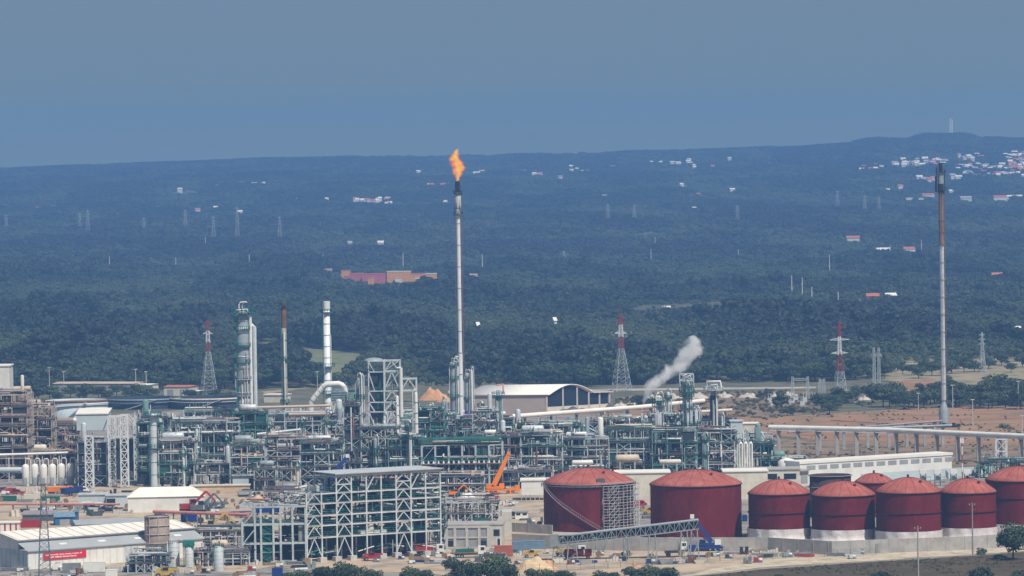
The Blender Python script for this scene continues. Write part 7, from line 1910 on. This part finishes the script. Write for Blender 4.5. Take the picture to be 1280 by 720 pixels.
# heaps
heap(640, 694, 713, 16, 'sand_heap', 'large sand heap at the bottom right of the pines', 'sand_heap', 'heap', 11, 9)
heap(662, 700, 712, 11, 'earth_orange', 'browner sand heap merging with the large one', 'sand_heap', 'heap', 12, 8)
heap(818, 862, 702, 6, 'earth_orange', 'low reddish earth heap in front of the blue mobile crane', 'earth_heap', 'heap', 13, 9)
heap(785, 806, 708, 4, 'earth_orange', 'small reddish earth heap left of the low one', 'earth_heap', 'heap', 14, 5)
heap(568, 600, 625, 9, 'wrap_white', 'white tarpaulin covered pile in front of the dark canopy structure', 'tarp_pile', 'pile', 15, 8)
heap(592, 612, 627, 7, 'tarp', 'grey tarpaulin covered pile beside the white one', 'tarp_pile', 'pile', 16, 8)
heap(310, 345, 625, 9, 'sand_heap', 'sandy heap in the yard behind the low steel frame', 'sand_heap', 'heap', 17, 9)
heap(232, 258, 668, 5, 'earth_dark', 'dark scrap heap right of the banner hall', 'scrap_heap', 'heap', 18, 6)
heap(165, 200, 604, 6, 'rubble', 'grey rubble heap behind the white tent hall', 'rubble_heap', 'heap', 19, 8)
# building material scattered over the yards
r = random.Random(55)
def clutter(px, py, i):
    x, y = G(px, py); t = i % 7; b = MB(); m = r.choice(['steel_dark','galv_mid','timber','pipe_rust','concrete','white','cream','tarp','galv','clad_dark','steel_mauve','rust','steel_dark','concrete_pale','tarp','clad_navy','steel_brown','galv_mid','blue','red'] if i % 7 not in (1,3) else ['tarp','timber','steel_dark','concrete','cream','clad_dark','galv_mid','green_paint','rust'])
    if t == 0:
        nm, lab, cat, g = 'pipe_bundle', 'bundle of long pipes lying in the sandy yard', 'pipes', 'pipe bundles lying in the yard'; L = r.uniform(5,10)
        for k in range(7): b.cyl((-L/2,(k%4)*.5+(.25 if k > 3 else 0),.25+(.42 if k > 3 else 0)),(L/2,(k%4)*.5+(.25 if k > 3 else 0),.25+(.42 if k > 3 else 0)),.25,m,n=7)
    elif t == 1:
        nm, lab, cat, g = 'crate_stack', 'stack of crates standing in the sandy yard', 'crates', 'crate stacks in the yard'
        for k in range(4): q = r.uniform(.8,1.3); b.box(k%2*1.6,k%2*1.6+q,(k//2)*.2,(k//2)*.2+q,0 if k < 2 else 1.25,(1.2 if k < 2 else 1.25+q),m)
    elif t == 2:
        nm, lab, cat, g = 'beam_stack', 'stack of steel beams lying in the sandy yard', 'beams', 'beam stacks in the yard'; L = r.uniform(5,11)
        for k in range(5): b.box(-L/2+r.uniform(-.5,.5),L/2+r.uniform(-.5,.5),k%3*.7,k%3*.7+.35,.1+(k//3)*.5,.5+(k//3)*.5,m)
    elif t == 3:
        nm, lab, cat, g = 'waste_skip', 'open waste skip standing in the yard', 'skip', 'waste skips in the yard'
        b.add([(-1.6,-1,0),(1.6,-1,0),(1.6,1,0),(-1.6,1,0),(-2.4,-1.1,1.5),(2.4,-1.1,1.5),(2.4,1.1,1.5),(-2.4,1.1,1.5)], [(0,3,2,1),(0,1,5,4),(1,2,6,5),(2,3,7,6),(3,0,4,7)], m); b.box(-1.9,1.9,-.9,.9,.9,1.2,'earth_dark')
    elif t == 4:
        nm, lab, cat, g = 'cable_drum', 'wooden cable drum standing in the yard', 'drum', 'cable drums in the yard'
        b.cyl((0,-.5,1),(0,.5,1),.6,'steel_dark',n=12); b.cyl((0,-.6,1),(0,-.45,1),1,'timber',n=14); b.cyl((0,.45,1),(0,.6,1),1,'timber',n=14)
    elif t == 5:
        nm, lab, cat, g = 'concrete_blocks', 'group of concrete blocks set down in the yard', 'blocks', 'concrete blocks in the yard'
        for k in range(5): b.box(k*1.3,k*1.3+1.1,r.uniform(-.4,.2),.9,0,r.choice([.8,1.0,1.7]),'concrete_pale')
    else:
        nm, lab, cat, g = 'equipment_skid', 'small machinery skid standing in the yard', 'machinery', 'machinery skids in the yard'
        b.box(-1.6,1.6,-.8,.8,0,.35,'steel_dark'); b.box(-1.3,.2,-.6,.6,.35,1.6,m); b.drum((.9,0,.95),.5,1.0,'galv','x',10); b.tube([(-.6,0,1.6),(-.6,0,2.3),(1,0,2.3)],.12,'galv_mid',6)
    o = b.build(nm, None, (x, y, .07), r.uniform(-.4,.5)); tag(o, lab, cat, g); k = r.uniform(.6,1.0); o.scale = (k,k,k)
i = 0
for (x0, x1, y0, y1, n) in [(0,160,612,648,70),(160,330,610,612,5),(255,330,616,660,44),(205,300,650,688,40),(300,335,610,632,10),(560,640,618,634,14),(555,690,634,662,20),(470,560,694,706,16),(300,400,702,716,12),(560,690,690,708,22),(690,960,691,706,46),(930,1090,690,700,16),(780,820,620,660,8),(60,340,712,724,30),(0,100,712,724,8),(690,700,600,640,2),(930,1000,612,626,4)]:
    for k in range(n): clutter(r.uniform(x0,x1), r.uniform(y0,y1), r.randrange(7)); i += 1

# ================================================================= utility poles and foreground trees
for (px, pyb, pyt, lab) in [(1148,727,657,'thin concrete utility pole in front of the largest front red tank'),(1216,694,628,'thicker wooden utility pole with crossarm right of the thin pole')]:
    x, y = G(px, pyb); s = y/F; H = (pyb-pyt)*s; o = thing('utility_pole', lab, 'pole', (x, y, 0))
    MB().cyl((0,0,0),(0,0,H),.26,'concrete' if px < 1200 else 'steel_mauve',.16,8).build('shaft', o)
    b = MB(); b.bar((-.9,0,H-.8),(.9,0,H-.8),.14,'steel_dark')
    if px > 1200: b.bar((-1.4,0,H-.3),(1.4,0,H-.3),.14,'steel_dark'); b.bar((-.2,0,H-2),(1.2,0,H-2),.14,'steel_dark')
    b.build('crossarm', o)
    b = MB()
    for dx in (-.8,0,.8): b.cyl((dx,0,H-.75),(dx,0,H-.35),.08,'white',n=6)
    b.build('insulator', o)
for i, px in enumerate((700,742,783,820,856)):
    x, y = G(px, 706); o = thing('lamp_post', 'thin grey lamp post standing on the sandy strip before the conveyor', 'lamp post', (x, y, 0), 0, 'lamp posts before the conveyor'); MB().cyl((0,0,0),(0,0,8),.1,'galv_mid',.07,6).build('post', o); MB().box(-.1,1.1,-.12,.12,7.9,8.1,'galv_mid').build('lamp', o)
# near pines: denser crowns
NEAR = [(crown_mesh('crown', 500+i, W, H, z0, 22, 130, .30, 'leaf_pine'), trunk_mesh('trunk', 520+i, H, z0, W, .2), z0+H, W) for i, (W, H, z0) in enumerate(((8,6,2.2),(7,7,1.6),(9.5,6,3)))]
def pine(px, pyb, pyt, wpx, k, label, group=None):
    x, y = G(px, pyb); s = y/F; c, t, h, w_ = NEAR[k % 3]; o = thing('pine_tree', label, 'tree', (x, y, -.1), k*1.3, group)
    sz = (pyb-pyt)*s/h; sx_ = wpx*s/w_*1.05; o.scale = (sx_, sx_, sz)
    for nm, me in (('crown', c), ('trunk', t)): q = bpy.data.objects.new(nm, me); COL.objects.link(q); q.parent = o
pine(1266, 700, 653, 40, 0, 'dark bushy pine on the field edge at the right, before the last red tank')
for (px, pyb, pyt, wpx, k, lab) in [
    (428,735,702,30,0,'dark pine crown before the tall steel building, left of the gap'),(400,738,707,30,1,'low dark pine left of the pine before the steel building'),(447,737,706,24,2,'dark pine crown touching the right of the one before the steel building'),
    (376,738,712,24,0,'small dark pine crown at the bottom, leftmost of the near pines'),(358,740,714,20,1,'tiny dark pine top left of the leftmost near pine'),
    (468,738,711,22,2,'small low pine top right of the steel building pines'),(512,738,708,26,0,'round pine top below the bright red truck'),(530,737,711,22,1,'smaller pine top right beside the round one'),
    (572,736,697,34,2,'large dark pine below the green truck'),(588,738,702,26,1,'dark pine top joined right of the pine below the green truck'),(617,735,693,42,0,'tallest near pine, broad crown hiding the red container corner'),(634,738,704,26,1,'pine shoulder right of the tallest near pine'),
    (668,738,710,22,2,'small pine top before the sand heap, left'),(684,738,711,20,0,'small pine top before the sand heap, middle'),(699,738,712,20,1,'small pine top before the sand heap, right'),
    (712,740,713,16,2,'thin pine top right of the sand heap trees'),(750,740,713,24,0,'low pine top below the lamp posts, left'),(765,740,714,20,1,'low pine top below the lamp posts, right'),
    (793,738,708,28,2,'dark pine clump left of the sandy verge start'),(812,738,706,26,0,'middle pine of the clump at the sandy verge start'),(832,738,708,30,1,'rightmost pine of the clump at the sandy verge start')]:
    pine(px, pyb, pyt, wpx, k, lab)
for (px, pyb, pyt, wpx, lab) in [(1102,728,713,28,'rounded green bush at the bottom edge left of the thin pole'),(1226,727,708,38,'broad rounded bush at the bottom edge right of the thin pole'),(1275,726,712,24,'bush cut by the bottom right corner'),(974,730,716,16,'small bush at the bottom edge of the dark field'),(1252,700,691,22,'low shrub at the foot of the dark bushy pine'),(1228,693,684,18,'pale shrub beside the wooden utility pole')]:
    x, y = G(px, pyb); s = y/F; o = thing('bush', lab, 'bush', (x, y, -.2), px*.1); q = bpy.data.objects.new('foliage', crown_mesh('near_bush', px, 6, 4, 0, 14, 110, .26, 'leaf_pine' if px != 1228 else 'leaf_bush')); COL.objects.link(q); q.parent = o
    o.scale = (wpx*s/6, wpx*s/6, (pyb-pyt)*s/4.1)
